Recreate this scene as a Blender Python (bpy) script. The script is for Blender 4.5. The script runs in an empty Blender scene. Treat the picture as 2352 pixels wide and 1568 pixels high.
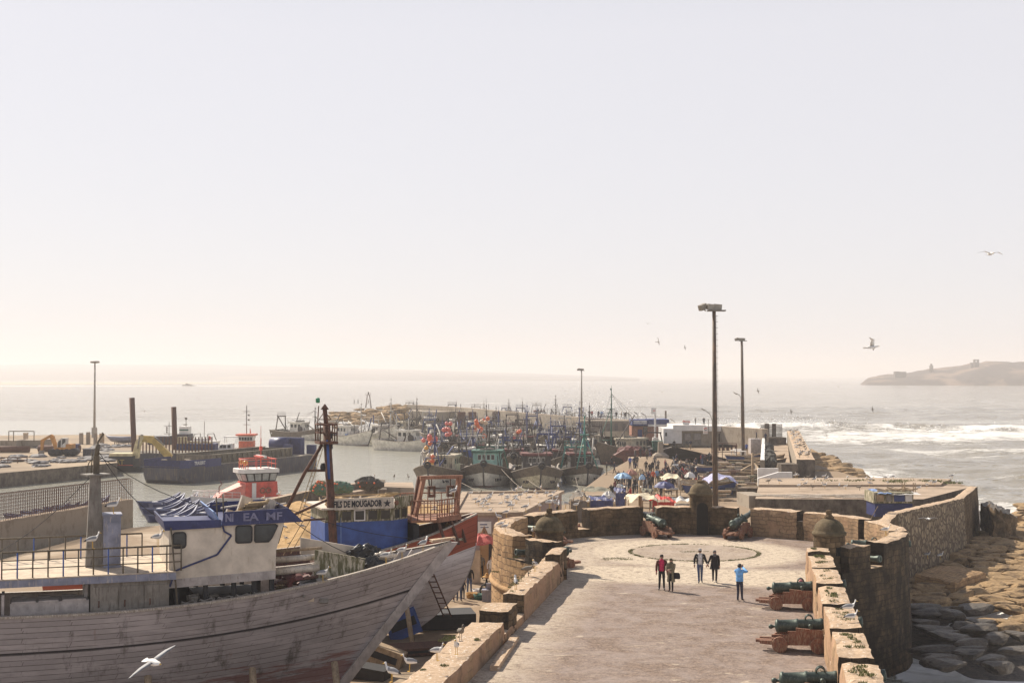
SKY_S = .06; EXPO = 0.5; DUST = 1.0; OZ = 2.0; AIR = 1.0; VEIL = .8; VEILC = (.645, .628, .652)
HAZE = 3.1e-4; HAZE_AN = 0.15; HAZE_C = (.885, .862, .866)
import bpy, math, random
from math import sin, cos, pi, radians, sqrt, atan2, hypot, exp
from mathutils import Vector as V, Matrix, noise
random.seed(7)
SC = bpy.context.scene
COL = SC.collection
# ------------------------------------------------------------------ camera model
F = 3050.0; CX, CY = 1176.0, 784.0; HOR = 861.0
CAMZ = 13.6; PITCH = math.atan((HOR - CY) / F)
CAM = V((0, 0, CAMZ))
def ray(px, py):
    x = (px - CX) / F; u = -(py - CY) / F
    return V((x, cos(PITCH) - u * sin(PITCH), sin(PITCH) + u * cos(PITCH)))
def G(px, py, z=0.0):
    "point of the horizontal plane z seen at a photo point"
    r = ray(px, py); t = (z - CAMZ) / r.z
    return CAM + r * t
def D(px, py, d):
    "point at world depth d seen at a photo point"
    r = ray(px, py); return CAM + r * (d / r.y)
def T1(x, y): return (x * .25, 775.2 + y * .25)
def T2(x, y): return (588 + x * .25, 775.2 + y * .25)
def T3(x, y): return (1176 + x * .25, 775.2 + y * .25)
def T4(x, y): return (1764 + x * .25, 775.2 + y * .25)
def PL(M, px, py, axis, c):
    "local point of frame M on the local plane axis=c seen at a photo point"
    Mi = M.inverted(); o = Mi @ CAM; r = Mi.to_3x3() @ ray(px, py)
    t = (c - o[axis]) / r[axis]
    return o + r * t
# ------------------------------------------------------------------ mesh builder
class MB:
    def __init__(s):
        s.v = []; s.f = []; s.m = []; s.s = []; s.uv = []; s.M = None
    def add(s, p):
        p = V(p)
        if s.M is not None: p = s.M @ p
        s.v.append(tuple(p)); return len(s.v) - 1
    def face(s, ids, m=0, sm=False, uv=None):
        s.f.append(tuple(ids)); s.m.append(m); s.s.append(sm); s.uv.append(uv)
    def poly(s, pts, m=0, sm=False):
        s.face([s.add(p) for p in pts], m, sm)
    def box(s, c, d, rz=0, m=0, tilt=None):
        c = V(c); R = Matrix.Rotation(rz, 3, 'Z')
        if tilt is not None: R = R @ Matrix.Rotation(tilt[1], 3, tilt[0])
        i = []
        for z in (-.5, .5):
            for y in (-.5, .5):
                for x in (-.5, .5):
                    i.append(s.add(c + R @ V((x * d[0], y * d[1], z * d[2]))))
        for q in ((0, 2, 3, 1), (4, 5, 7, 6), (0, 1, 5, 4), (2, 6, 7, 3), (0, 4, 6, 2), (1, 3, 7, 5)):
            s.face([i[k] for k in q], m)
    def bx(s, x0, x1, y0, y1, z0, z1, m=0):
        s.box(((x0 + x1) / 2, (y0 + y1) / 2, (z0 + z1) / 2), (abs(x1 - x0), abs(y1 - y0), abs(z1 - z0)), 0, m)
    def prism(s, poly, z0, z1, m=0, mt=None):
        "vertical prism over a counter-clockwise polygon"
        n = len(poly); mt = m if mt is None else mt
        b = [s.add((p[0], p[1], z0 if not callable(z0) else z0(p))) for p in poly]
        t = [s.add((p[0], p[1], z1 if not callable(z1) else z1(p))) for p in poly]
        a = 0
        for k in range(n):
            j = (k + 1) % n; l = hypot(poly[j][0] - poly[k][0], poly[j][1] - poly[k][1])
            zz = z1 if not callable(z1) else z1(poly[k]); zb = z0 if not callable(z0) else z0(poly[k])
            s.face((b[k], b[j], t[j], t[k]), m, False, ((a, zb), (a + l, zb), (a + l, zz), (a, zz))); a += l
        s.face(t, mt, False, [(p[0], p[1]) for p in poly]); s.face(b[::-1], m)
    def slab(s, pts, off, m=0):
        "extrude a planar outline (3d points) by vector off"
        off = V(off); a = [s.add(p) for p in pts]; b = [s.add(V(p) + off) for p in pts]; n = len(pts)
        s.face(a, m); s.face(b[::-1], m)
        for k in range(n):
            j = (k + 1) % n; s.face((a[j], a[k], b[k], b[j]), m)
    def loft(s, rings, m=0, sm=True, close=True, caps=True, uv=False, mf=None):
        idx = [[s.add(p) for p in r] for r in rings]; n = len(rings[0])
        ul = 0
        for a in range(len(rings) - 1):
            un = ul + (V(rings[a + 1][0]) - V(rings[a][0])).length
            vl = 0
            for k in range(n if close else n - 1):
                j = (k + 1) % n
                vn = vl + (V(rings[a][j]) - V(rings[a][k])).length
                q = ((ul, vl), (ul, vn), (un, vn), (un, vl)) if uv else None
                s.face((idx[a][k], idx[a][j], idx[a + 1][j], idx[a + 1][k]), mf(a, k) if mf else m, sm, q); vl = vn
            ul = un
        if caps and close:
            s.face(idx[0][::-1], m); s.face(idx[-1], m)
        return idx
    def tube(s, pts, r, n=6, m=0, caps=True):
        pts = [V(p) for p in pts]; rs = r if isinstance(r, (list, tuple)) else [r] * len(pts)
        rings = []; up = None
        for k, p in enumerate(pts):
            t = (pts[min(k + 1, len(pts) - 1)] - pts[max(k - 1, 0)])
            if t.length < 1e-9: t = V((0, 0, 1))
            t.normalize()
            if up is None:
                up = V((0, 0, 1)) if abs(t.z) < .9 else V((1, 0, 0))
            a = t.cross(up)
            if a.length < 1e-6: a = t.orthogonal()
            a.normalize(); b = a.cross(t); up = b
            rings.append([p + (a * cos(2 * pi * i / n) + b * sin(2 * pi * i / n)) * rs[k] for i in range(n)])
        s.loft(rings, m, n > 4, True, caps)
    def bar(s, p, q, r=.03, n=5, m=0, r2=None):
        s.tube([p, q], [r, r if r2 is None else r2], n, m)
    def beam(s, p, q, w, h, m=0):
        "rectangular bar from p to q, w wide, h high"
        p = V(p); q = V(q); t = (q - p).normalized(); a = t.cross(V((0, 0, 1)))
        if a.length < 1e-4: a = V((1, 0, 0))
        a.normalize(); b = a.cross(t)
        R = lambda c: [c + a * w / 2 + b * h / 2, c - a * w / 2 + b * h / 2, c - a * w / 2 - b * h / 2, c + a * w / 2 - b * h / 2]
        s.loft([R(p), R(q)], m, False)
    def lathe(s, prof, n=16, M=None, m=0, sm=True, mf=None, a0=0):
        M = M or Matrix(); rings = [[M @ V((r * cos(2 * pi * i / n + a0), r * sin(2 * pi * i / n + a0), z)) for i in range(n)] for r, z in prof]
        s.loft(rings, m, sm, True, True, True, mf)
    def sphere(s, c, r, nu=10, nv=6, m=0, sc=(1, 1, 1)):
        c = V(c); rings = []
        for a in range(nv + 1):
            t = -pi / 2 + pi * a / nv; rr = max(cos(t), .02) * r
            rings.append([c + V((rr * cos(2 * pi * i / nu) * sc[0], rr * sin(2 * pi * i / nu) * sc[1], r * sin(t) * sc[2])) for i in range(nu)])
        s.loft(rings, m, True)
    def grid(s, P, nu, nv, m=0, sm=True, uvf=None):
        idx = [[s.add(P(a / nu, b / nv)) for b in range(nv + 1)] for a in range(nu + 1)]
        for a in range(nu):
            for b in range(nv):
                q = None
                if uvf: q = [uvf(a / nu, b / nv), uvf((a + 1) / nu, b / nv), uvf((a + 1) / nu, (b + 1) / nv), uvf(a / nu, (b + 1) / nv)]
                s.face((idx[a][b], idx[a + 1][b], idx[a + 1][b + 1], idx[a][b + 1]), m, sm, q)
    def shell(s, P, nu, nv, nw, amp=.03, m=(0, 0, 0, 0), L=1, W=1, H=1, z0=0, fr=1.3):
        """closed box P(u,v,w): u along, v across (0 inner, 1 outer), w up; noisy; m=(inner, outer, top, ends)"""
        def Q(u, v, w):
            p = V(P(u, v, w)); q = p * fr
            d = noise.noise_vector(q) * amp + noise.noise_vector(q * 3.7) * amp * .5
            e = (abs(u - .5) > .499) + (abs(v - .5) > .499) + (w > .999)
            if w < .001: d *= 0
            r = p + d
            if e >= 2:
                c = V(P(min(max(u, .04), .96), .5, w)); c.z = p.z
                t = (c - p); r += t.normalized() * amp * 1.2 * (.5 + .5 * noise.noise(q * 2)) if t.length > 0 else V()
                if w > .999: r.z -= amp * .9 * (.6 + noise.noise(q * 2.3))
            return r
        U = lambda u, w: (u * L, z0 + w * H)
        s.grid(lambda a, b: Q(a, 0, b), nu, nw, m[0], False, U)
        s.grid(lambda a, b: Q(1 - a, 1, b), nu, nw, m[1], False, U)
        s.grid(lambda a, b: Q(a, b, 1), nu, nv, m[2], False, lambda u, v: (u * L, v * W))
        s.grid(lambda a, b: Q(0, 1 - a, b), nv, nw, m[3], False, lambda u, w: (u * W, z0 + w * H))
        s.grid(lambda a, b: Q(1, a, b), nv, nw, m[3], False, lambda u, w: (u * W, z0 + w * H))
    def mesh(s, name, mats):
        me = bpy.data.meshes.new(name); me.from_pydata(s.v, [], s.f)
        for m in mats: me.materials.append(m)
        me.polygons.foreach_set('material_index', s.m); me.polygons.foreach_set('use_smooth', s.s)
        if any(u is not None for u in s.uv):
            l = me.uv_layers.new(name='UVMap'); out = []
            for f, u in zip(s.f, s.uv):
                if u is None: u = [(0, 0)] * len(f)
                for a in u: out += [a[0], a[1]]
            l.data.foreach_set('uv', out)
        me.update(); return me
    def build(s, name, mats, parent=None, loc=None, rz=None):
        if not isinstance(mats, (list, tuple)): mats = [mats]
        return link(name, s.mesh(name, mats), parent, loc, rz)
def link(name, data, parent=None, loc=None, rz=None):
    o = bpy.data.objects.new(name, data); COL.objects.link(o)
    if parent is not None: o.parent = parent
    if loc is not None: o.location = loc
    if rz is not None: o.rotation_euler = (0, 0, rz)
    return o
def tag(o, label, cat, group=None):
    o['label'] = label; o['category'] = cat
    if group: o['group'] = group
    return o
def thing(name, label, cat, loc=(0, 0, 0), rz=0, group=None):
    return tag(link(name, None, None, loc, rz), label, cat, group)
def struct(o, kind='structure'):
    o['kind'] = kind; return o
def copy_tree(o, loc=None, rz=None, label=None, group=None, sc=None):
    c = o.copy(); COL.objects.link(c)
    def rec(a, b):
        for ch in a.children:
            k = ch.copy(); COL.objects.link(k); k.parent = b; rec(ch, k)
    rec(o, c)
    if loc is not None: c.location = loc
    if rz is not None: c.rotation_euler = (0, 0, rz)
    if label: c['label'] = label
    if group: c['group'] = group
    if sc: c.scale = (sc, sc, sc)
    return c
def frame(loc, rz): return Matrix.Translation(V(loc)) @ Matrix.Rotation(rz, 4, 'Z')
def text(body, size, mat, parent, M, name='lettering', depth=.01, sx=1.0, bold=0.0):
    cu = bpy.data.curves.new(name, 'FONT'); cu.body = body; cu.size = size; cu.align_x = 'CENTER'; cu.align_y = 'CENTER'
    cu.extrude = depth; cu.offset = bold; cu.resolution_u = 2
    t = bpy.data.objects.new(name, cu); COL.objects.link(t)
    dg = bpy.context.evaluated_depsgraph_get(); me = bpy.data.meshes.new_from_object(t.evaluated_get(dg))
    bpy.data.objects.remove(t); me.name = name; me.materials.clear(); me.materials.append(mat)
    o = link(name, me, parent); o.matrix_local = M @ Matrix.Diagonal((sx, 1, 1, 1)); return o
def FACE(p, n_rz, tilt=0.0):
    "matrix for lettering standing on a wall whose outward normal is -Y turned by n_rz"
    return Matrix.Translation(V(p)) @ Matrix.Rotation(n_rz, 4, 'Z') @ Matrix.Rotation(pi / 2 + tilt, 4, 'X')
# ------------------------------------------------------------------ materials
MATS = {}
class NT:
    def __init__(s, name):
        s.mat = bpy.data.materials.new(name); s.mat.use_nodes = True
        s.t = s.mat.node_tree; s.n = s.t.nodes; s.b = s.n['Principled BSDF']
    def node(s, typ, **kw):
        x = s.n.new(typ)
        for k, v in kw.items():
            if k in x.inputs: s.set(x.inputs[k], v)
            else: setattr(x, k, v)
        return x
    def set(s, inp, v):
        if isinstance(v, bpy.types.NodeSocket): s.t.links.new(v, inp)
        else: inp.default_value = v
    def coord(s, kind='Object'):
        return s.node('ShaderNodeTexCoord').outputs[kind] if kind != 'Pos' else s.node('ShaderNodeNewGeometry').outputs['Position']
    def mapp(s, vec, sc=(1, 1, 1), loc=(0, 0, 0), rot=(0, 0, 0)):
        x = s.node('ShaderNodeMapping'); s.set(x.inputs['Vector'], vec); x.inputs['Scale'].default_value = sc
        x.inputs['Location'].default_value = loc; x.inputs['Rotation'].default_value = rot; return x.outputs[0]
    def noise(s, vec, scale, det=4, rough=.55, dist=0):
        x = s.node('ShaderNodeTexNoise'); s.set(x.inputs['Vector'], vec); x.inputs['Scale'].default_value = scale
        x.inputs['Detail'].default_value = det; x.inputs['Roughness'].default_value = rough; x.inputs['Distortion'].default_value = dist
        return x.outputs['Fac']
    def ramp(s, fac, stops):
        x = s.node('ShaderNodeValToRGB'); s.set(x.inputs['Fac'], fac); e = x.color_ramp.elements
        while len(e) < len(stops): e.new(.5)
        for k, (p, c) in enumerate(stops):
            e[k].position = p; e[k].color = (c, c, c, 1) if isinstance(c, (int, float)) else (*c, 1)
        return x.outputs['Color']
    def mix(s, f, a, b, mode='MIX'):
        x = s.node('ShaderNodeMix', data_type='RGBA', blend_type=mode)
        C = lambda c: c if isinstance(c, bpy.types.NodeSocket) else (*c, 1) if len(c) == 3 else c
        s.set(x.inputs[0], f); s.set(x.inputs[6], C(a)); s.set(x.inputs[7], C(b)); return x.outputs[2]
    def math(s, op, a, b=0.0):
        x = s.node('ShaderNodeMath', operation=op); s.set(x.inputs[0], a); s.set(x.inputs[1], b); return x.outputs[0]
    def bump(s, h, st=.4, dist=.05, nrm=None):
        x = s.node('ShaderNodeBump'); s.set(x.inputs['Height'], h); x.inputs['Strength'].default_value = st; x.inputs['Distance'].default_value = dist
        if nrm is not None: s.set(x.inputs['Normal'], nrm)
        return x.outputs[0]
    def out(s, col=None, rough=None, nrm=None, metal=None, spec=None):
        for k, v in (('Base Color', col), ('Roughness', rough), ('Normal', nrm), ('Metallic', metal), ('Specular IOR Level', spec)):
            if v is None: continue
            if k == 'Base Color' and not isinstance(v, bpy.types.NodeSocket): v = (*v, 1)
            s.set(s.b.inputs[k], v)
        return s.mat
def paint(name, c, rough=.6, wear=None, amt=.45, sc=2.5, metal=0.0, bump=.15, var=.25):
    "paint / cloth / metal with uneven tone and worn or stained patches"
    if name in MATS: return MATS[name]
    n = NT(name); co = n.coord('Object')
    a = n.noise(co, sc, 5, .6); b = n.noise(n.mapp(co, (3, 3, .6)), sc * 1.7, 5, .65)
    dk = tuple(x * (1 - var) for x in c); lt = tuple(min(1, x * (1 + var * .8)) for x in c)
    col = n.mix(n.ramp(a, ((.35, 0), (.65, 1))), dk, lt)
    if wear is not None:
        col = n.mix(n.ramp(b, ((1 - amt - .08, 0), (1 - amt + .06, 1))), col, wear)
    MATS[name] = n.out(col, rough, n.bump(b, bump, .02), metal)
    return MATS[name]
def stone(name, c1, c2, dark, bw=.75, bh=.34, mortar=(.3, .24, .18), uv=True, stain=.5, mort=.02, plaster=None, pl=.5, bmp=.7):
    "masonry on wall UVs (metres) with weather stains and optional plaster patches"
    n = NT(name); co = n.coord('UV' if uv else 'Object'); po = n.coord('Pos')
    wob = n.node('ShaderNodeVectorMath', operation='ADD'); nv = n.node('ShaderNodeTexNoise'); n.set(nv.inputs['Vector'], po)
    nv.inputs['Scale'].default_value = 1.6; sc = n.node('ShaderNodeVectorMath', operation='SCALE'); n.set(sc.inputs[0], nv.outputs['Color']); sc.inputs['Scale'].default_value = .3
    n.set(wob.inputs[0], co); n.set(wob.inputs[1], sc.outputs[0])
    br = n.node('ShaderNodeTexBrick'); n.set(br.inputs['Vector'], wob.outputs[0]); br.inputs['Scale'].default_value = 1
    br.inputs['Brick Width'].default_value = bw; br.inputs['Row Height'].default_value = bh; br.inputs['Mortar Size'].default_value = mort
    br.inputs['Mortar Smooth'].default_value = .4; br.inputs['Bias'].default_value = .0
    br.inputs['Color1'].default_value = (*c1, 1); br.inputs['Color2'].default_value = (*c2, 1); br.inputs['Mortar'].default_value = (*mortar, 1)
    a = n.noise(po, .9, 6, .65); f = n.noise(po, 5, 6, .7); st = n.noise(n.mapp(po, (1.2, 1.2, .8)), .9, 7, .74)
    col = n.mix(n.ramp(f, ((.3, 0), (.75, 1))), br.outputs['Color'], n.mix(.5, c2, c1), 'MIX')
    col = n.mix(n.math('MULTIPLY', n.ramp(f, ((.35, 0), (.7, 1))), .5), br.outputs['Color'], n.mix(.5, c1, c2))
    h = n.math('ADD', n.math('MULTIPLY', br.outputs['Fac'], -.6), f)
    if plaster:
        pm = n.ramp(a, ((pl - .04, 0), (pl + .04, 1))); col = n.mix(pm, col, n.mix(n.ramp(f, ((.3, 0), (.7, 1))), plaster, tuple(x * .75 for x in plaster)))
        h = n.mix(pm, h, n.math('MULTIPLY', f, .5))
    col = n.mix(n.ramp(st, ((stain - .1, 0), (stain + .12, .85))), col, dark)
    return n.out(col, .95, n.bump(h, bmp, .05), spec=.15)
def rubblework(name, c1, c2, gap, dark):
    n = NT(name); uv = n.coord('UV'); po = n.coord('Pos'); V_ = lambda f: n.node('ShaderNodeTexVoronoi', feature=f)
    a, b = V_('DISTANCE_TO_EDGE'), V_('F1'); m = n.mapp(uv, (1.9, 2.3, 1))
    for q in (a, b): n.set(q.inputs['Vector'], m); q.inputs['Scale'].default_value = 1; q.inputs['Randomness'].default_value = .9
    f = n.noise(po, 4, 6, .7); k = n.ramp(a.outputs['Distance'], ((.06, 0), (.16, 1))); col = n.mix(b.outputs['Color'], c1, c2); col = n.mix(n.math('MULTIPLY', n.ramp(f, ((.45, 0), (.7, 1))), .5), col, dark)
    return n.out(n.mix(k, gap, col), .95, n.bump(n.math('ADD', k, n.math('MULTIPLY', f, .4)), .8, .06), spec=.15)
def ground(name, c1, c2, c3=None, s1=.5, s2=8, thr=.55, bmp=.3, rough=.95, soft=.05, dist=.03, streak=None):
    "ground sheet in world metres: c1/c2 fine mottling, c3 larger patches"
    n = NT(name); po = n.coord('Pos')
    f = n.noise(po, s2, 5, .7); g = n.noise(po, s1, 6, .6, .3)
    if streak: g = n.noise(n.mapp(po, streak), s1, 6, .65, .4)
    col = n.mix(n.ramp(f, ((.33, 0), (.67, 1))), c1, c2)
    if c3: col = n.mix(n.math('MULTIPLY', n.ramp(g, ((thr - soft, 0), (thr + soft, 1))), .9), col, c3)
    return n.out(col, rough, n.bump(f, bmp, dist), spec=.2)
# ------------------------------------------------------------------ camera, world, sun
cam = bpy.data.cameras.new('camera'); cam.sensor_width = 36; cam.lens = F / 2352 * 36; cam.clip_end = 40000; cam.clip_start = .5
co_ = bpy.data.objects.new('camera', cam); COL.objects.link(co_); co_.location = CAM; co_.rotation_euler = (pi / 2 + PITCH, 0, 0); SC.camera = co_
SUN_AZ, SUN_EL = radians(-43), radians(42)
S = V((sin(SUN_AZ) * cos(SUN_EL), cos(SUN_AZ) * cos(SUN_EL), sin(SUN_EL)))
sl = bpy.data.lights.new('sun', 'SUN'); sl.energy = 5.0; sl.angle = radians(.5); sl.color = (1, .9, .76)
so = bpy.data.objects.new('sun', sl); COL.objects.link(so); so.rotation_euler = S.to_track_quat('Z', 'Y').to_euler(); so.location = (0, 0, 60)
W = bpy.data.worlds.new('World'); SC.world = W; W.use_nodes = True
wn = W.node_tree.nodes; sky = wn.new('ShaderNodeTexSky'); sky.sky_type = 'NISHITA'; sky.sun_disc = False
sky.sun_elevation = SUN_EL; sky.sun_rotation = SUN_AZ; sky.air_density = AIR; sky.dust_density = DUST; sky.ozone_density = OZ; sky.altitude = 0
vx = wn.new('ShaderNodeMix'); vx.data_type = 'RGBA'; vx.inputs[0].default_value = VEIL; vx.inputs[7].default_value = (*[c / SKY_S for c in VEILC], 1)
tc = wn.new('ShaderNodeTexCoord'); sz = wn.new('ShaderNodeSeparateXYZ'); vr = wn.new('ShaderNodeMapRange'); W.node_tree.links.new(tc.outputs['Generated'], sz.inputs[0]); W.node_tree.links.new(sz.outputs[2], vr.inputs[0])
for i_, v_ in enumerate((.25, .75, VEIL, .12)): vr.inputs[i_ + 1].default_value = v_
W.node_tree.links.new(vr.outputs[0], vx.inputs[0]); W.node_tree.links.new(sky.outputs[0], vx.inputs[6]); W.node_tree.links.new(vx.outputs[2], wn['Background'].inputs[0]); wn['Background'].inputs[1].default_value = SKY_S
SC.view_settings.view_transform = 'Standard'; SC.view_settings.look = 'None'; SC.view_settings.exposure = EXPO; SC.view_settings.gamma = 1
cy = SC.cycles; cy.use_denoising = True; cy.max_bounces = 6; cy.diffuse_bounces = 2; cy.glossy_bounces = 2; cy.volume_bounces = 1
cy.transparent_max_bounces = 6; cy.sample_clamp_indirect = 3; cy.sample_clamp_direct = 0; cy.caustics_reflective = False; cy.caustics_refractive = False
# ------------------------------------------------------------------ materials
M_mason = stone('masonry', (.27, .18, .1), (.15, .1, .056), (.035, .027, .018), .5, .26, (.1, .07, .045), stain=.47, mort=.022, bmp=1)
M_masond = stone('shaded_sea_masonry', (.15, .105, .062), (.085, .06, .04), (.02, .017, .014), .6, .3, (.04, .031, .023), stain=.44, mort=.02, bmp=1)  # algae-dark sea-side stone, darkened further to put the wall's shade into colour
M_masonL = stone('lit_masonry', (.46, .3, .16), (.33, .21, .115), (.12, .085, .055), .7, .34, (.17, .115, .07), stain=.6, mort=.028, bmp=1)  # lighter copy of the masonry, sunlight on the left walls put into colour
M_plast = stone('ochre_plaster', (.44, .3, .18), (.36, .23, .13), (.1, .08, .055), .6, .3, (.28, .19, .12), stain=.6, plaster=(.45, .285, .18), pl=.47)
M_back = stone('brown_rubble', (.4, .27, .16), (.3, .2, .12), (.1, .075, .05), .5, .24, (.2, .14, .09), stain=.6, mort=.03, plaster=(.42, .27, .165), pl=.56, bmp=1)
M_rubble = rubblework('rubble_wall', (.38, .3, .2), (.22, .17, .115), (.12, .09, .065), (.13, .1, .065))
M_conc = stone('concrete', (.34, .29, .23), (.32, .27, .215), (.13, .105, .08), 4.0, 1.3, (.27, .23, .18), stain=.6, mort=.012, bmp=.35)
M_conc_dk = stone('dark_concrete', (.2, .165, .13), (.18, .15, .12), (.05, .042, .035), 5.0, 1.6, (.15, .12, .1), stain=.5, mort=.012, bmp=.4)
def _cap():
    n = NT('wall_cap'); po = n.coord('Pos'); f = n.noise(po, 6, 6, .7); g = n.noise(po, 2.2, 5, .65); w = n.noise(n.mapp(po, (1, 1, 1), (5, 3, 0)), 9, 3, .5)
    col = n.mix(n.ramp(f, ((.3, 0), (.7, 1))), (.36, .25, .165), (.58, .44, .31)); col = n.mix(n.ramp(g, ((.6, 0), (.68, .8))), col, (.16, .11, .07))
    col = n.mix(n.ramp(w, ((.62, 0), (.66, .85))), col, (.75, .7, .62)); return n.out(col, .95, n.bump(f, .8, .05), spec=.15)
M_cap = _cap()
def _pave():
    n = NT('fort_paving'); po = n.coord('Pos'); f = n.noise(po, 9, 6, .75); g = n.noise(po, .7, 6, .65, .4); mid = n.noise(n.mapp(po, (1, 1.6, 1)), 2.6, 6, .7)
    gv = n.mix(n.ramp(n.math('ADD', n.math('MULTIPLY', f, .6), n.math('MULTIPLY', n.noise(po, 3.2, 5, .7), .4)), ((.4, 0), (.6, 1))), (.12, .088, .073), (.325, .243, .188))
    gv = n.mix(n.math('MULTIPLY', n.ramp(g, ((.4, 0), (.62, 1))), .55), gv, (.36, .3, .27))
    sx = n.node('ShaderNodeSeparateXYZ'); n.set(sx.inputs[0], po); X, Y = sx.outputs[0], sx.outputs[1]
    dx = n.math('SUBTRACT', X, 10.8); dy = n.math('SUBTRACT', Y, 79.0)
    r = n.math('SQRT', n.math('ADD', n.math('MULTIPLY', dx, dx), n.math('MULTIPLY', dy, dy)))
    ring = n.ramp(n.math('DIVIDE', n.math('ABSOLUTE', n.math('SUBTRACT', r, 5.0)), 4.0), ((.2, 1), (.55, 0))); ring = n.math('MAXIMUM', ring, n.math('MULTIPLY', n.math('LESS_THAN', r, 3.65), .4))
    al = n.math('ADD', n.math('MULTIPLY', Y, .9837), n.math('MULTIPLY', X, .18))
    band = n.ramp(n.math('DIVIDE', n.math('ABSOLUTE', n.math('SUBTRACT', al, 70.4)), 8.0), ((.28, 1), (.46, 0)))
    lx = n.math('SUBTRACT', X, n.math('MULTIPLY', Y, .18)); strip = n.ramp(n.math('DIVIDE', n.math('ADD', lx, 9.8), 4.0), ((.2, .7), (.75, 0)))
    mk = n.math('MAXIMUM', n.math('MAXIMUM', ring, band), strip)
    mk = n.math('MULTIPLY', mk, n.ramp(mid, ((.36, 0), (.5, 1))))
    sp = n.ramp(n.noise(n.mapp(po, (.5, 1.4, 1), (3, 1, 0)), 1.1, 6, .7, .5), ((.6, 0), (.66, .75)))
    mk = n.math('MAXIMUM', mk, sp)
    vo = n.node('ShaderNodeTexVoronoi', feature='DISTANCE_TO_EDGE'); n.set(vo.inputs['Vector'], n.mapp(po, (.8, .55, 1), (0, 0, 0), (0, 0, .5))); ck = n.ramp(vo.outputs['Distance'], ((.008, 1), (.03, 0))); mk = n.math('MULTIPLY', mk, n.math('SUBTRACT', 1.0, n.math('MULTIPLY', ck, .55)))
    col = n.mix(mk, gv, n.mix(n.ramp(f, ((.3, 0), (.6, 1))), (.42, .335, .25), (.62, .53, .41)))
    h = n.math('MULTIPLY', f, n.math('SUBTRACT', 1.0, n.math('MULTIPLY', mk, .7)))
    return n.out(col, .95, n.bump(h, .9, .05), spec=.15)
M_pave = _pave()
M_quay = ground('quay_ground', (.23, .168, .112), (.31, .228, .152), (.43, .345, .255), .12, 2.5, .6, .3, .9)
M_sand = ground('sand', (.36, .225, .1), (.5, .335, .165), (.3, .19, .09), .5, 1.6, .58, 1.0, .98, .06, .25)
M_mud = ground('yard_ground', (.3, .23, .16), (.42, .33, .23), (.22, .17, .125), .07, .9, .52, .5, .95, .1, .1)
M_roof = ground('roof_screed', (.34, .26, .19), (.46, .36, .27), (.25, .19, .14), .35, 5, .54, .4, .95, .05, .04, (.5, 2, 1))
M_moss = ground('moss', (.1, .1, .03), (.17, .17, .05), (.22, .2, .07), 3, 12, .6, .8)
M_grass = paint('grass_blade', (.13, .145, .04), .8, (.2, .17, .07), .4, 6)
def _rock(name, a, b, dk, wet=.95):
    n = NT(name); po = n.coord('Pos'); f = n.noise(po, 3.5, 7, .72); g = n.noise(n.mapp(po, (1, 1, 3)), 1.0, 6, .65)
    col = n.mix(n.ramp(f, ((.3, 0), (.7, 1))), a, b); col = n.mix(n.ramp(g, ((.5, 0), (.62, .8))), col, dk)
    return n.out(col, wet, n.bump(f, 1.0, .18), spec=.3)
M_rock = _rock('shore_rock', (.24, .155, .082), (.5, .345, .185), (.11, .075, .045)); M_rockd = _rock('wet_rock', (.06, .05, .04), (.15, .12, .09), (.03, .028, .024), .45)
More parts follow.
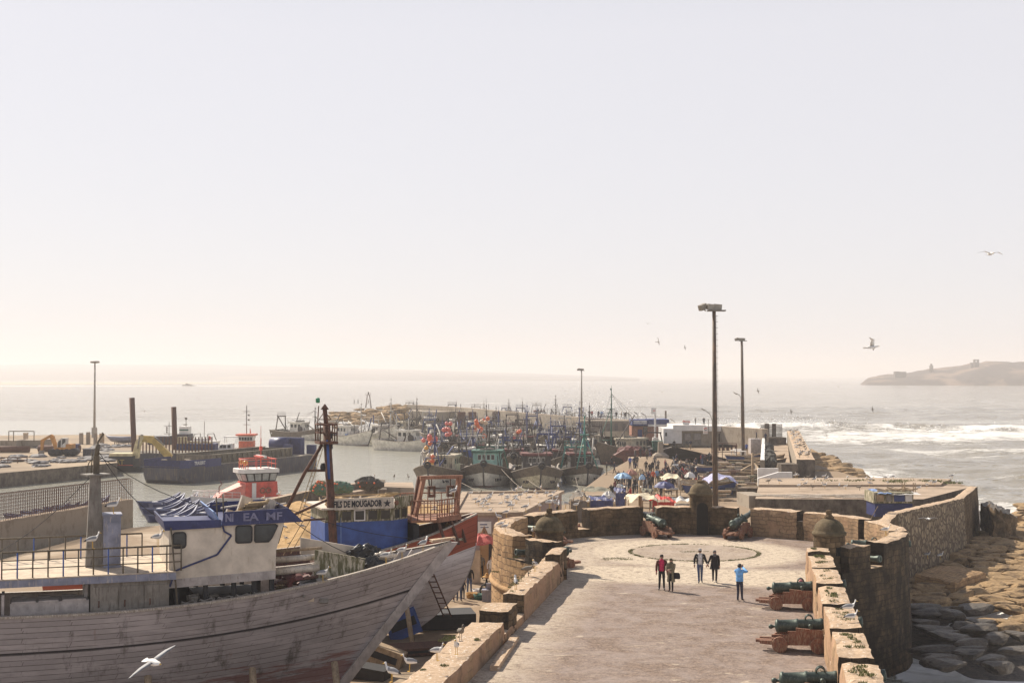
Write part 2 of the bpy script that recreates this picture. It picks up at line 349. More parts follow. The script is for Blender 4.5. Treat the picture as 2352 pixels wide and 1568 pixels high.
def _sea():
    n = NT('sea_water'); po = n.coord('Pos'); at = n.node('ShaderNodeVertexColor'); at.layer_name = 'foam'
    sp = n.node('ShaderNodeSeparateColor'); n.set(sp.inputs[0], at.outputs[0]); fo, rough_, clear = sp.outputs[0], sp.outputs[1], sp.outputs[2]
    f1 = n.noise(n.mapp(po, (.55, 1.0, 1)), .16, 8, .72, .8); f2 = n.noise(n.mapp(po, (.4, 1, 1)), .9, 6, .7, .5)
    fm = n.math('ADD', n.math('MULTIPLY', f1, .65), n.math('MULTIPLY', f2, .35))
    k = n.math('ADD', n.math('MULTIPLY', n.math('SUBTRACT', fm, .5), 2.9), n.math('SUBTRACT', fo, .3))
    k = n.math('MULTIPLY', n.ramp(n.math('MULTIPLY', k, 2.6), ((0, 0), (1, 1))), n.ramp(fo, ((.1, 0), (.35, 1))))
    wc = n.noise(n.mapp(po, (.012, .05, 1)), 1.0, 8, .68, .3); wcap = n.math('MULTIPLY', n.ramp(wc, ((.6, 0), (.66, .6))), rough_); k = n.math('MAXIMUM', k, wcap)
    big = n.noise(po, .02, 4, .5)
    col = n.mix(big, (.22, .19, .135), (.29, .255, .185)); col = n.mix(clear, col, (.36, .345, .28)); col = n.mix(k, col, (.8, .78, .74))
    ro = n.math('ADD', .1, n.math('MULTIPLY', k, .6))
    w1 = n.noise(n.mapp(po, (.55, 1.0, 1), (0, 0, 0), (0, 0, -.5)), .5, 4, .6, .3); w2 = n.noise(n.mapp(po, (.8, 1.2, 1), (4, 0, 0), (0, 0, .4)), 1.9, 3, .55)
    w3 = n.noise(n.mapp(po, (.5, 1, 1)), .11, 3, .5)
    def nz3(v, sc):
        x = n.node('ShaderNodeTexNoise'); n.set(x.inputs['Vector'], v); x.inputs['Scale'].default_value = sc; x.inputs['Detail'].default_value = 3; return x.outputs['Color']
    vs = n.node('ShaderNodeVectorMath', operation='SUBTRACT'); n.set(vs.inputs[0], nz3(n.mapp(po, (.7, 1, 1)), .8)); vs.inputs[1].default_value = (.5, .5, .5)
    pt = n.noise(n.mapp(po, (.35, 1, 1)), .05, 5, .7); am = n.math('MULTIPLY', n.math('ADD', .25, n.math('MULTIPLY', n.ramp(pt, ((.5, 0), (.62, 1))), 3.2)), n.math('SUBTRACT', 1.0, n.math('MULTIPLY', clear, .85)))
    vk = n.node('ShaderNodeVectorMath', operation='SCALE'); n.set(vk.inputs[0], vs.outputs[0]); n.set(vk.inputs['Scale'], n.math('MULTIPLY', am, .75))
    ge = n.node('ShaderNodeNewGeometry'); va = n.node('ShaderNodeVectorMath', operation='ADD'); n.set(va.inputs[0], ge.outputs['Normal']); n.set(va.inputs[1], vk.outputs[0]); vn = n.node('ShaderNodeVectorMath', operation='NORMALIZE'); n.set(vn.inputs[0], va.outputs[0])
    h = n.math('ADD', n.math('MULTIPLY', w1, .5), n.math('MULTIPLY', w2, .3)); h = n.math('ADD', h, n.math('MULTIPLY', n.math('MULTIPLY', w3, rough_), 2.5))
    h = n.math('ADD', h, n.math('MULTIPLY', k, .25))
    return n.out(col, ro, n.bump(h, .75, .8, vn.outputs[0]), spec=.5)
M_sea = _sea()
# ------------------------------------------------------------------ sea
WZ = -2.0
BW = [tuple(G(*p, 3.9)[:2]) for p in ((1751, 985), (1672, 980), (1451, 964), (1333, 958.5), (1176, 945.5), (1040, 934), (935, 929))]   # breakwater parapet line
def seg_d(p, pl):
    best = 1e9
    for a, b in zip(pl, pl[1:]):
        ax, ay = a; bx, by = b; dx, dy = bx - ax, by - ay; t = max(0, min(1, ((p[0] - ax) * dx + (p[1] - ay) * dy) / (dx * dx + dy * dy)))
        best = min(best, hypot(p[0] - ax - t * dx, p[1] - ay - t * dy))
    return best
BWL = [(10, 30), (18, 66), (22, 78), (25, 90), (35, 108), (43, 128), (46, 168), (46, 210)] + BW
def outside(x, y):
    "1 on the open-sea side of the breakwater, 0 in the harbour"
    if y > 470: return 1.0
    for a, b in zip(BWL, BWL[1:]):
        lo, hi = min(a[1], b[1]), max(a[1], b[1])
        if lo <= y < hi:
            xx = a[0] + (b[0] - a[0]) * (y - a[1]) / (b[1] - a[1] + 1e-9)
            return max(0, min(1, (x - xx) / 8))
    return max(0, min(1, (x - 20) / 8)) if y < 60 else max(0, min(1, (y - 440) / 25))
def crest(x): return 392 - .17 * (x - 70) + 9 * noise.noise(V((x * .02, 3, 0)))
foamv = []
def sea_pt(a, b):
    return None
def build_sea():
    mb = MB(); rows = []; r = 30.0
    while r < 19000:
        rows.append(r); r *= 1.0115 if r < 650 else 1.05
    cols = [radians(-75 + k * 2.5) for k in range(20)] + [radians(-25 + k * .22) for k in range(228)] + [radians(25.2 + k * 2.5) for k in range(21)]
    cols_attr = []
    ids = []
    for d in rows:
        line = []
        for a in cols:
            x, y = d * math.tan(a), d
            if abs(x) > 4 * d: x = 4 * d * (1 if x > 0 else -1)
            o = outside(x, y); z = WZ; foam = 0; rough = o * (1 if x > -150 else .35)
            if o > 0 and d < 900:
                amp = o * (1.0 if x > 0 else .2); z += amp * .3 * noise.noise(V((x * .22, y * .5, 8)))
                z += amp * (noise.noise(V((x * .03, y * .09, 0))) + .6 * noise.noise(V((x * .09, y * .2, 4))))
                if x > 30:
                    c = crest(x); e = y - c
                    lf = .5 + .5 * noise.noise(V((x * .035, 9, 2))); lip = max(0, min(1, (x - 42) / 25))
                    z += lip * (1.0 + 1.3 * lf) * (exp(-(e / 4.5) ** 2) if e < 0 else exp(-(e / 11) ** 2))
                    brk = .5 + .5 * noise.noise(V((x * .022, 1.7, 5)))
                    left = max(0, 1 - abs(x - 75) / 40); rgt = max(0, min(1, (x - 110) / 25))
                    foam = max(foam, lip * (exp(-((e + 2) / 5) ** 2) * max(left, rgt * .9, .35)))
                    if e < 0: foam = max(foam, lip * exp(-(max(0, -e - 60) / 34) ** 2) * (.62 + .3 * noise.noise(V((x * .02, y * .025, 7)))))
                    c2 = c - 118; e2 = y - c2; foam = max(foam, .5 * exp(-(e2 / 9) ** 2) * min(1, max(0, (x - 62) / 20)))
                    z += .7 * exp(-(e2 / 6) ** 2) * min(1, max(0, (x - 62) / 20))
                    c3 = 205 - .25 * (x - 60) ; foam = max(foam, .62 * exp(-((y - c3) / 11) ** 2) * min(1, max(0, (x - 66) / 14))); z += .6 * exp(-((y - c3) / 6) ** 2) * min(1, max(0, (x - 66) / 14))
                sd = seg_d((x, y), BWL) if d < 480 else 99
                if y > 150: foam = max(foam, .75 * exp(-(sd / 14) ** 2) * o)
                if y < 215 and x > 20: foam = max(foam, .58 * exp(-(max(0, shore_gap(x, y)) / 9) ** 2))
                if d < 92 and x > 20: foam = max(foam, .62 if x < 24.5 else 1.0)
            if x < -300 and 1700 < d < 2100: foam = .55 * max(0, 1 - abs(d - 1900) / 200)
            if d > 640: foam *= 1
            line.append(mb.add((x, y, z))); cols_attr.append((foam, rough, 1 - o))
        ids.append(line)
    for i in range(len(ids) - 1):
        for j in range(len(cols) - 1):
            mb.face((ids[i][j], ids[i][j + 1], ids[i + 1][j + 1], ids[i + 1][j]), 0, True)
    me = mb.mesh('sea', [M_sea]); ca = me.color_attributes.new('foam', 'FLOAT_COLOR', 'POINT')
    out = []
    for c in cols_attr: out += [c[0], c[1], c[2], 1]
    ca.data.foreach_set('color', out)
    return struct(link('sea', me))
SHORE = [tuple(G(*p, WZ)[:2]) for p in ((2150, 1568), (2262, 1490), (2352, 1470), (2500, 1330), (2420, 1215), (2270, 1180))]
SHORE2 = [tuple(G(*p, WZ)[:2]) for p in ((2020, 1118), (1985, 1100), (1945, 1075), (1900, 1050), (1868, 1035))]
def shore_gap(x, y): return min(seg_d((x, y), SHORE), seg_d((x, y), SHORE2)) - 3
build_sea()
# ------------------------------------------------------------------ ground sheets of quay and yard
def P2(px, py, z=0): p = G(px, py, z); return (p.x, p.y)
QUAY = [(-62, 24), (7, 24), (15.5, 67), (18.4, 70), (21.3, 76), (22, 80.5), (25.5, 90), (31, 98.5), (36, 108), (44.5, 134), (46, 168), (46.5, 252)] + BW[1:6]
EDGE = [P2(905, 947), P2(1100, 958), P2(1290, 975), P2(1400, 992), P2(1451, 1025), P2(1441, 1058), P2(1386, 1088), P2(1333, 1128), P2(1300, 1158), P2(1180, 1172), P2(1060, 1165)]
YARD = [P2(952, 1140), P2(870, 1112), P2(640, 1150), P2(560, 1178), P2(470, 1192), P2(395, 1204), (-35.0, 118), (-39.5, 85), (-62, 60)]
mb = MB(); mb.prism(QUAY + EDGE + YARD, -4.5, 0, 1, 0); struct(mb.build('quay', [M_quay, M_conc_dk]))
LQ = [P2(-700, 1130), P2(0, 1086), P2(150, 1073), P2(270, 1062), P2(262, 1044), P2(420, 1034), P2(470, 1010), P2(300, 997), P2(-700, 1005)]
mb = MB(); mb.prism(LQ, -4.5, 0, 1, 0); struct(mb.build('far_quay', [M_mud, M_conc_dk]))
# sand heap in the yard
def sandz(x, y):
    c = G(690, 1215); return 0
mb = MB(); s0 = G(560, 1300); s1 = G(790, 1180)
def sandP(u, v):
    x = -27 + u * 22; y = 88 + v * 52; e = min(1, 4 * min(u, 1 - u)) * min(1, 3 * min(v, 1 - v))
    h = (2.0 + 1.3 * noise.noise(V((x * .16, y * .11, 2)))) * e * (.45 + .55 * v)
    h += .35 * noise.noise(V((x * .7, y * .45, 5))) * e + .14 * noise.noise(V((x * 1.8, y * 1.2, 1))) * e
    return (x, y, max(-.05, h))
mb.grid(sandP, 60, 90, 0, True); struct(mb.build('sand', M_sand), 'stuff')
# ------------------------------------------------------------------ far land: hills, beach, island
M_hill = ground('far_hill', (.2, .2, .21), (.25, .24, .235), (.33, .3, .27), .002, .02, .58, .1)
M_beach = ground('beach_sand', (.45, .38, .29), (.55, .47, .36))
M_isle = ground('island_scrub', (.035, .029, .028), (.085, .064, .055), (.22, .155, .115), .014, .07, .55, .6, .95, .05, 3)
mb = MB()
def hillP(u, v):
    px = -2600 + u * 4200
    t = max(0, min(1, (1560 - px) / 1500)); d0 = 2750 - .2 * (px - 0); d0 = max(d0, 2300); d = d0 + v * 2600
    x = (px - CX) / F * d
    t = max(0, min(1, (1600 - px) / 1500)); e = (80 * t ** .8) * v ** .7 + (7 * noise.noise(V((px * .004, v * 2, 1))) + 3 * noise.noise(V((px * .017, v * 5, 1)))) * v * t
    return (x, d * 1.45, WZ + .3 + max(0, e) * (1 if v < .97 else .9))
mb.grid(hillP, 180, 12, 0, True); struct(mb.build('hills', M_hill))
mb = MB()
def beachP(u, v):
    px = -2600 + u * 3600; d = 1950 + 700 * u ** 4 + v * (850 - 700 * u ** 4); return ((px - CX) / F * d, d, WZ + .1 + v * 1.5 * (1 - u ** 3) if u < .9 else WZ - .3)
mb.grid(beachP, 40, 4, 0, True); struct(mb.build('beach', M_beach))
mb = MB()
ISL = [(1975, 884), (1995, 868), (2020, 862), (2080, 857), (2130, 848), (2200, 840), (2240, 831), (2262, 829), (2352, 832), (2500, 826), (2700, 835), (2900, 884)]
def isl_top(px):
    for a, b in zip(ISL, ISL[1:]):
        if a[0] <= px <= b[0]: return a[1] + (b[1] - a[1]) * (px - a[0]) / (b[0] - a[0])
    return 884
def islP(u, v):
    px = 1975 + u * 925; d = 2060 - 260 * u + v * 420; top = (884 - isl_top(px)) * 2200 / F
    nn = noise.noise(V((px * .03, v * 3, 0))); pr = min(1, (v * 1.6) ** .55) if v < .7 else max(0, (1 - v) / .3) ** .5
    if v < .001: pr = 0
    cl = max(0, min(1, pr + .12 * nn * (0 < v < .7)))
    return ((px - CX) / F * d, d, WZ - .5 + (top + 1.2 * noise.noise(V((px * .06, v * 9, 3)))) * cl)
mb.grid(islP, 150, 26, 0, True); struct(mb.build('island', M_isle))
M_ruin = paint('ruin_stone', (.13, .11, .09), .95)
def ruin(px, py, w, h, label, kind=0):
    d = 2140 if px > 1900 else 1900; p = D(px, py, d); k = d / F; t = thing('ruined_tower' if kind != 2 else 'ruined_fort', label, 'ruin', p)
    mb = MB()
    if kind == 0:
        for sx in (-1, 1): mb.bx(sx * w * .5 * k, sx * w * .22 * k, -3, 3, -8, h * k, 0)
        mb.bx(-w * .2 * k, w * .2 * k, -2.9, 2.9, h * .75 * k, h * .97 * k); mb.bx(-w * .2 * k, w * .2 * k, -2.9, 2.9, -6, h * .3 * k); mb.bx(-w * .9 * k, w * .48 * k, 3, 9, -8, h * .18 * k)
    elif kind == 1:
        mb.lathe([(w * .5 * k, -8), (w * .5 * k, h * .45 * k), (w * .3 * k, h * .47 * k), (w * .27 * k, h * .95 * k), (w * .1 * k, h * k)], 10)
    else:
        mb.bx(-w * .5 * k, w * .5 * k, -4, 4, -8, h * k); mb.bx(-w * .5 * k, -w * .1 * k, -4.2, 4.2, h * .4 * k, h * 1.25 * k)
    mb.build('wall', M_ruin, t); return t
ruin(2242, 834, 11, 9, 'square ruined tower with an opening on the island summit', 0)
ruin(2139, 843, 9, 8, 'small round ruined turret partway up the island slope', 1)
ruin(2067, 856, 26, 2.6, 'long low ruined building low on the island slope', 2)
p = D(436, 888, 1900); t = thing('ruined_fort', 'dark ruined fort broken down in the bay surf', 'ruin', p); mb = MB()
mb.loft([[(x * .62, y, z * .62) for x, z in ((-22, -3), (-14, 5), (-9, 3), (-7, 8), (4, 4.5), (12, 2.2), (20, 1.8), (34, -3))] for y in (-6, 6)], 0, False); mb.build('wall', M_ruin, t)
# ------------------------------------------------------------------ the fortress: platform, bastion, parapets, turrets
PZ = 3.1; SL = .183; C0 = V((10.7, 77.3, 0)); RI, RO = 10.75, 11.8
def xr(d): return 11.75 + SL * (d - 50.4)      # inner face of the right parapet
def xl(d): return 2.9 + SL * (d - 69.8)        # inner face of the left parapet
def pol(a, r, z=0): return (C0.x + r * cos(radians(a)), C0.y + r * sin(radians(a)), z)
plat = [(xl(22), 22), (xr(22), 22), (xr(67), 67)] + [pol(a, RI + .05)[:2] for a in range(-58, 226, 4)] + [(xl(69), 69)]
mb = MB(); mb.face([mb.add((x, y, PZ)) for x, y in plat]); struct(mb.build('pavement', M_pave))
fort = thing('sea_fortress', 'weathered stone harbour fort with a round bastion, cannon gaps and domed turrets', 'fortress')
# outer wall
mb = MB()
def outer(a0, a1, z0, z1, n, r=RO, batter=.03):
    def P(u, w):
        a = a0 + (a1 - a0) * u; z = z0 + (z1 - z0) * w; rr = r + (z1 - z) * batter
        p = V(pol(a, rr, z)); return p + noise.noise_vector(p * .9) * .07
    L = radians(abs(a1 - a0)) * r
    mb.grid(P, n, 14, 0, False, lambda u, w: (u * L, z0 + (z1 - z0) * w))
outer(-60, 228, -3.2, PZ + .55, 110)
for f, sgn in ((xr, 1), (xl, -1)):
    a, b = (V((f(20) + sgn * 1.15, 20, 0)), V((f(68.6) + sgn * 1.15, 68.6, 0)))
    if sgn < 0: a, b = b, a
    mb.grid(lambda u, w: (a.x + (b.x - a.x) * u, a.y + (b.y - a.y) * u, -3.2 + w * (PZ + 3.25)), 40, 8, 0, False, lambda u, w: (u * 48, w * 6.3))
mb.build('wall', [M_masond], fort); mb = MB(); outer(95, 228, -3.1, PZ + .5, 60, RO + .03); mb.build('lit_wall', [M_masonL], fort)  # lighter skin over the sunlit arc, its light put into the stone colour
mb = MB(); mb.tube([pol(a, RO + .1, 1.9) for a in range(95, 229, 4)], .15, 8); mb.build('cordon', M_masonL, fort)
def merlon_arc(a0, a1, top=4.9, z0=PZ - .05, mats=None, r0=RI, r1=RO):
    mb = MB(); L = radians(abs(a1 - a0)) * 11.5
    mb.shell(lambda u, v, w: pol(a0 + (a1 - a0) * u + (v - .5) * 0, r0 + (r1 - r0) * v, z0 + (top - z0) * w), max(3, int(L / .45)), 4, 6, .075, (0, 1, 2, 1), L, r1 - r0, top - z0, z0)
    return mb.build('merlon', mats or [M_mason, M_mason, M_cap], fort)
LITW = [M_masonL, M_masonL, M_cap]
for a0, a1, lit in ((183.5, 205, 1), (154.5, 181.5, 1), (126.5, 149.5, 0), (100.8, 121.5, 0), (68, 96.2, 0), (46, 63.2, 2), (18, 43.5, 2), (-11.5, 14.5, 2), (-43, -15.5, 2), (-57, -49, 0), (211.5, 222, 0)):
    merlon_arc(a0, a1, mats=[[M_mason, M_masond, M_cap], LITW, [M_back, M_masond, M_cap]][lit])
# sills inside the cannon gaps
for a0, a1, z in ((121.3, 126.7, 3.65), (96, 101, 3.75), (63, 68.2, 3.75), (43, 46.5, 4.3), (14, 18.5, 3.7), (149, 155, 3.7), (181, 184, 3.7), (205, 212, 3.7), (-49.4, -42.6, 3.7), (-16, -11, 3.7)):
    mb = MB(); L = radians(a1 - a0) * 11.6
    mb.shell(lambda u, v, w: pol(a0 + (a1 - a0) * u, RI + .03 + (RO - RI - .06) * v, PZ - .04 + (z - PZ + .04) * w), 4, 3, 2, .03, (0, 0, 1, 0), L, 1.2, z - PZ, PZ); mb.build('sill', [M_mason, M_cap], fort)
# right parapet: a run of merlons
def merlon_line(f, sgn, d0, d1, top, th=1.12, mats=None, amp=.065, name='merlon'):
    mb = MB(); L = d1 - d0
    def P(u, v, w):
        d = (d0 + (d1 - d0) * u) if sgn > 0 else (d1 + (d0 - d1) * u); x = f(d) + sgn * th * v
        return (x, d - sgn * .18 * th * v, PZ - .05 + (top - PZ + .05) * w)
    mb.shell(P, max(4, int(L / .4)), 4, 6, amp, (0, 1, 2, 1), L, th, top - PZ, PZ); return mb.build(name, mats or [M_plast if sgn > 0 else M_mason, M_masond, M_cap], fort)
RM = [(66.2, 67.7)] + [(50.4 + 4.85 * k - 4.1, 50.4 + 4.85 * k) for k in (3, 2, 1, 0, -1, -2, -3)]
for a, b in RM: merlon_line(xr, 1, a, b, 4.9 + random.uniform(-.04, .04))
for (a, b), (c, d) in zip(RM[1:], RM): merlon_line(xr, 1, b + .02, c - .02, 3.72, 1.08, [M_plast, M_mason, M_cap], .02, 'sill')
# left parapet: two long pieces with a gap and a low cross block
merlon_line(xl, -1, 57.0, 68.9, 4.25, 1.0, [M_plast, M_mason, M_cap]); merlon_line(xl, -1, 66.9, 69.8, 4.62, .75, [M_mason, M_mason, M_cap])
merlon_line(xl, -1, 24, 52.3, 3.93, 1.3, [M_plast, M_mason, M_cap], .06)
merlon_line(xl, -1, 52.4, 56.9, 3.45, .9, [M_plast, M_mason, M_cap], .04, 'sill')
merlon_line(xl, -1, 53.3, 55.3, 4.2, 1.25)
mb = MB(); mb.beam((xl(47.5) + .55, 47.5, PZ + .09), (xl(53) + .3, 53, PZ + .09), .32, .18); mb.build('kerb', M_cap, fort)
# domed sentry turrets
M_dome = stone('dome_render', (.2, .155, .095), (.16, .12, .075), (.05, .042, .025), 2, 2, (.17, .13, .08), False, .5, .0, bmp=1)
def turret(x, y, r, z0, eave, knob, door=None, slits=()):
    t = link('turret', None, fort, (x, y, 0)); mb = MB(); n = 24; L = 2 * pi * r
    def P(u, w):
        a = 2 * pi * u; z = z0 + (eave - z0) * w; p = V((r * cos(a), r * sin(a), z)); return p + noise.noise_vector((p + V((x, y, 0))) * 1.5) * .025
    mb.grid(P, n, 10, 0, True, lambda u, w: (u * L, z0 + w * (eave - z0)))
    mb.build('wall', M_mason, t)
    h = r * .86; mb = MB(); prof = [(r * .98, eave - .1), (r * 1.1, eave - .08), (r * 1.12, eave + .06), (r * 1.0, eave + .1)] + [(r * .99 * cos(q), eave + .1 + h * sin(q)) for q in [radians(k) for k in range(8, 84, 9)]] + [(.2, eave + .1 + h)]
    mb.lathe(prof, 24); mb.build('dome', M_dome, t)
    mb = MB(); e = eave + h; mb.lathe([(.24, e), (.26, e + .16), (.17, e + .24), (.14, knob - .22), (.17, knob - .18), (.17, knob - .04), (.1, knob)], 8); mb.build('finial', M_mason, t)
    if door is not None:
        mb = MB(); w, hh = door; q = [(-w, 0)] + [(-w, hh - w)] + [(w * cos(k), hh - w + w * sin(k)) for k in [radians(j) for j in range(165, 0, -15)]] + [(w, hh - w), (w, 0)]
        mb.slab([(a, -r - .03, PZ + b + .02) for a, b in q], (0, .25, 0), 0); mb.build('doorway', M_black, t)
    for a, z in slits:
        mb = MB(); mb.box((r * .97 * cos(a), r * .97 * sin(a), z), (.16, .2, .42), a); mb.build('loophole', M_black, t)
    return t
M_black = paint('dark_opening', (.012, .01, .008), 1.0)
tb = pol(80.6, RI + .35); turret(tb[0], tb[1], .75, 2.9, 5.75, 6.5, (.36, 2.1))
turret(16.35, 68.7, .79, 1.2, 5.46, 6.66, None, ((radians(-70), 4.6),)); turret(2.0, 71.6, .76, 1.0, 5.3, 6.45, None, ((radians(-125), 4.1), (radians(-80), 4.1)))
# moss: tufts on the wall caps, ring round the paving circle
def tufts(name, spots, h=.1, label=None):
    mb = MB()
    for (x, y, z, r, n) in spots:
        for _ in range(n):
            a = random.uniform(0, 6.28); q = r * sqrt(random.random()); px, py = x + q * cos(a), y + q * sin(a); b = random.uniform(0, 6.28); hh = h * random.uniform(.5, 1.3); w = hh * .35
            mb.poly([(px - w * cos(b), py - w * sin(b), z - .02), (px + w * cos(b), py + w * sin(b), z - .02), (px + random.uniform(-.6, .6) * hh, py + random.uniform(-.6, .6) * hh, z + hh)])
    o = mb.build(name, [M_grass]); return struct(o, 'stuff')
sp = []
for k in range(300):
    a = random.uniform(0, 6.28); w = .5 + .5 * noise.noise(V((cos(a) * 3, sin(a) * 3, 1)));  w += .5 * (sin(a) < -.1) - .1
    if random.random() < w: sp.append((10.8 + 3.78 * cos(a), 79 + 3.78 * sin(a), PZ, .15, 18))
for k in range(26): sp.append((10.8 - 3.9 - random.uniform(0, 1.6), 76.3 + random.uniform(-.5, .4), PZ, .25, 16))
for k in range(22): sp.append((10.8 + random.uniform(-.8, .9), 79.3 + random.uniform(-.2, .2), PZ, .12, 8))
for d0 in (46.6, 53.8, 44.2):
    for k in range(24): dd = d0 + random.uniform(-.8, .8); sp.append((xr(dd) - random.uniform(.05, .6), dd, PZ, .25, 14))
tufts('moss', sp, .055)
sp = []
for a, b in RM:
    for k in range(int(7 * (b - a) / 4) + 1): dd = random.uniform(a + .3, b - .3); sp.append((xr(dd) + random.uniform(.35, .8), dd, 4.9, random.uniform(.08, .24), 40))
for k in range(16): dd = random.uniform(57.5, 68); sp.append((xl(dd) - random.uniform(.7, 1.0), dd, 4.25, .14, 16))
for px, py, r in ((1030, 1466, .3), (1038, 1462, .3), (1018, 1470, .22), (1096, 1468, .12), (1020, 1528, .16), (972, 1538, .1)):
    g = G(px, py, 3.93); sp.append((g.x, g.y, 3.93, r, 60))
for px, py in ((1186, 1279), (1183, 1325), (1190, 1332), (1150, 1313), (1138, 1312)):
    g = D(px, py, 70 if px > 1160 else 74); sp.append((g.x, g.y, g.z, .22, 40))
tufts('grass', sp, .06)
# fortress merlon dirt: small black seaweed scraps on the paving
# ------------------------------------------------------------------ cannons
M_bronze = paint('cannon_bronze', (.055, .075, .062), .5, (.11, .135, .11), .4, 5, .4); M_red = paint('red_carriage', (.2, .075, .042), .8, (.3, .19, .12), .46, 5)
def cannon(x, y, z, az, label, elev=.1, L=3.5, carriage=True):
    "az: direction the muzzle points, measured from +X"
    t = thing('cannon', label, 'cannon', (x, y, z), az, 'old ship cannons on the fort')
    R = Matrix.Translation((0, 0, 1.0)) @ Matrix.Rotation(pi / 2 - elev, 4, 'Y')
    k = L / 3.5; mb = MB()
    prof = [(.03, -1.42), (.085, -1.38), (.09, -1.3), (.045, -1.24), (.05, -1.18), (.2, -1.15), (.27, -1.1), (.27, -1.04), (.235, -1.0), (.225, -.4), (.25, -.36), (.25, -.3), (.215, -.26), (.195, .5), (.215, .54), (.215, .6), (.185, .64), (.14, 1.75), (.15, 1.8), (.185, 2.0), (.19, 2.08), (.1, 2.1), (.085, 1.9)]
    mb.lathe([(r, q * k) for r, q in prof], 16, R); b = mb.build('barrel', M_bronze, t)
    mb = MB()
    for s in (-1, 1):
        pts = [R @ V((-.2 - .16 * sin(q), s * .09, .12 + .14 * -cos(q))) for q in [radians(w) for w in range(0, 181, 30)]]; mb.tube(pts, .03, 6)
    mb.build('lifting_handle', M_bronze, b)
    mb = MB(); mb.tube([R @ V((.03, -.42, .15)), R @ V((.03, .42, .15))], .085, 10); mb.build('trunnion', M_bronze, b)
    if carriage:
        for s in (-1, 1):
            mb = MB(); o = [(-1.75, .42), (-1.3, .42), (-1.3, .52), (-1.0, .52), (-1.0, .66), (-.7, .66), (-.7, .8), (-.4, .8), (-.4, .93), (.62, .86), (.62, .3), (-1.2, .26), (-1.75, .3)]
            mb.slab([(q, s * .36 - .06, zz) for q, zz in o], (0, .12, 0)); mb.build('cheek', M_red, t)
            for q in (-1.0, .42):
                mb = MB(); Rw = Matrix.Translation((q, s * .5, .3)) @ Matrix.Rotation(pi / 2, 4, 'X'); mb.lathe([(.3, -.06), (.3, .06), (.27, .065), (.1, .07), (.09, .13), (.03, .135), (.02, -.06)], 16, Rw, 0, False); mb.build('wheel', M_red, t)
        for q in (-1.0, .42):
            mb = MB(); mb.beam((q, -.62, .3), (q, .62, .3), .14, .16); mb.build('axle', M_red, t)
        mb = MB(); mb.bx(-1.3, .3, -.3, .3, .3, .42); mb.bx(-1.9, -1.2, -.12, .12, .3, .4); mb.build('bed', M_red, t)
    return t
AV = atan2(-.18, .9837)
for gd, lab in ((60.0, 'cannon on red carriage nearest the dome at the right parapet, visitor crouched beside it'), (50.9, 'cannon on red carriage in the middle of the right parapet'), (41.9, 'cannon cut by the frame edge, nearest the viewer at the right parapet')):
    cannon(xr(gd) - .62, gd, PZ, AV, lab, .09)
for a, lab in ((98.6, 'cannon pointing out of the back wall, left of the central turret door'), (65.6, 'cannon pointing out of the back wall, right of the central turret door')):
    q = pol(a, RI - 1.0); cannon(q[0], q[1], PZ, radians(a) + (.25 if a > 90 else -.1), lab, .13).scale = (1.1, 1.1, 1.1)
for a, lab, z in ((-13.4, 'cannon on carriage behind the right turret aiming over the sea', 0), (-46, 'cannon muzzle jutting from the round wall below the right turret', -.05), (152, 'cannon aiming out of the round left wall, upper of two beside the turret', 0), (208.5, 'cannon muzzle jutting out of the left wall, lower of two beside the turret', -.1)):
    q = pol(a, RI - .9); cannon(q[0], q[1], PZ + z, radians(a), lab, .04)
# ------------------------------------------------------------------ concrete terrace beyond the bastion, retaining walls
ter = thing('harbour_terrace', 'broad flat concrete roof terrace beyond the bastion, dotted with gulls', 'terrace')
TZ = 3.0
T_ = [P2(1735, 1145, TZ), P2(2098, 1146, TZ), P2(2120, 1146, TZ), P2(2229, 1118, TZ), P2(2185, 1104, TZ), P2(1985, 1101, TZ), P2(1745, 1103, TZ)]
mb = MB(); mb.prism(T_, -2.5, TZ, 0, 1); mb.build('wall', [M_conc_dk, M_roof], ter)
mb = MB(); e = P2(1742, 1118, TZ), P2(2160, 1117, TZ); mb.prism([e[0], e[1], T_[4], T_[5], T_[6]], TZ - .02, TZ + .22, 0, 0); mb.build('step', M_roof, ter)
mb = MB(); mb.box((*P2(1725, 1150, 2.4), 2.5), (1.5, 4, 1.1), .1); mb.build('parapet', M_conc, ter)
sp = []
for px, py in ((2042, 1104), (2050, 1106), (2068, 1105), (2086, 1104), (2130, 1104), (2140, 1106), (2152, 1105), (1988, 1103), (1955, 1104), (2190, 1109), (2184, 1109), (1900, 1104), (2060, 1108)):
    g = G(px, py, TZ + .2); sp.append((g.x, g.y, TZ + .2, 1.0, 70))
tufts('grass', sp, .16)
rw = thing('retaining_wall', 'long stone retaining wall running from the bastion to the terrace corner', 'wall')
pts = [(22.8, 80.5, 4.7), (26.0, 89.5, 4.35), (31.0, 98, 4.05), (36.5, 107.5, 3.7), (42.5, 121.5, 3.45)]
for i, (a, b) in enumerate(zip(pts, pts[1:])):
    A_, B_ = V(a), V(b); L = (B_ - A_).length; nrm = V(((B_ - A_).y, -(B_ - A_).x, 0)).normalized()
    mb = MB(); mb.shell(lambda u, v, w: A_.lerp(B_, u) * 1 - V((0, 0, 1)) * (A_.lerp(B_, u).z + 2.5) * (1 - w) - nrm * .8 * (1 - v) + nrm * .35 * (1 - w), 14, 3, 8, .06, (0, 1, 2, 1), L, .8, 6, -2); mb.build('wall_section', [M_conc_dk, M_rubble if i == 1 or i == 2 else M_mason, M_cap], rw)
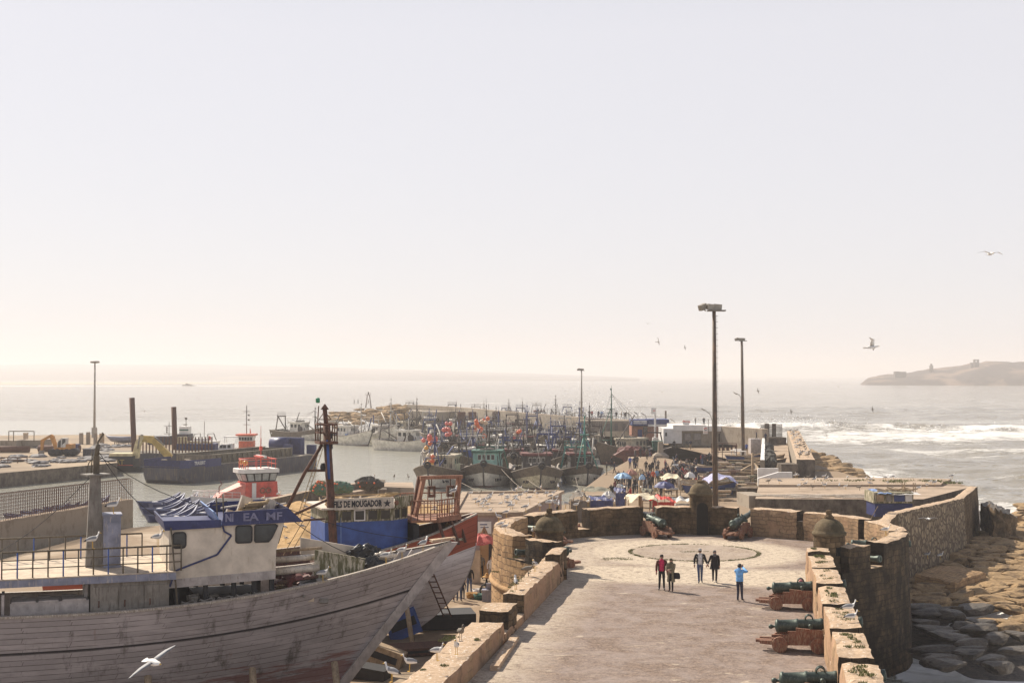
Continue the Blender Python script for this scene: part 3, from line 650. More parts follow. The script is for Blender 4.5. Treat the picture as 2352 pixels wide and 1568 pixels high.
mb = MB(); mb.shell(lambda u, v, w: (26.4 + 3.6 * u + 2.2 * v, 87.5 + 4.5 * u - 1.6 * v, -1.8 + w * (2.4 - .3 * v)), 12, 8, 4, .1, (0, 0, 0, 0), 12, 4, 2.4); lt = mb.build('stone_landing', [M_masonL]); tag(lt, 'low dark stone landing at the foot of the retaining wall', 'landing')
mb = MB(); mb.shell(lambda u, v, w: (40.6 + 2.6 * u + 1.2 * v, 112 + 2 * u + 7 * v, -2 + w * (4.5 - .9 * u)), 8, 10, 8, .35, (0, 0, 1, 0), 12, 5, 3); lt = mb.build('sea_wall_ruin', [M_mason, M_rockd]); tag(lt, 'dark mossy ruined masonry block at the terrace seaward corner', 'ruin')
# ------------------------------------------------------------------ rocks on the shore
ROCKM = []
for k in range(12):
    mb = MB(); sx, sy, sz = random.uniform(1.0, 1.45), random.uniform(.7, .95), random.uniform(.3, .42); off = V((k * 7.1, 3, 1))
    cut = [(V((random.uniform(-1, 1), random.uniform(-1, 1), random.uniform(-.3, 1))).normalized(), random.uniform(.5, .8)) for _ in range(11)] + [(V((random.uniform(-.15, .15), random.uniform(-.15, .15), 1)).normalized(), .5)]
    rings = []; nu, nv = 18, 10
    for a in range(nv + 1):
        t = -pi / 2 + pi * a / nv; ring = []
        for i in range(nu):
            p = V((max(cos(t), .03) * cos(2 * pi * i / nu), max(cos(t), .03) * sin(2 * pi * i / nu), sin(t)))
            for nn, dd in cut:
                q = p.dot(nn)
                if q > dd: p -= nn * (q - dd)
            p *= 1 + .1 * noise.noise(p * 1.7 + off) + .07 * noise.noise(p * 4.5 + off)
            ring.append((p.x * sx, p.y * sy, p.z * sz))
        rings.append(ring)
    mb.loft(rings, 0, False); ROCKM.append((mb.mesh('boulder', [M_rock]), mb.mesh('boulder', [M_rockd])))
mb = MB()
def bedP(u, v):
    p = V((22 + 62 * u, 66 + 90 * v, 0)); return (p.x, p.y, -1.75 - 1.1 * max(0, min(1, (76 - p.y) / 5)) * 1.0 - .9 * max(0, (p.x - 26 - (p.y - 66) * .38)) * .06 + .3 * noise.noise(p * .4))
mb.grid(bedP, 40, 50, 0, True); struct(mb.build('rocky_shore', M_rockd), 'stuff')
def boulder(p, s, wet, label, group, rz=None):
    o = link('boulder', ROCKM[random.randrange(12)][1 if wet else 0], None, p, None); tag(o, label, 'boulder', group)
    o.rotation_euler = (random.uniform(-.14, .14), random.uniform(-.14, .14), random.uniform(-.6, .6) if rz is None else rz); o.scale = (s, s, s * random.uniform(.85, 1.2)); return o
cand = []; NR = 0; far_rocks = []
row = 0; yy = 66.0
while yy < 152:
    xx = 23.5 + .36 * (yy - 80) if yy > 80 else 22 + 0 * yy
    if yy > 96: xx = max(xx, 37.5 + .5 * (yy - 108))
    xend = 37 + (yy - 66) * .55 if yy < 110 else 62
    while xx < xend:
        cand.append((xx + random.uniform(-.5, .5), yy + random.uniform(-.45, .45))); xx += random.uniform(1.6, 2.3)
    yy += random.uniform(1.15, 1.5) + max(0, yy - 95) * .012
for (x, y) in cand:
    if hypot(x - C0.x, y - C0.y) < RO + .5: continue
    pxs = CX + x / y * F
    if pxs > 2400: continue
    if NR >= 292 or y > 118: far_rocks.append((x, y)); continue
    inland = 26 + (y - 66) * .33; z = -1.35 + .6 * max(0, 1 - max(0, x - inland) / 14) + random.uniform(-.1, .15) + (0.45 if y > 78 else 0)
    wet = y < 73.5 + random.uniform(-1.5, 2.5) or (x < 27.5 and y < 80)
    if y < 74.5 and random.random() < .72 and x > 24.8: continue
    NR += 1
    boulder((x, y, z), random.uniform(.8, 1.22) * (1 if y < 100 else 1.1), wet, 'dark wet boulder in the foam at the foot of the round bastion' if wet else 'tan flat-topped boulder of the sunlit shore outside the fort', 'wet boulders by the bastion foot' if wet else 'boulders of the rocky shore')
mb = MB()
for x, y in far_rocks:
    src = ROCKM[random.randrange(12)][0]; s = random.uniform(.9, 1.4); c_, s_ = cos(1.3 * x), sin(1.3 * x); o = len(mb.v); z = -1.2 + random.uniform(0, .5)
    for v in src.vertices: mb.add((x + s * (v.co.x * c_ - v.co.y * s_), y + s * (v.co.x * s_ + v.co.y * c_), z + s * v.co.z))
    for p in src.polygons: mb.face([o + i for i in p.vertices])
if far_rocks: struct(mb.build('boulders', [M_rock]), 'stuff')
for k in range(46):
    u = random.random(); px = 1868 + 95 * u; py = 1040 + 62 * u - random.uniform(-2, 20) * (1 - u * .2) + 0; py = max(py, 1036 + 50 * max(0, u - .2))
    py = random.uniform(1042 + 48 * u, 1100) if px < 1945 else random.uniform(1080, 1101)
    g = G(px, py, -1); boulder((g.x, g.y, -1 + 1.2 * (1 - u) * random.random()), random.uniform(1.5, 2.3), False, 'brown boulder of the bank behind the terrace, below the thick sea wall', 'boulders of the bank below the sea wall')
mb = MB(); bk = [P2(1862, 1036, -1.5), P2(1862, 1104, -1.5), P2(1960, 1104, -1.5), P2(1935, 1084, -1.5), P2(1890, 1052, -1.5)]
mb.prism([bk[1], bk[2], bk[3], bk[4], bk[0]], -3.5, -.9); struct(mb.build('rubble_bank', M_rock), 'stuff')
# ------------------------------------------------------------------ boats: shared hull
def hull(mb, L, B, zk, zm, zb, zs, rk, bands=((2, 0),), e0=.36, e1=1.0, srk=.5, tr=.72, bul=.75, n=30, rows=14, inner=1, railm=2, tip=.07, rp=1.0, bp=2.9):
    "local frame: x from stern 0 to bow L; returns P(s,w,side)"
    def half(s):
        if s < .35: return B / 2 * (tr + (1 - tr) * sin(pi / 2 * s / .35))
        return max(tip, B / 2 * (1 - max(0, (s - .38) / .62) ** bp))
    def sheer(s): return zm + (zb - zm) * max(0, (s - .42) / .58) ** 2.0 + (zs - zm) * max(0, (.42 - s) / .42) ** 1.6
    def P(s, w, sd, inset=0.0):
        xb = L - rk * (1 - w) ** rp; xs = srk * (1 - w); x = xs + s * (xb - xs)
        e = e0 + (e1 - e0) * s ** 3; b = half(s) * (.12 + .88 * max(w, .0001) ** e) if s < .999 else tip * (.6 + .4 * w)
        z = zk + (sheer(s) - zk) * w
        return V((x, sd * max(.02, b - inset), z))
    ws = [k / rows for k in range(rows + 1)]
    for sd in (-1, 1):
        idx = [[mb.add(P(s / n, w, sd)) for w in ws] for s in range(n + 1)]
        for s in range(n):
            for k in range(rows):
                wm = (ws[k] + ws[k + 1]) / 2; m = next(b[1] for b in bands if wm <= b[0])
                if callable(m): m = m((s + .5) / n)
                q = [idx[s][k], idx[s + 1][k], idx[s + 1][k + 1], idx[s][k + 1]]
                u0, u1 = P(s / n, ws[k], sd).x, P((s + 1) / n, ws[k], sd).x; dz = zm - zk
                uv = [(u0, ws[k] * dz), (u1, ws[k] * dz), (u1, ws[k + 1] * dz), (u0, ws[k + 1] * dz)]
                if sd > 0: q, uv = q[::-1], uv[::-1]
                mb.face(q, m, True, uv)
        # inner bulwark
        di = lambda s: max(.3, 1 - bul / (sheer(s) - zk))
        ii = [[mb.add(P(s / n, w, sd, .13)) for w in (1.0, di(s / n))] for s in range(n + 1)]
        for s in range(n): 
            mb.face((ii[s][0], ii[s][1], ii[s + 1][1], ii[s + 1][0])[::(1 if sd < 0 else -1)], inner, True)
        # rail cap
        a = [[mb.add(P(s / n, 1, sd, -.05) + V((0, 0, -.02))), mb.add(P(s / n, 1, sd, -.05) + V((0, 0, .07))), mb.add(P(s / n, 1, sd, .17) + V((0, 0, .07)))] for s in range(n + 1)]
        for s in range(n):
            for k in (0, 1): mb.face((a[s][k], a[s + 1][k], a[s + 1][k + 1], a[s][k + 1])[::(1 if sd < 0 else -1)], railm, False)
    tb = [P(0, w, -1) for w in ws] + [P(0, w, 1) for w in ws[::-1]]; mb.poly(tb[::-1], bands[-1][1] if not callable(bands[-1][1]) else 0)
    P.half, P.sheer, P.di = half, sheer, lambda s: max(.3, 1 - bul / (sheer(s) - zk)); P.n = n
    return P
def deckmesh(P, s0=0.0, s1=1.0, n=24, dz=0):
    mb = MB(); pr = None
    for k in range(n + 1):
        s = s0 + (s1 - s0) * k / n; w = P.di(s); a = P(s, w, -1, .12) + V((0, 0, dz)); b = P(s, w, 1, .12) + V((0, 0, dz))
        ia, ib = mb.add(a), mb.add(b)
        if pr: mb.face((pr[0], ia, ib, pr[1]))
        pr = (ia, ib)
    return mb
def stemstrip(P, mb, m=0, w0=0, w1=1, th=.16, out=.16):
    rings = []
    for k in range(13):
        w = w0 + (w1 - w0) * k / 12; p = P(1, w, 1); x = p.x; rings.append([V((x + out, -th * .6, p.z)), V((x + out, th * .6, p.z)), V((x - .25, th, p.z)), V((x - .25, -th, p.z))])
    mb.loft(rings, m, False)
def planks(name, top, seam=(.11, .095, .088), low=None, vthr=1.5, line=None, rough=.75, row=.21, grime=.55):
    n = NT(name); uv = n.coord('UV'); po = n.coord('Object')
    br = n.node('ShaderNodeTexBrick'); n.set(br.inputs['Vector'], uv); br.inputs['Scale'].default_value = 1; br.inputs['Brick Width'].default_value = 3.4
    br.inputs['Row Height'].default_value = row; br.inputs['Mortar Size'].default_value = .011; br.inputs['Mortar Smooth'].default_value = .2
    br.inputs['Color1'].default_value = (*top, 1); br.inputs['Color2'].default_value = (*[c * .86 for c in top], 1); br.inputs['Mortar'].default_value = (*seam, 1)
    f = n.noise(po, 3, 6, .7); g = n.noise(n.mapp(po, (1.1, 1.1, .22)), 1.3, 6, .7); col = br.outputs['Color']
    sx = n.node('ShaderNodeSeparateXYZ'); n.set(sx.inputs[0], uv); v = sx.outputs[1]
    col = n.mix(n.math('MULTIPLY', n.ramp(f, ((.5, 0), (.75, 1))), .35), col, tuple(c * .55 for c in top)); rs = n.noise(n.mapp(po, (.9, .9, .12), (7, 2, 0)), 1.7, 5, .7); col = n.mix(n.ramp(rs, ((.62, 0), (.74, .5))), col, (.2, .1, .06)); lt = n.noise(n.mapp(po, (.3, .3, 1.6)), 1.4, 5, .65); col = n.mix(n.ramp(lt, ((.5, 0), (.62, .45))), col, tuple(min(1, c * 1.45) for c in top))
    if low:
        st = n.noise(n.mapp(uv, (.35, 3.2, 1)), 1.6, 5, .7)
        k = n.math('ADD', n.math('MULTIPLY', n.math('SUBTRACT', vthr, v), 1.1), n.math('MULTIPLY', n.math('SUBTRACT', st, .5), 4.5))
        col = n.mix(n.ramp(k, ((.3, 0), (.8, .72))), col, low)
    if line:
        for lv, th in line: col = n.mix(n.ramp(n.math('ABSOLUTE', n.math('SUBTRACT', v, lv)), ((th * .7, 1), (th, 0))), col, (.03, .027, .03))
    col = n.mix(n.ramp(g, ((grime, 0), (grime + .14, .75))), col, (.06, .05, .038))
    sm = n.math('MULTIPLY', br.outputs['Fac'], n.ramp(n.noise(n.mapp(po, (.5, .5, 2.5)), 2.2, 4, .6), ((.38, .25), (.58, 1))))
    h = n.math('ADD', n.math('MULTIPLY', sm, -1.0), n.math('MULTIPLY', f, .3))
    return n.out(col, rough, n.bump(h, .6, .02), spec=.3)
M_hullA = planks('grey_planks', (.4, .355, .35), low=(.2, .07, .055), vthr=1.55, line=((3.0, .05),))
M_hullF = planks('white_planks', (.72, .66, .65), (.4, .35, .34), rough=.7, grime=.68); M_hullR = planks('red_planks', (.38, .095, .055), (.2, .05, .03), rough=.65, grime=.68)
M_deck = paint('deck_wood', (.3, .25, .2), .85, (.13, .1, .08), .45, 2); M_greyw = paint('grey_weathered', (.4, .36, .34), .75, (.2, .17, .14), .35)
M_rail = paint('rail_cap', (.33, .28, .23), .8, (.68, .62, .55), .4, 7); M_rust = paint('rust', (.14, .062, .038), .85, (.055, .032, .025), .45, 4); M_rustl = paint('light_rust', (.33, .16, .1), .85, (.2, .09, .05), .45, 3)
M_white = paint('white_paint', (.62, .54, .44), .55, (.42, .34, .24), .32, .9); M_wclean = paint('clean_white', (.74, .71, .67), .5, (.62, .57, .5), .3, 1.5, var=.1)
M_navy = paint('navy_paint', (.022, .03, .115), .5, (.1, .12, .26), .32, 3); M_blue = paint('blue_paint', (.04, .09, .3), .55, (.2, .16, .14), .27, 2.2); M_bluel = paint('pale_blue_paint', (.17, .27, .5), .55, (.4, .42, .5), .35, 3)
M_glass = paint('dark_glass', (.04, .045, .045), .12, None, bump=0); M_gasket = paint('black_rubber', (.018, .018, .02), .7); M_gsteel = paint('grey_steel', (.21, .19, .165), .65, (.13, .11, .09), .42, 1.8); M_bsteel = paint('bluegrey_steel', (.23, .24, .31), .6, (.4, .36, .33), .36, 2)
M_tan = paint('tan_deck', (.52, .42, .31), .85, (.3, .23, .17), .35, 1.5); M_mossw = paint('mossy_white', (.5, .44, .33), .8, (.12, .11, .05), .52, 1.6); M_tarp = paint('black_tarp', (.015, .015, .016), .45, None, bump=.4); M_foil = paint('pale_tube', (.6, .52, .42), .4, (.35, .3, .25), .4, 3)
M_pole = paint('olive_steel', (.13, .105, .07), .75, (.08, .06, .04), .45, 3); M_wood = paint('bare_wood', (.4, .29, .18), .85, (.22, .15, .09), .4, 3); M_rope = paint('rope', (.42, .3, .16), .9, None); M_netd = paint('dark_net', (.05, .05, .045), .95, (.1, .08, .06), .4, 6)
M_orope = paint('orange_rope', (.45, .25, .08), .9, None, .3, 8); M_darkred = paint('dark_red', (.13, .035, .03), .7, (.07, .03, .025), .4)
def window(parent, pts, off, mf, mg, inset=.05, name='window'):
    "framed pane: pts = outline, off = outward offset"
    off = V(off); c = sum((V(p) for p in pts), V()) / len(pts); mb = MB(); mb.slab([V(p) + off * .15 for p in pts], off * .9); w = mb.build(name, mf, parent)
    ins = [V(p) + (c - V(p)) * inset / max(.05, (c - V(p)).length) * 1.4 for p in pts]
    mb = MB(); mb.slab([p + off * .9 for p in ins], off * .35); mb.build('pane', mg, w); return w
def rrect(x0, x1, z0, z1, y, r=.1, sl=0):
    o = []
    for cx_, cz_, a0 in ((x1 - r, z1 - r, 0), (x0 + r, z1 - r, 90), (x0 + r, z0 + r, 180), (x1 - r, z0 + r, 270)):
        for k in range(0, 91, 30): a = radians(a0 + k); o.append(V((cx_ + r * cos(a) + sl * (cz_ + r * sin(a) - z0), y, cz_ + r * sin(a))))
    return o
# ------------------------------------------------------------------ A: the grey wooden trawler on the slip
aA = radians(20); bowA = D(1035, 1245, 58); hA = V((cos(aA), sin(aA), 0)); LA = 26
tA = thing('wooden_trawler', 'large derelict grey planked trawler with white wheelhouse and navy visor, propped on land', 'fishing boat', V((bowA.x, bowA.y, 0)) - hA * LA, aA)
MA = frame(tA.location, aA)
mb = MB(); PA = hull(mb, LA, 5.9, .25, 4.62, 6.33, 4.95, 5.1, ((1.01, 0),), bul=.95, rows=18, n=40); mb.build('hull', [M_hullA, M_greyw, M_rail], tA)
mb = MB(); stemstrip(PA, mb, 0, 0, 1.0, .2, .3); mb.build('stem', M_greyw, tA)
mb = MB(); q = PA(1, 1, 1); mb.slab([(q.x - .9, -.22, q.z + .05), (q.x + .2, -.1, q.z + .14), (q.x + .2, .1, q.z + .14), (q.x - .9, .22, q.z + .05)], (0, 0, .1)); mb.build('bow_cap', M_cap, tA)
deckmesh(PA, .02, .97).build('deck', [M_deck], tA)
mb = MB()
for k in range(8):
    s = .8 + .02 * k
    for sd in (-1, 1):
        a = PA(s, 1, sd, .16); b = PA(s, PA.di(s), sd, .2); mb.beam(a, b, .16, .12)
for s in (.835, .865, .895, .925): a, b = PA(s, .93, -1, .15), PA(s, .93, 1, .15); mb.beam(a, b, .22, .14)
mb.beam(PA(.81, 1.02, 1, .4) * .5 + PA(.81, 1.02, -1, .4) * .5 + V((0, 0, .1)), V((22.3, 0, 4.6)), .5, .2); mb.build('frames', M_greyw, tA)
# aft deckhouse with flat roof
mb = MB(); mb.bx(10.95, 13.85, -2.45, 2.3, 4.1, 5.7); mb.build('deckhouse', M_gsteel, tA)
for x in (11.05, 12.0, 12.93):
    mb = MB(); mb.bx(x, x + .9, -2.49, -2.44, 4.35, 5.55); dd = mb.build('door', M_gsteel, tA)
    mb = MB(); mb.tube([(x + .2, -2.5, 5.0), (x + .2, -2.56, 5.05), (x + .2, -2.56, 4.85), (x + .2, -2.5, 4.8)], .025, 5); mb.build('handle', M_rust, dd)
mb = MB(); mb.bx(-1, 14.1, -2.62, 2.5, 5.72, 5.98, 0); mb.bx(-1, 14.1, -2.58, 2.46, 5.982, 6.03, 1); mb.build('roof', [M_bsteel, M_tan], tA)
def railing(parent, path, h, posts, rails, mat, mat2=None, r=.03):
    for i in range(posts + 1):
        u = i / posts * (len(path) - 1); k = min(int(u), len(path) - 2); p = V(path[k]).lerp(V(path[k + 1]), u - k); mb = MB(); mb.bar(p, p + V((0, 0, h)), r, 5); mb.build('post', mat2 if mat2 and i % 3 == 1 else mat, parent)
    mb = MB()
    for rr in rails: mb.tube([V(p) + V((0, 0, h * rr)) for p in path], r * (1.25 if rr == 1 else .75), 5)
    mb.build('handrail', mat, parent)
rl = link('railing', None, tA); railing(rl, [(7.8, -2.45, 6.03), (14.3, -2.45, 6.03)], .98, 12, (1, .36, .68), M_pole, M_blue)
rl = link('railing', None, tA); railing(rl, [(6.5, 2.3, 6.03), (13.2, 2.3, 6.03)], .95, 11, (1, .4), M_pole, M_blue)
mb = MB()
for c, d in (((9.5, -1.7, 4.6), (2.8, 1.3, .98)), ((7.85, -2.0, 4.7), (.1, 1.0, 1.5)), ((10.8, -1.2, 5.0), (.12, 1.6, 1.2))): mb.box(c, d)
for x, w in ((8.15, .85), (9.1, .7), (9.95, .85)): mb.bx(x, x + w, -2.38, -1.6, 5.092, 5.15); mb.bx(x, x + w * .6, -1.4, -1.05, 5.092, 5.15)
mb.build('fish_locker', M_greyw, tA)
mb = MB(); o = [(11.42, .18), (11.0, .3)]
rings = [[V((11.2 + sx * w, sy * w, z)) for sx, sy in ((-1, -1), (1, -1), (1, 1), (-1, 1))] for z, w in ((5.9, .36), (9.6, .2))]; mb.loft(rings, 0, False); mb.box((11.22, 0, 9.65), (.95, .8, .06), .3); mb.build('mast', M_gsteel, tA)
mb = MB(); mb.bx(11.12, 11.36, -.1, .1, 9.68, 10.4); mb.bar((11.24, 0, 10.35), (11.3, 0, 10.85), .1, 6); mb.tube([(11.28, 0, 10.6), (11.3, 0, 10.95), (11.5, 0, 11.25), (11.45, 0, 11.3)], .04, 5); mb.bar((11.05, 0, 9.7), (11.08, 0, 10.5), .025, 5); mb.tube([(10.85, 0, 9.7), (10.95, 0, 10.1), (11.1, 0, 10.3)], .02, 4); mb.build('mast_head', M_pole, tA)
mb = MB(); mb.bx(11.5, 12.15, -.75, .1, 5.98, 8.05); mb.bx(11.46, 12.2, -.8, .14, 8.05, 8.13); mb.bx(11.6, 12.05, -.79, -.74, 6.2, 7.8); mb.build('funnel', M_bsteel, tA)
# wheelhouse: aft part and forward part with overhanging navy visors
whs = link('wheelhouse', None, tA); y0, y1 = -2.2, 1.7
mb = MB(); fw = [(13.86, 5.35), (18.0, 5.5), (18.02, 6.6), (18.35, 7.75), (15.9, 7.75), (15.85, 7.66), (13.86, 7.62)]; mb.slab([(x, y0, z) for x, z in fw], (0, y1 - y0, 0)); mb.build('wall', M_white, whs)
mb = MB(); mb.slab([(x, y0 - .012, z) for x, z in ((13.86, 5.33), (18.0, 5.48), (18.0, 5.82), (13.86, 5.67))], (0, .03, 0)); mb.build('grey_band', M_greyw, whs)
mb = MB(); tr_ = [(14.1, 6.0), (15.7, 6.55), (16.25, 7.28), (15.97, 7.45), (15.9, 7.7)]
for a, b in zip(tr_, tr_[1:]): mb.beam((a[0], y0 - .02, a[1]), (b[0], y0 - .02, b[1]), .05, .07)
mb.beam((13.9, y0 - .02, 5.4), (14.1, y0 - .02, 6.02), .05, .07); mb.build('navy_trim', M_navy, whs)
window(whs, rrect(13.98, 14.52, 6.85, 7.5, y0, .14), (0, -.04, 0), M_gasket, M_glass); window(whs, rrect(16.4, 17.08, 6.95, 7.66, y0, .12), (0, -.04, 0), M_gasket, M_glass); window(whs, [V(p) for p in ((17.14, y0, 7.02), (17.2, y0, 6.95), (17.72, y0, 6.95), (17.86, y0, 7.1), (18.1, y0, 7.6), (18.0, y0, 7.67), (17.2, y0, 7.67), (17.14, y0, 7.6))], (0, -.04, 0), M_gasket, M_glass)
for k in range(4): ya = y0 + .25 + k * .9; window(whs, [V((18.1 + .03, ya + .75, 6.85)), V((18.1 + .03, ya, 6.85)), V((18.3 + .03, ya, 7.55)), V((18.3 + .03, ya + .75, 7.55))], (.04, 0, -.01), M_gasket, M_glass)
mb = MB(); mb.slab([(15.85, y0 - .15, 7.68), (19.1, y0 - .1, 7.72), (18.5, y0 - .1, 8.28), (15.95, y0 - .15, 8.22)], (0, .07, 0)); mb.slab([(15.85, y1 + .2, 7.68), (19.1, y1 + .2, 7.72), (18.5, y1 + .2, 8.28), (15.95, y1 + .2, 8.22)], (0, .07, 0)); mb.slab([(19.1, y0 - .1, 7.72), (19.1, y1 + .2, 7.72), (18.5, y1 + .2, 8.28), (18.5, y0 - .1, 8.28)], (-.07, 0, .02)); mb.bx(15.9, 18.6, y0 - .05, y1 + .2, 7.76, 7.84); mb.build('visor', M_navy, whs)
mb = MB(); mb.slab([(15.85, y0 - .1, 7.68), (15.85, y1 + .2, 7.68), (15.5, y1 + .2, 8.3), (15.5, y0 - .1, 8.26)], (.07, 0, 0)); mb.build('visor_back', M_bluel, whs)
text('EA  MF', .42, paint('faded_letter', (.2, .2, .31), .6), whs, FACE((17.45, y0 - .165, 7.98), 0), sx=1.25, bold=.01); text('NI', .4, MATS['faded_letter'], whs, FACE((16.15, y0 - .165, 7.98), 0), sx=.8, bold=.02)
mb = MB(); mb.slab([(13.7, y0 - .14, 7.58), (15.84, y0 - .1, 7.62), (15.84, y0 - .1, 7.92), (13.62, y0 - .14, 7.96)], (0, .06, 0)); mb.slab([(13.7, y0 - .14, 7.58), (13.7, y1 + .1, 7.58), (13.62, y1 + .1, 7.96), (13.62, y0 - .14, 7.96)], (.06, 0, 0)); mb.bx(13.7, 15.85, y0 - .08, y1 + .1, 7.63, 7.68); mb.build('lower_visor', M_navy, whs)
mb = MB()
for x, z, w, h in ((17.0, 8.05, .5, .75), (18.0, 8.0, .45, .65), (16.6, 7.9, .8, .3)): mb.box((x, -.6, z + h / 2 - .15), (w, .12, h), .3, 0, ('Y', .35))
mb.bar((17.4, -1.2, 8.15), (18.9, .6, 8.2), .05); mb.bar((16.2, .5, 8.1), (18.5, 1.0, 8.3), .05); mb.bx(14.2, 15.3, -1.9, -1.2, 7.68, 7.76); mb.build('roof_scrap', M_foil, whs)
mb = MB()
for k in range(10):
    a = k * .8; mb.tube([(16.6 + .5 * cos(a + j) + .1 * k, -1.2 + .4 * sin(a * 1.3 + j), 7.9 + .06 * k + .05 * sin(j * 3)) for j in range(6)], .05, 5)
mb.build('rope_heap', M_rope, whs)
for x, z in ((15.75, 8.1), (16.0, 8.2)): mb = MB(); mb.bar((x, -1.9, z - .3), (x - .05, -1.9, z + .7), .03); mb.bar((x - .2, -1.9, z + .35), (x + .12, -1.9, z + .4), .02); mb.build('light_post', M_pole, whs)
# open lower level under the wheelhouse, deck clutter
for x in (14.2, 15.3, 16.4, 17.2, 17.9):
    for y in (-1.9, 1.4): mb = MB(); mb.bx(x - .09, x + .09, y - .09, y + .09, 3.7, 5.5); mb.build('stanchion', M_gasket, tA)
mb = MB(); mb.bx(15.0, 17.6, -.9, 1.2, 3.7, 4.8); mb.bx(14.1, 14.9, .2, 1.4, 3.7, 5.0)
for k in range(6): mb.lathe([(.3, 3.7), (.33, 4.2), (.2, 4.75)], 8, Matrix.Translation((15.0 + k * .55, -1.5, 0)))
mb.build('engine', M_gasket, tA)
mb = MB(); mb.bar((14.2, -2.5, 4.3), (13.9, -2.5, 7.7), .035); mb.build('strut', M_pole, tA)
mb = MB(); sh = [(19.86, 6.38), (22.0, 5.92), (21.75, 4.75), (19.75, 4.55)]; mb.slab([(x, -1.05 + (z - 4.6) * .12, z) for x, z in sh], (.02, .12, 0)); mb.build('leaning_panel', M_mossw, tA)
mb = MB(); mb.slab([(x, .9, z) for x, z in ((19.6, 6.7), (23.0, 6.0), (23.0, 5.45), (19.6, 6.0))], (0, .1, 0)); mb.build('plank_panel', M_white, tA)
for p, q, r, m in (((18.1, -.6, 6.0), (20.2, -.5, 6.05), .13, M_foil), ((18.1, -1.2, 5.6), (20.0, -.9, 5.65), .15, M_foil), ((18.2, -1.5, 5.2), (19.9, -1.3, 5.35), .07, M_rust), ((18.3, .2, 6.25), (20.4, .3, 6.3), .06, M_wood), ((18.3, -1.8, 4.7), (19.8, -1.2, 5.2), .1, M_gasket)):
    mb = MB(); mb.bar(p, q, r, 8); mb.build('pipe', m, tA)
mb = MB()
random.seed(3)
for k in range(26): mb.box((random.uniform(18.2, 20.3), random.uniform(-1.6, 1.2), random.uniform(4.3, 5.4)), (random.uniform(.3, 1.3), random.uniform(.1, .5), random.uniform(.04, .2)), random.uniform(0, 3), 0, ('Y', random.uniform(-.5, .5)))
mb.build('scrap_heap', M_darkred, tA)
mb = MB()
for k in range(14): mb.box((random.uniform(18.2, 22), random.uniform(-1.5, 1.2), random.uniform(4.6, 5.6)), (random.uniform(.3, 1.2), random.uniform(.1, .4), .05), random.uniform(0, 3), 0, ('Y', random.uniform(-.5, .5)))
mb.build('scrap_wood', M_wood, tA)
for k, (a, b) in enumerate((((11.3, 0, 10.4), (16.0, -1.5, 8.2)), ((11.25, 0, 9.8), (7.0, 1.5, 6.2)), ((18.4, .8, 8.2), (25.6, 0, 6.4)), ((18.2, -1.0, 8.2), (22.8, -1.2, 5.6)), ((11.3, .2, 10.6), (13.8, 1.2, 7.7)))): mb = MB(); a, b = V(a), V(b); mb.tube([a.lerp(b, j / 8) - V((0, 0, .35 * sin(pi * j / 8))) for j in range(9)], .014, 4); mb.build('cable', M_gasket, tA)
mb = MB()
for k in range(5): mb.tube([(14.6 + k * .7 + .3 * cos(j * .9), -2.3 + .15 * sin(j * .9), 4.75 + .05 * k + .05 * sin(j * 2)) for j in range(8)], .035, 4)
for k in range(16): mb.box((random.uniform(14.2, 21), random.uniform(-2.2, -1.4), random.uniform(4.35, 4.9)), (random.uniform(.2, .8), random.uniform(.05, .3), random.uniform(.05, .25)), random.uniform(0, 3), 0, ('X', random.uniform(-.6, .6)))
mb.build('deck_litter', M_gsteel, tA)
def crumple(mb, c, r, sc, seed, m=0, n=12):
    c = V(c); rings = []
    for a in range(n + 1):
        t = -pi / 2 + pi * a / n; ring = []
        for i in range(n * 2):
            d = V((max(.03, cos(t)) * cos(pi * i / n), max(.03, cos(t)) * sin(pi * i / n), sin(t))); k = 1 + .38 * noise.noise(d * 2.2 + V((seed, 0, 0))) + .2 * noise.noise(d * 5 + V((seed, 2, 0)))
            ring.append(c + V((d.x * sc[0], d.y * sc[1], d.z * sc[2])) * r * k)
        rings.append(ring)
    mb.loft(rings, m, False)
mb = MB(); crumple(mb, (22.4, -.35, 5.3), .7, (.9, .5, .9), 1); crumple(mb, (22.3, .6, 5.9), .6, (1.2, .6, .7), 4); crumple(mb, (23.2, .1, 5.2), .5, (.9, .8, .7), 7); mb.build('tarpaulin', M_tarp, tA)
mb = MB(); crumple(mb, (23.1, .2, 5.85), .5, (1.0, .5, .35), 9); mb.build('pale_cover', M_foil, tA)
mb = MB()
for a, b in (((19.0, -1.95), (20.6, -1.75)), ((19.2, -1.1), (20.6, -1.0))): mb.beam((a[0], a[1], 5.0), (b[0], b[1], 5.1), .06, .34)
mb.beam((19.05, -1.95, 5.0), (19.2, -1.1, 5.0), .06, .34); mb.beam((20.6, -1.75, 5.1), (20.6, -1.0, 5.1), .06, .34); mb.build('hatch_coaming', M_greyw, tA)
mb = MB(); mb.bx(17.4, 19.6, -2.0, -1.0, 4.45, 4.6); mb.build('side_deck', M_tan, tA)
for x in (9, 13, 17, 20.3):
    for sd in (-1, 1):
        mb = MB(); mb.bar((x, sd * 3.8, 0), (x + .1, sd * 2.2, 2.0), .14, 6); tag(mb.build('timber_prop', M_wood, None), 'timber prop wedged under the grey trawler', 'prop', 'timber props under the grey trawler').matrix_world = MA
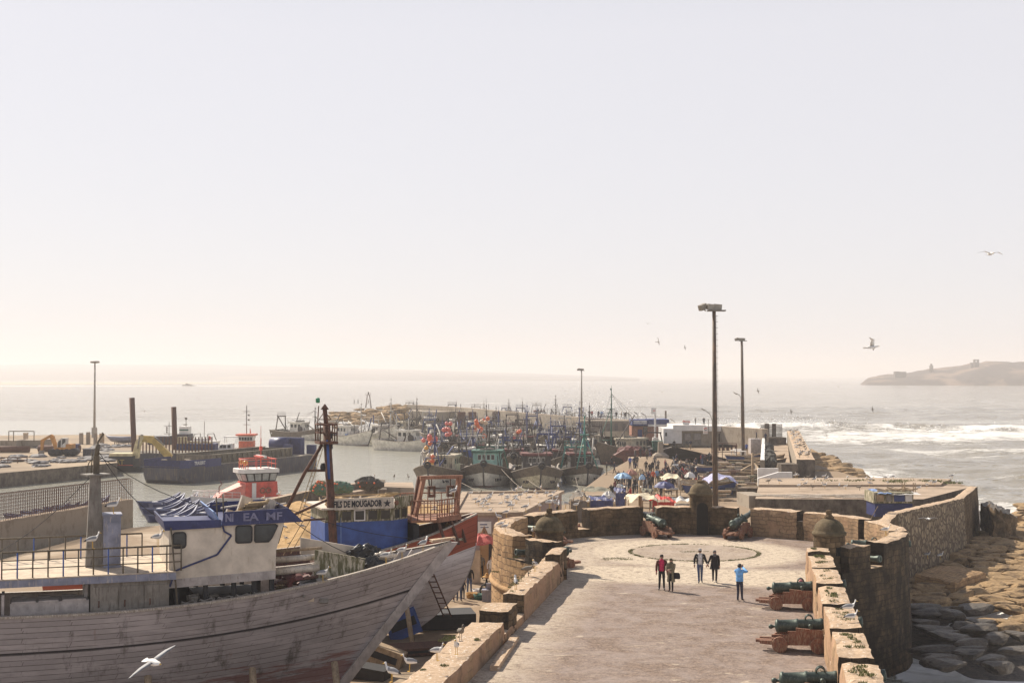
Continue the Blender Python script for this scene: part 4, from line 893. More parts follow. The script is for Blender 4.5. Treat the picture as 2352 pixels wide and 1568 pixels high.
# ------------------------------------------------------------------ B: the blue-cabin boat ashore behind
aF = radians(20); bowF = D(1092, 1178, 71.5); LF = 22
tF = thing('wooden_trawler', 'beached boat with rusty blue cabin, name board, red and white bow and coiled rope', 'fishing boat', V((bowF.x, bowF.y, 0)) - V((cos(aF), sin(aF), 0)) * LF, aF)
MF_ = frame(tF.location, aF)
mb = MB(); PF = hull(mb, LF, 6.4, .3, 4.2, 6.15, 4.4, 3.2, ((.74, 0), (2, 3)), bul=.9, e1=.5, tip=.25, rp=3.0, bp=3.4); mb.build('hull', [M_hullF, M_rust, M_rail, M_hullR], tF)
mb = MB(); stemstrip(PF, mb, 0, 0, .74, .14, .1); stemstrip(PF, mb, 1, .74, 1, .14, .1); mb.build('stem', [M_hullF, M_hullR], tF)
deckmesh(PF, .02, .97).build('deck', [M_deck], tF)
cb = link('cabin', None, tF); yc = -1.95; fp = [(13.4, yc), (16.9, yc), (17.9, -1.2), (17.9, 1.6), (13.4, 1.6)]
mb = MB(); mb.prism(fp, 3.6, 6.2); mb.build('wall', M_blue, cb)
mb = MB(); mb.prism([(x + (.02 if x > 15 else -.02), y + (-.02 if y < 0 else .02)) for x, y in fp], 3.55, 4.85 - .9 + .55); mb.build('rust_skirt', M_rust, cb)
mb = MB(); mb.prism([(x, y) for x, y in fp], 6.2, 6.86); mb.build('window_band', M_mossw, cb)
for k in range(5): x = 13.55 + k * .67; window(cb, [V((x, yc, 6.24)), V((x + .58, yc, 6.24)), V((x + .58, yc, 6.8)), V((x, yc, 6.8))], (0, -.03, 0), M_mossw if k != 2 else M_wclean, M_glass, .06)
for k in range(2):
    a = V((16.9, yc, 0)).lerp(V((17.9, -1.2, 0)), .06 + .48 * k); b = V((16.9, yc, 0)).lerp(V((17.9, -1.2, 0)), .45 + .48 * k); window(cb, [a + V((0, 0, 6.24)), b + V((0, 0, 6.24)), b + V((0, 0, 6.8)), a + V((0, 0, 6.8))], (.02, -.026, 0), M_mossw, M_glass, .05)
for k in range(3): y = -1.0 + k * .85; window(cb, [V((17.9, y, 6.24)), V((17.9, y + .7, 6.24)), V((17.9, y + .7, 6.8)), V((17.9, y, 6.8))], (.03, 0, 0), M_mossw, M_glass, .06)
mb = MB(); mb.prism([(13.2, yc - .2), (16.95, yc - .2), (18.15, -1.3), (18.15, 1.8), (13.2, 1.8)], 6.862, 6.95); mb.build('roof', M_white, cb)
nb = MB(); nb.bx(13.85, 16.9, yc - .24, yc - .16, 6.84, 7.4); nbo = nb.build('name_board', M_foil, cb); nb = MB(); nb.slab([(16.95, yc - .18, 6.86), (18.1, -1.32, 6.86), (18.1, -1.32, 7.4), (16.95, yc - .18, 7.4)], (.03, -.05, 0)); nb.build('name_board', M_mossw, cb)
M_lett = paint('black_letter', (.02, .02, .025), .6); text('FILS DE MOUGADOR', .44, M_lett, nbo, FACE((15.02, yc - .25, 7.11), 0), sx=.6, bold=.018)
st = [(.22 * (1 if k % 2 == 0 else .4) * cos(pi / 2 + k * pi / 5), .22 * (1 if k % 2 == 0 else .4) * sin(pi / 2 + k * pi / 5)) for k in range(10)]; mb = MB(); mb.slab([(16.55 + a, yc - .25, 7.1 + b) for a, b in st], (0, -.01, 0)); mb.build('star', M_lett, nbo); text('2', .25, M_lett, nbo, FACE((16.22, yc - .25, 7.1), 0))
mb = MB(); crumple(mb, (14.4, -1.2, 7.1), .5, (1.6, .8, .5), 2); crumple(mb, (16.2, -.8, 7.05), .5, (1.4, 1, .5), 5)
for k in range(12): mb.tube([(15.8 + .35 * cos(j * .7 + k) + k * .12, -1.0 + .4 * sin(j * .7 + k), 7.05 + .04 * k) for j in range(10)], .03, 4)
mb.bar((13.3, yc + .1, 7.5), (17.4, yc + .3, 7.55), .03); mb.build('roof_ropes', M_rope, cb)
mb = MB(); mb.sphere((17.05, yc - .2, 7.12), .13); mb.build('lamp', M_red, cb)
# mast
ms = link('mast', None, tF); B_ = lambda px, py, c=-1.9: PL(MF_, px, py, 1, c)
m0, m1 = B_(766, 1262), B_(750, 985)
mb = MB(); mb.tube([m0 - V((0, 0, 1.0)), m0, m1 + V((0, 0, .2))], [.25, .24, .19], 8); mb.build('pole', M_rust, ms)
mb = MB(); mb.bar(B_(756, 1100, -2.12), B_(752, 1010, -2.1), .07, 6); mb.build('blue_patch', M_blue, ms)
mb = MB(); mb.bar(m0 + V((.38, 0, -.6)), m0 + V((.36, 0, 1.6)), .06, 6); mb.build('blue_pipe', M_bluel, ms)
lg = B_(740, 1020); mb = MB(); mb.tube([lg, B_(700, 1085), B_(655, 1175)], .09, 6); mb.bar(B_(703, 1080), B_(752, 1080), .07, 6); mb.bar(B_(762, 1143), B_(655, 1190), .07, 6); mb.bar(B_(697, 1194), B_(762, 1190), .06, 6); mb.build('strut', M_rust, ms)
mb = MB(); a = B_(728, 1016); b = B_(771, 1014); zt = a.z; mb.bx(a.x, b.x, -2.5, -1.3, zt - .06, zt + .06); mb.build('crow_nest_floor', M_rust, ms)
rl = link('crow_nest_rail', None, ms); zz = zt + .06; railing(rl, [(a.x + .05, -2.45, zz), (b.x - .05, -2.45, zz), (b.x - .05, -1.35, zz), (a.x + .05, -1.35, zz), (a.x + .05, -2.45, zz)], .85, 8, (1, .5), M_rust, None, .035)
tp = B_(746, 940); mb = MB(); mb.bar(m1, tp, .12, 6); mb.lathe([(.22, 0), (.02, .28)], 6, Matrix.Translation(tp)); mb.bar(tp + V((0, 0, -.1)), tp + V((.32, 0, -.5)), .02, 4); mb.bar(tp + V((0, 0, -.1)), tp + V((-.3, 0, -.5)), .02, 4); mb.bar(tp + V((-.3, 0, -.5)), tp + V((.32, 0, -.5)), .02, 4); mb.tube([tp + V((0, 0, -1.0)), tp + V((-.36, 0, -1.0)), tp + V((-.36, 0, -.7)), B_(732, 932)], .03, 5); mb.build('topmast', M_rust, ms)
mb = MB(); q = B_(730, 925); mb.lathe([(.08, 0), (.11, .05), (.11, .22), (.06, .26)], 8, Matrix.Translation(q)); mb.build('green_lamp', paint('green_lamp', (.02, .22, .1), .3), ms)
mb = MB()
for x0, x1 in ((744, 712), (737, 704)): mb.bar(B_(x0, 1022), B_(x1 - 25, 1200), .018, 4)
for k in range(16): t = k / 15; mb.bar(B_(744 - 57 * t, 1022 + 178 * t), B_(737 - 58 * t, 1022 + 178 * t), .012, 3)
mb.bar(B_(697, 1195), B_(650, 1275), .02, 4); mb.bar(B_(712, 1195), B_(668, 1270), .02, 4); mb.bar(B_(759, 1010), B_(763, 1180), .012, 3); mb.build('rope_ladder', M_rope, ms)
mb = MB()
for p in ((757, 1000), (758, 1025), (757, 1075), (742, 1072)): crumple(mb, B_(*p), .2, (.7, .7, 1), p[0])
mb.build('pulley_block', M_gasket, ms)
# bow gantry and working platform
gn = link('gantry', None, tF); gz = 8.15
for y in (-1.9, 1.3):
    mb = MB(); mb.beam((18.7, y, 5.2), (19.25, y, gz), .2, .2); mb.build('leg', M_rust, gn) if y > 0 else None
mb = MB(); mb.beam((20.8, 0, 4.6), (21.1, .1, gz), .24, .2); mb.beam((18.5, .2, 5.2), (19.2, .3, gz), .24, .2); mb.build('leg', M_rustl, gn)
mb = MB(); mb.beam((19.0, .3, gz), (21.3, .1, gz), .2, .18); mb.build('crossbar', M_rustl, gn)
for x in (19.6, 20.65):
    mb = MB(); mb.bar((x, .2, gz), (x, .2, gz - .5), .03); mb.bx(x - .2, x + .2, .1, .3, gz - 1.05, gz - .9); mb.bx(x - .2, x - .1, .1, .3, gz - .9, gz - .5); mb.bx(x + .1, x + .2, .1, .3, gz - .9, gz - .5); mb.bx(x - .2, x + .2, .1, .3, gz - .55, gz - .45); mb.build('hanging_block', M_rust, gn)
pf = link('platform', None, tF); mb = MB(); mb.prism([(17.95, -1.7), (19.3, -1.85), (20.9, -.6), (20.9, 1.4), (17.95, 1.8)], 6.0, 6.12); mb.build('floor', M_rustl, pf)
mb = MB(); mb.slab([(19.3, -1.87, 5.98), (20.95, -.6, 5.98), (20.95, -.6, 6.25), (19.3, -1.87, 6.25)], (.05, -.05, 0)); mb.build('edge_plate', M_rustl, pf)
rl = link('railing', None, pf); railing(rl, [(17.95, -1.7, 6.12), (19.3, -1.85, 6.12)], 1.0, 4, (1, .33, .66), M_rustl)
rl = link('railing', None, pf); railing(rl, [(19.3, -1.85, 6.12), (20.9, -.6, 6.12)], 1.0, 9, (1, .25, .5, .75), M_rustl)
rl = link('railing', None, pf); railing(rl, [(20.9, 1.4, 6.12), (17.95, 1.8, 6.12)], 1.1, 8, (1, .5), M_rustl)
for x, y, x2, y2 in ((19.4, -1.7, 19.75, -2.1), (20.3, -1.0, 20.6, -1.45), (20.9, -.5, 21.2, -.75)): mb = MB(); mb.beam((x, y, 6.0), (x2, y2, 4.75), .12, .12); mb.build('brace', M_rust, pf)
mb = MB()
for k in range(34):
    a0 = random.uniform(0, 6); r = random.uniform(.45, .68); z = 5.15 + .5 * (k / 34) + random.uniform(-.03, .03); mb.tube([(21.05 + r * cos(a0 + j * .55) * (.9), .35 + r * sin(a0 + j * .55), z + .02 * sin(j * 2)) for j in range(11)], .035, 4)
tag(mb.build('rope_coil', M_orope), 'big coil of orange rope lying in the bow of the red and white boat', 'rope coil').matrix_world = MF_
mb = MB(); crumple(mb, (18.6, -.2, 4.4), .9, (1.2, 1.3, .6), 3); crumple(mb, (19.4, 0, 4.5), .6, (1, 1, .7), 6); mb.bx(18.1, 18.4, -1.6, 1.4, 3.6, 5.9); mb.build('winch', M_gasket, tF)
mb = MB(); mb.bx(19.6, 21.0, -1.0, 1.0, 4.9, 5.0); mb.build('foredeck', M_mossw, tF)
ld = thing('ladder', 'dark rusty ladder leaning on the white hull of the beached boat', 'ladder'); la, lb = D(982, 1305, 69.0), D(1028, 1415, 69.5)
ld.location = (0, 0, 0); mb = MB()
for dx in (-.2, .2): mb.bar(la + V((dx, 0, 0)), lb + V((dx, 0, 0)), .04, 5)
mb.build('side_rail', M_rust, ld)
for k in range(9): mb = MB(); q = la.lerp(lb, (k + .5) / 9); mb.bar(q - V((.2, 0, 0)), q + V((.2, 0, 0)), .03, 4); mb.build('rung', M_rust, ld)
for k, (x, sd) in enumerate(((12, -1), (15, -1), (17.5, -1), (12, 1), (16, 1))):
    mb = MB(); mb.bar((x, sd * 3.7, 0), (x, sd * 2.3, 2.2), .13, 6); tag(mb.build('timber_prop', M_wood), 'timber prop holding up the blue-cabin boat', 'prop', 'timber props under the blue-cabin boat').matrix_world = MF_
for t_, M_, L_ in ((tA, MA, 21), (tF, MF_, 18.6)):
    mb = MB()
    for k in range(6): mb.bx(L_ - 1.2 - 3.2 * k, L_ - .6 - 3.2 * k, -.7, .7, 0, .3)
    tag(mb.build('keel_blocks', M_wood), 'low timber keel blocks under the %s' % ('grey trawler' if L_ == 21 else 'blue-cabin boat'), 'keel blocks').matrix_world = M_
# debris under the bows
def deb(px, py, d, w, h, dep, rz, mat, name, label, tilt=0.0, cat='debris'):
    g = G(px, py, 0); mb = MB(); mb.box((0, 0, h / 2), (w, dep, h), 0, 0, ('Y', tilt)); mb.box((0, -.02, h * .55), (w * .8, dep, h * .35), 0, 1, ('Y', tilt)); return tag(mb.build(name, [mat, M_gasket], None, (g.x, g.y, 0.06), rz), label, cat)
deb(925, 1465, 0, 1.7, 1.3, .5, .15, M_blue, 'broken_cabin', 'broken blue and white cabin part lying below the bows', -.35); deb(880, 1530, 0, 2.0, .9, .8, -.2, M_wood, 'broken_crate', 'tipped wooden crate in the shadow under the grey bow', .3); deb(865, 1480, 0, .9, 1.5, .12, .3, M_white, 'window_frame', 'old white window frame propped under the grey bow', .4, 'window frame')
deb(1020, 1440, 0, 3.2, .8, 2.0, .18, M_gasket, 'steel_skip', 'dark low steel skip near the ladder foot', 0, 'skip'); deb(985, 1400, 0, .8, .6, .5, .5, M_blue, 'blue_drum', 'small blue plastic tub below the white hull', .2, 'tub')
deb(960, 1500, 0, 3.0, .35, 1.6, .3, M_rust, 'scrap_plate', 'rusty scrap plates lying in the shade below the bows', 0); deb(840, 1555, 0, 2.2, .5, 1.1, -.3, M_gasket, 'scrap_plate', 'black scrap heap by the stem of the grey trawler', .1)
# ------------------------------------------------------------------ harbour fishing fleet
random.seed(21)
HC = {'white': paint('fleet_white', (.68, .64, .57), .65, (.26, .2, .15), .36, 1.1), 'brown': paint('fleet_brown', (.15, .115, .085), .8, (.07, .055, .04), .42, 1.4), 'blue': paint('fleet_blue', (.05, .085, .25), .65, (.13, .11, .1), .34, 1.3),
      'green': paint('fleet_green', (.09, .13, .1), .75, (.1, .075, .05), .42, 1.3), 'black': paint('fleet_dark', (.05, .045, .045), .75, (.11, .085, .065), .38, 1.3), 'cream': paint('fleet_cream', (.5, .44, .33), .7, (.2, .16, .1), .42, 1.2)}
M_keelred = paint('bottom_red', (.16, .06, .045), .8, (.07, .04, .03), .42, 1.2); M_mint = paint('mint_paint', (.27, .5, .43), .6, (.36, .4, .34), .3, 1.5); M_teal = paint('teal_paint', (.06, .24, .2), .6, (.1, .14, .11), .3, 2); M_dgreen = paint('dark_green', (.03, .11, .08), .65, (.06, .05, .04), .33, 2)
M_bmast = paint('blue_mast', (.04, .058, .165), .6, (.12, .1, .1), .28, 2); M_dmast = paint('dark_mast', (.06, .05, .045), .75, (.13, .08, .055), .38, 2); M_wmast = paint('pale_mast', (.5, .47, .42), .7, (.25, .19, .14), .36, 2)
M_orange = paint('orange_float', (.72, .15, .05), .45, (.6, .25, .12), .25, 3, bump=0); M_pinkf = paint('pink_float', (.65, .16, .13), .45, None, bump=0); M_yelf = paint('yellow_float', (.65, .36, .08), .45, None, bump=0); M_palef = paint('pale_float', (.62, .48, .34), .45, None, bump=0)
MASTM = {'b': M_bmast, 'd': M_dmast, 'w': M_wmast, 'g': M_dgreen, 't': M_teal}
FLEET = 'trawlers crowded along the quay'
def trawler(px, py, hd, label, L=18, B=6.2, top='brown', main='brown', pan='white', mast='d', mh=9, house='w', roof=None, gant='d', num=None, detail=2, tri=True, clutter=1.0, zb=3.5, bow_wl=True, wz1=None, mxf=None):
    h = radians(hd); hv_ = V((cos(h), sin(h), 0)); b = G(px, py, WZ); rk = L * .13
    t = thing('fishing_trawler', label, 'fishing boat', V((b.x, b.y, WZ)) - hv_ * (L - rk), h, FLEET)
    mats = [HC[main], M_keelred, HC[pan], HC[top], M_greyw, M_rail]
    mb = MB(); P = hull(mb, L, B, -1.1, 1.9, zb, 2.3, rk, ((.33, 1), (.7, lambda s: 2 if s > .64 else 0), (2, 3)), e0=.28, e1=.55, bp=3.7, bul=.8, n=20, rows=10, inner=4, railm=5, tip=.14); mb.build('hull', mats, t)
    mb = MB(); stemstrip(P, mb, 0, .1, 1.0, .16, .12); mb.build('stem', HC['black'], t); deckmesh(P, .02, .95, 12).build('deck', M_deck, t)
    if num:
        for sd in (-1, 1):
            p = P(.9, .55, sd); q = P(.8, .55, sd); az = atan2(q.y - p.y, q.x - p.x); nz = az + (pi if sd < 0 else 0)
            u = P(.86, .66, sd) - P(.86, .46, sd); c = P(.86, .54, sd) + V((sin(nz), -cos(nz), 0)) * .06
            text(num, .75, M_lett, t, FACE(c, nz, -atan2(hypot(u.x, u.y), u.z) * .9), 'hull_number', .05, 1.0, .02)
    # wheelhouse
    hx0, hx1, hw, z0, z1 = L * (.36 if detail > 1 else .3), L * (.6 if detail > 1 else .52), B * .265, 1.0, wz1 or (4.0 if detail > 1 else 3.7)
    hm = {'w': HC['white'], 'm': M_mint, 'd': HC['black'], 'c': HC['cream'], 'b': M_blue}[house]
    hs = link('wheelhouse', None, t); mb = MB(); fp = [(hx0, -hw), (hx1 - .5, -hw), (hx1, -hw + .7), (hx1, hw - .7), (hx1 - .5, hw), (hx0, hw)]; mb.prism(fp, z0, z1); mb.build('wall', hm, hs)
    mb = MB(); mb.prism([(x + (.25 if x > L * .4 else -.5), y * 1.12) for x, y in fp], z1, z1 + .32); mb.build('roof', roof or (M_darkred if house == 'd' else HC['cream'] if house == 'c' else HC['white']), hs)
    if detail > 1:
        for k in range(4): y = -hw + .75 + k * (2 * hw - 1.5) / 4; w_ = (2 * hw - 1.5) / 4 - .14; window(hs, [V((hx1, y, z1 - 1.0)), V((hx1, y + w_, z1 - 1.0)), V((hx1, y + w_, z1 - .22)), V((hx1, y, z1 - .22))], (.05, 0, 0), HC['white'], M_glass, .05)
        for sd in (-1, 1):
            for k in range(3): x = hx0 + .3 + k * 1.15; mb = MB(); mb.bx(x, x + .7, sd * hw - .03, sd * hw + .03, z1 - 1.0, z1 - .25); mb.build('window', M_glass, hs)
    else:
        mb = MB(); mb.bx(hx1 - .02, hx1 + .04, -hw + .8, hw - .8, z1 - .95, z1 - .3); mb.build('window', M_glass, hs)
        for sd in (-1, 1): mb = MB(); mb.bx(hx0 + .4, hx1 - .8, sd * hw - .03, sd * hw + .03, z1 - .95, z1 - .3); mb.build('window', M_glass, hs)
    mb = MB(); crumple(mb, ((hx0 + hx1) / 2, 0, z1 + .35), .7, (1.6, 1.5, .4), px, 0, 8)
    for k in range(5): mb.bar((random.uniform(hx0, hx1), random.uniform(-hw, hw), z1), (random.uniform(hx0, hx1), random.uniform(-hw, hw), z1 + random.uniform(.5, 1.1)), .04, 4)
    mb.build('roof_gear', M_netd, hs)
    # mast with stays
    mm = MASTM[mast]; mx = L * (mxf or (.76 if tri else .3)); ms = link('mast', None, t)
    mb = MB(); mb.tube([(mx, 0, 1), (mx - .1, 0, mh * .75), (mx - .1, 0, mh)], [.17, .14, .07], 6); mb.bx(mx - .45, mx + .3, -.6, .6, mh * .74, mh * .74 + .1); mb.bar((mx - .1, 0, mh), (mx - .15, 0, mh + random.uniform(.4, 1.6)), .03, 4); mb.bar((mx, -.5, mh * .9), (mx, .5, mh * .9), .035, 4); mb.box((mx, 0, mh + .1), (.22, .22, .3)); mb.build('pole', mm, ms)
    if tri:
        for sd in (-1, 1): mb = MB(); mb.bar((mx + 2.3, sd * 1.5, 2.4), (mx, sd * .1, mh * .74), .08, 5); mb.build('strut', mm, ms)
        mb = MB(); mb.bar((mx + 1.4, -.9, 4.2), (mx + 1.4, .9, 4.2), .06, 5); mb.build('crossbar', mm, ms)
    mb = MB(); mb.bar((mx - .2, .2, 2.4), (mx - L * .3, random.uniform(-1.5, 1.5), mh * random.uniform(.55, .8)), .11, 5); mb.build('boom', MASTM[random.choice('bdd' if mast != 'w' else 'wwd')], ms)
    for _ in range(2): mb = MB(); x = random.uniform(.15, .8) * L; y = random.uniform(-2, 2); mb.bar((x, y, 1.8), (x + random.uniform(-3.5, 3.5), y * .3 + random.uniform(-1.5, 1.5), random.uniform(4.5, 7)), random.uniform(.08, .14), 5); mb.build('derrick', MASTM[random.choice('bddwd')], ms)
    mb = MB()
    for q in ((L * .97, 0, zb), (L * .1, -B * .35, 2.6), (L * .1, B * .35, 2.6), (mx - L * .28, .5, mh * .6)): mb.bar((mx - .1, 0, mh * .95), q, .022, 3)
    mb.build('rigging', M_dmast, ms)
    # stern gantry
    gm = MASTM[gant]; gx = L * .13; gh = random.uniform(4.8, 6.0); g = link('gantry', None, t)
    for sd in (-1, 1): mb = MB(); mb.beam((gx - .3, sd * B * .36, 1.2), (gx, sd * B * .24, gh), .2, .2); mb.build('leg', gm, g)
    mb = MB(); mb.beam((gx, -B * .27, gh), (gx, B * .27, gh), .26, .26); mb.build('crossbar', gm, g)
    rl = MB(); pth = [(gx - .5, -B * .27, gh + .1), (gx - .5, B * .27, gh + .1)]
    for k in range(7): y = -B * .27 + k * B * .09; rl.bar((gx, y, gh + .1), (gx, y, gh + .9), .03, 4)
    for z in (.5, .9): rl.bar((gx, -B * .27, gh + z), (gx, B * .27, gh + z), .035, 4)
    rl.build('handrail', gm, g)
    # deck gear
    mb = MB(); crumple(mb, (L * .74, .2, 2.0), 1.0, (1.5, 1.2, .7), px + 3, 0, 8); crumple(mb, (L * .2, -.6, 1.6), 1.1, (1.5, 1.4, .8), px + 5, 0, 8)
    for k in range(int(10 * clutter)): x, y = random.uniform(.1, .85) * L, random.uniform(-.36, .36) * B; mb.bar((x, y, 1.2), (x + random.uniform(-1.2, 1.2), y + random.uniform(-.8, .8), random.uniform(2.4, 5.2)), random.uniform(.03, .07), 4)
    mb.build('deck_gear', M_netd, t)
    mb = MB()
    for k in range(int(9 * clutter)): mb.box((random.uniform(.05, .25) * L if k % 2 else random.uniform(.52, .8) * L, random.uniform(-.3, .3) * B, random.uniform(1.4, 2.5)), (random.uniform(.4, 1.4), random.uniform(.3, .9), random.uniform(.15, .5)), random.uniform(0, 3))
    mb.build('fish_boxes', random.choice([M_wclean, M_mossw, M_bluel, M_rustl]), t)
    mb = MB(); Rm = Matrix.Translation((L * .56, random.choice((-1, 1)) * 1.2, 2.6)) @ Matrix.Rotation(pi / 2, 4, 'X'); mb.lathe([(.1, -.5), (.75, -.45), (.75, -.36), (.3, -.32), (.3, .32), (.75, .36), (.75, .45), (.1, .5)], 12, Rm); mb.build('net_drum', M_dmast, t)
    mb = MB()
    q = P(1, 1, 1); R0 = Matrix.Translation((q.x - .3, .1, q.z - .1)) @ Matrix.Rotation(pi / 2, 4, 'Y')
    for k in range(14):
        a = 2 * pi * k / 14; a2 = 2 * pi * (k + 1) / 14; mb.bar(R0 @ V((.38 * cos(a), .38 * sin(a), .3)), R0 @ V((.38 * cos(a2), .38 * sin(a2), .3)), .17, 5)
    mb.build('tyre_fender', M_gasket, t)
    t['_P'] = 0; del t['_P']; return t
t1 = trawler(990, 1122, -101, 'blue and white trawler with blue tripod mast and floats, first of the front row', B=7.3, top='brown', main='blue', mast='b', house='c', num='S 41', mh=8.5)
t2 = trawler(1112, 1119, -93, 'trawler with pale green wheelhouse and dark green gantry, white bow panels', B=7.6, top='brown', main='brown', mast='d', house='m', roof=M_dgreen, gant='g', num='7.847', mh=8, tri=False, wz1=4.5, zb=3.6)
t3 = trawler(1240, 1124, -87, 'brown trawler with mossy bow and dark red cabin, third of the front row', B=7.4, top='brown', main='green', pan='cream', mast='d', house='d', gant='d', num='8 53', mh=7, tri=False, zb=3.5, wz1=4.3)
t4 = trawler(1347, 1114, -84, 'small navy trawler with a turquoise lattice mast and turquoise deck rail', L=14, B=6.2, top='brown', main='blue', mast='t', house='d', gant='t', num='9 119', mh=9.5, zb=3.0)
t5 = trawler(1386, 1066, -128, 'big dark trawler lying along the quay with green mast and net-hung boom', L=22, B=6.6, top='brown', main='green', pan='brown', mast='g', house='c', gant='d', mh=13, zb=4.2)
t6 = trawler(1003, 1036, -28, 'white trawler with dark gantry lying alone in the open harbour water', L=17, B=5.6, top='white', main='white', mast='w', house='w', gant='d', mh=7, tri=False)
t7 = trawler(738, 1011, -32, 'grey trawler with lattice gantry lying farthest left below the pierhead', L=17, B=5.4, top='brown', main='brown', mast='d', house='w', gant='d', mh=7.5)
t8 = trawler(842, 1023, -48, 'white trawler with a ball on its bow and white gantry, left of two white ones', L=18, B=6, top='white', main='white', mast='w', house='w', gant='w', mh=9)
t9 = trawler(906, 1021, -62, 'white trawler with two dark stripes and black bow post below the pierhead', L=18, B=6.4, top='white', main='white', mast='w', house='w', gant='w', mh=10, zb=4.6)
row = [(955, 986, -60, 'd', 'blue'), (1000, 992, -75, 'b', 'black'), (1048, 1000, -80, 'd', 'white'), (1095, 1006, -85, 'b', 'brown'), (1142, 1010, -85, 'd', 'black'), (1190, 1012, -88, 'd', 'blue'), (1236, 1018, -90, 'b', 'white'), (1290, 1022, -95, 'd', 'brown'), (1345, 1030, -100, 'b', 'blue'),
       (1030, 1046, -82, 'b', 'brown'), (1075, 1052, -88, 'b', 'blue'), (1125, 1052, -92, 'd', 'brown'), (1178, 1050, -85, 'd', 'black'), (1228, 1054, -88, 'b', 'blue'), (1284, 1056, -92, 'b', 'black'), (1330, 1064, -100, 'b', 'white'),
       (1050, 1092, -95, 'd', 'brown'), (1084, 1080, -92, 'b', 'black'), (1145, 1084, -86, 'd', 'blue'), (1178, 1096, -88, 'd', 'black'), (1205, 1080, -90, 'd', 'brown'), (1262, 1084, -92, 'b', 'brown'), (1296, 1098, -90, 'd', 'brown'), (1328, 1088, -96, 'd', 'black'), (1215, 985, -85, 'd', 'white'), (1280, 990, -90, 'd', 'black'), (1335, 1000, -95, 'd', 'brown'), (1115, 978, -80, 'w', 'blue'), (1050, 972, -75, 'd', 'brown'), (985, 966, -60, 'd', 'white'), (1170, 975, -80, 'd', 'brown'), (965, 1006, -55, 'd', 'brown'), (1022, 1018, -70, 'b', 'blue'), (1065, 1028, -80, 'd', 'black'), (1108, 1030, -85, 'd', 'blue'), (1155, 1030, -88, 'b', 'brown'), (1205, 1034, -90, 'd', 'black'), (1255, 1038, -92, 'b', 'blue'), (1310, 1044, -96, 'd', 'brown'), (1362, 1014, -105, 'd', 'black'), (1385, 996, -110, 'b', 'brown'), (1248, 972, -85, 'd', 'brown'), (1310, 978, -90, 'w', 'white'), (1018, 1068, -88, 'b', 'black'), (1352, 1050, -105, 'd', 'brown')]
CN = {'blue': 'blue', 'black': 'black', 'white': 'white', 'brown': 'brown'}
MN = {'d': 'a dark mast', 'b': 'a blue mast', 'w': 'a pale mast'}
WH = {0: 'deep in the pack near the breakwater', 1: 'in the middle of the moored pack', 2: 'just behind the front row'}
for k, (px, py, hd, m, c) in enumerate(row):
    hs_ = random.choice('wwcdb'); z = 2 if py > 1080 else 1 if py > 1040 else 0
    trawler(px, py, hd + random.uniform(-8, 8), '%s-hulled trawler with %s and %s cabin %s' % (CN[c], MN[m], {'w': 'white', 'c': 'cream', 'd': 'dark', 'b': 'blue'}[hs_], WH[z]), L=random.uniform(14, 18), B=random.uniform(5, 6), top='brown' if c != 'white' else 'white', main=c, pan='white' if k % 3 else 'cream', mast=m, house=hs_, gant=random.choice('ddbw'), mh=random.choice((4.5, 5, 5.5, 6, 6.5, 7.5, 9.5)), detail=1, tri=random.random() < .75, clutter=1.5)
# floats hung in clusters
def floats(px, py, d, n, sp, mats, label, group, r=.3):
    c = D(px, py, d)
    for k in range(n):
        p = c + V((random.gauss(0, sp), random.gauss(0, sp * .6), random.gauss(0, sp * 1.1))); mb = MB(); mb.sphere((0, 0, 0), r * random.uniform(.9, 1.15), 10, 7); mb.lathe([(.06, r * .9), (.06, r * 1.25)], 6)
        tag(mb.build('fishing_float', random.choice(mats), None, p), label, 'float', group)
floats(993, 1012, 186, 11, .6, [M_orange, M_pinkf, M_pinkf, M_orange, M_yelf], 'orange or pink float bunched on the blue tripod mast of the first trawler', 'floats on the blue tripod mast', .34)
floats(985, 1056, 184, 9, .5, [M_orange, M_yelf, M_palef, M_orange], 'yellow or orange float heaped on the bow of the first trawler', 'floats on the bow of the first trawler', .3)
floats(1102, 977, 235, 13, .75, [M_orange, M_orange, M_orange, M_palef], 'bright orange float in the big bunch above the pale green wheelhouse', 'orange floats of the big bunch', .38)
floats(1025, 984, 230, 8, .6, [M_pinkf, M_pinkf], 'pink float bunched on a mast left of the big orange bunch', 'pink floats on a mast', .36)
floats(1195, 1007, 228, 9, .55, [M_pinkf, M_palef, M_orange], 'pale pink float bunched on the blue mast above the brown trawler', 'pale floats on a blue mast', .34)
# mooring ropes
for k, (a, b, lab) in enumerate((((1152, 1077, 181), (1274, 1144, 139), 'long mooring rope running from the green-cabin trawler towards the shore'), ((1032, 1092, 181), (1250, 1150, 136), 'mooring rope running from the first trawler towards the shore'), ((1210, 1100, 180), (1335, 1128, 153), 'mooring rope from the brown trawler to the quay edge'), ((1322, 1095, 172), (1343, 1128, 156), 'mooring rope hanging from the small navy trawler'))):
    A_, B_2 = D(*a), D(*b); mb = MB(); mb.tube([A_.lerp(B_2, j / 10) - V((0, 0, 1.0 * sin(pi * j / 10))) for j in range(11)], .035, 4); tag(mb.build('mooring_rope', M_deck), lab, 'rope')
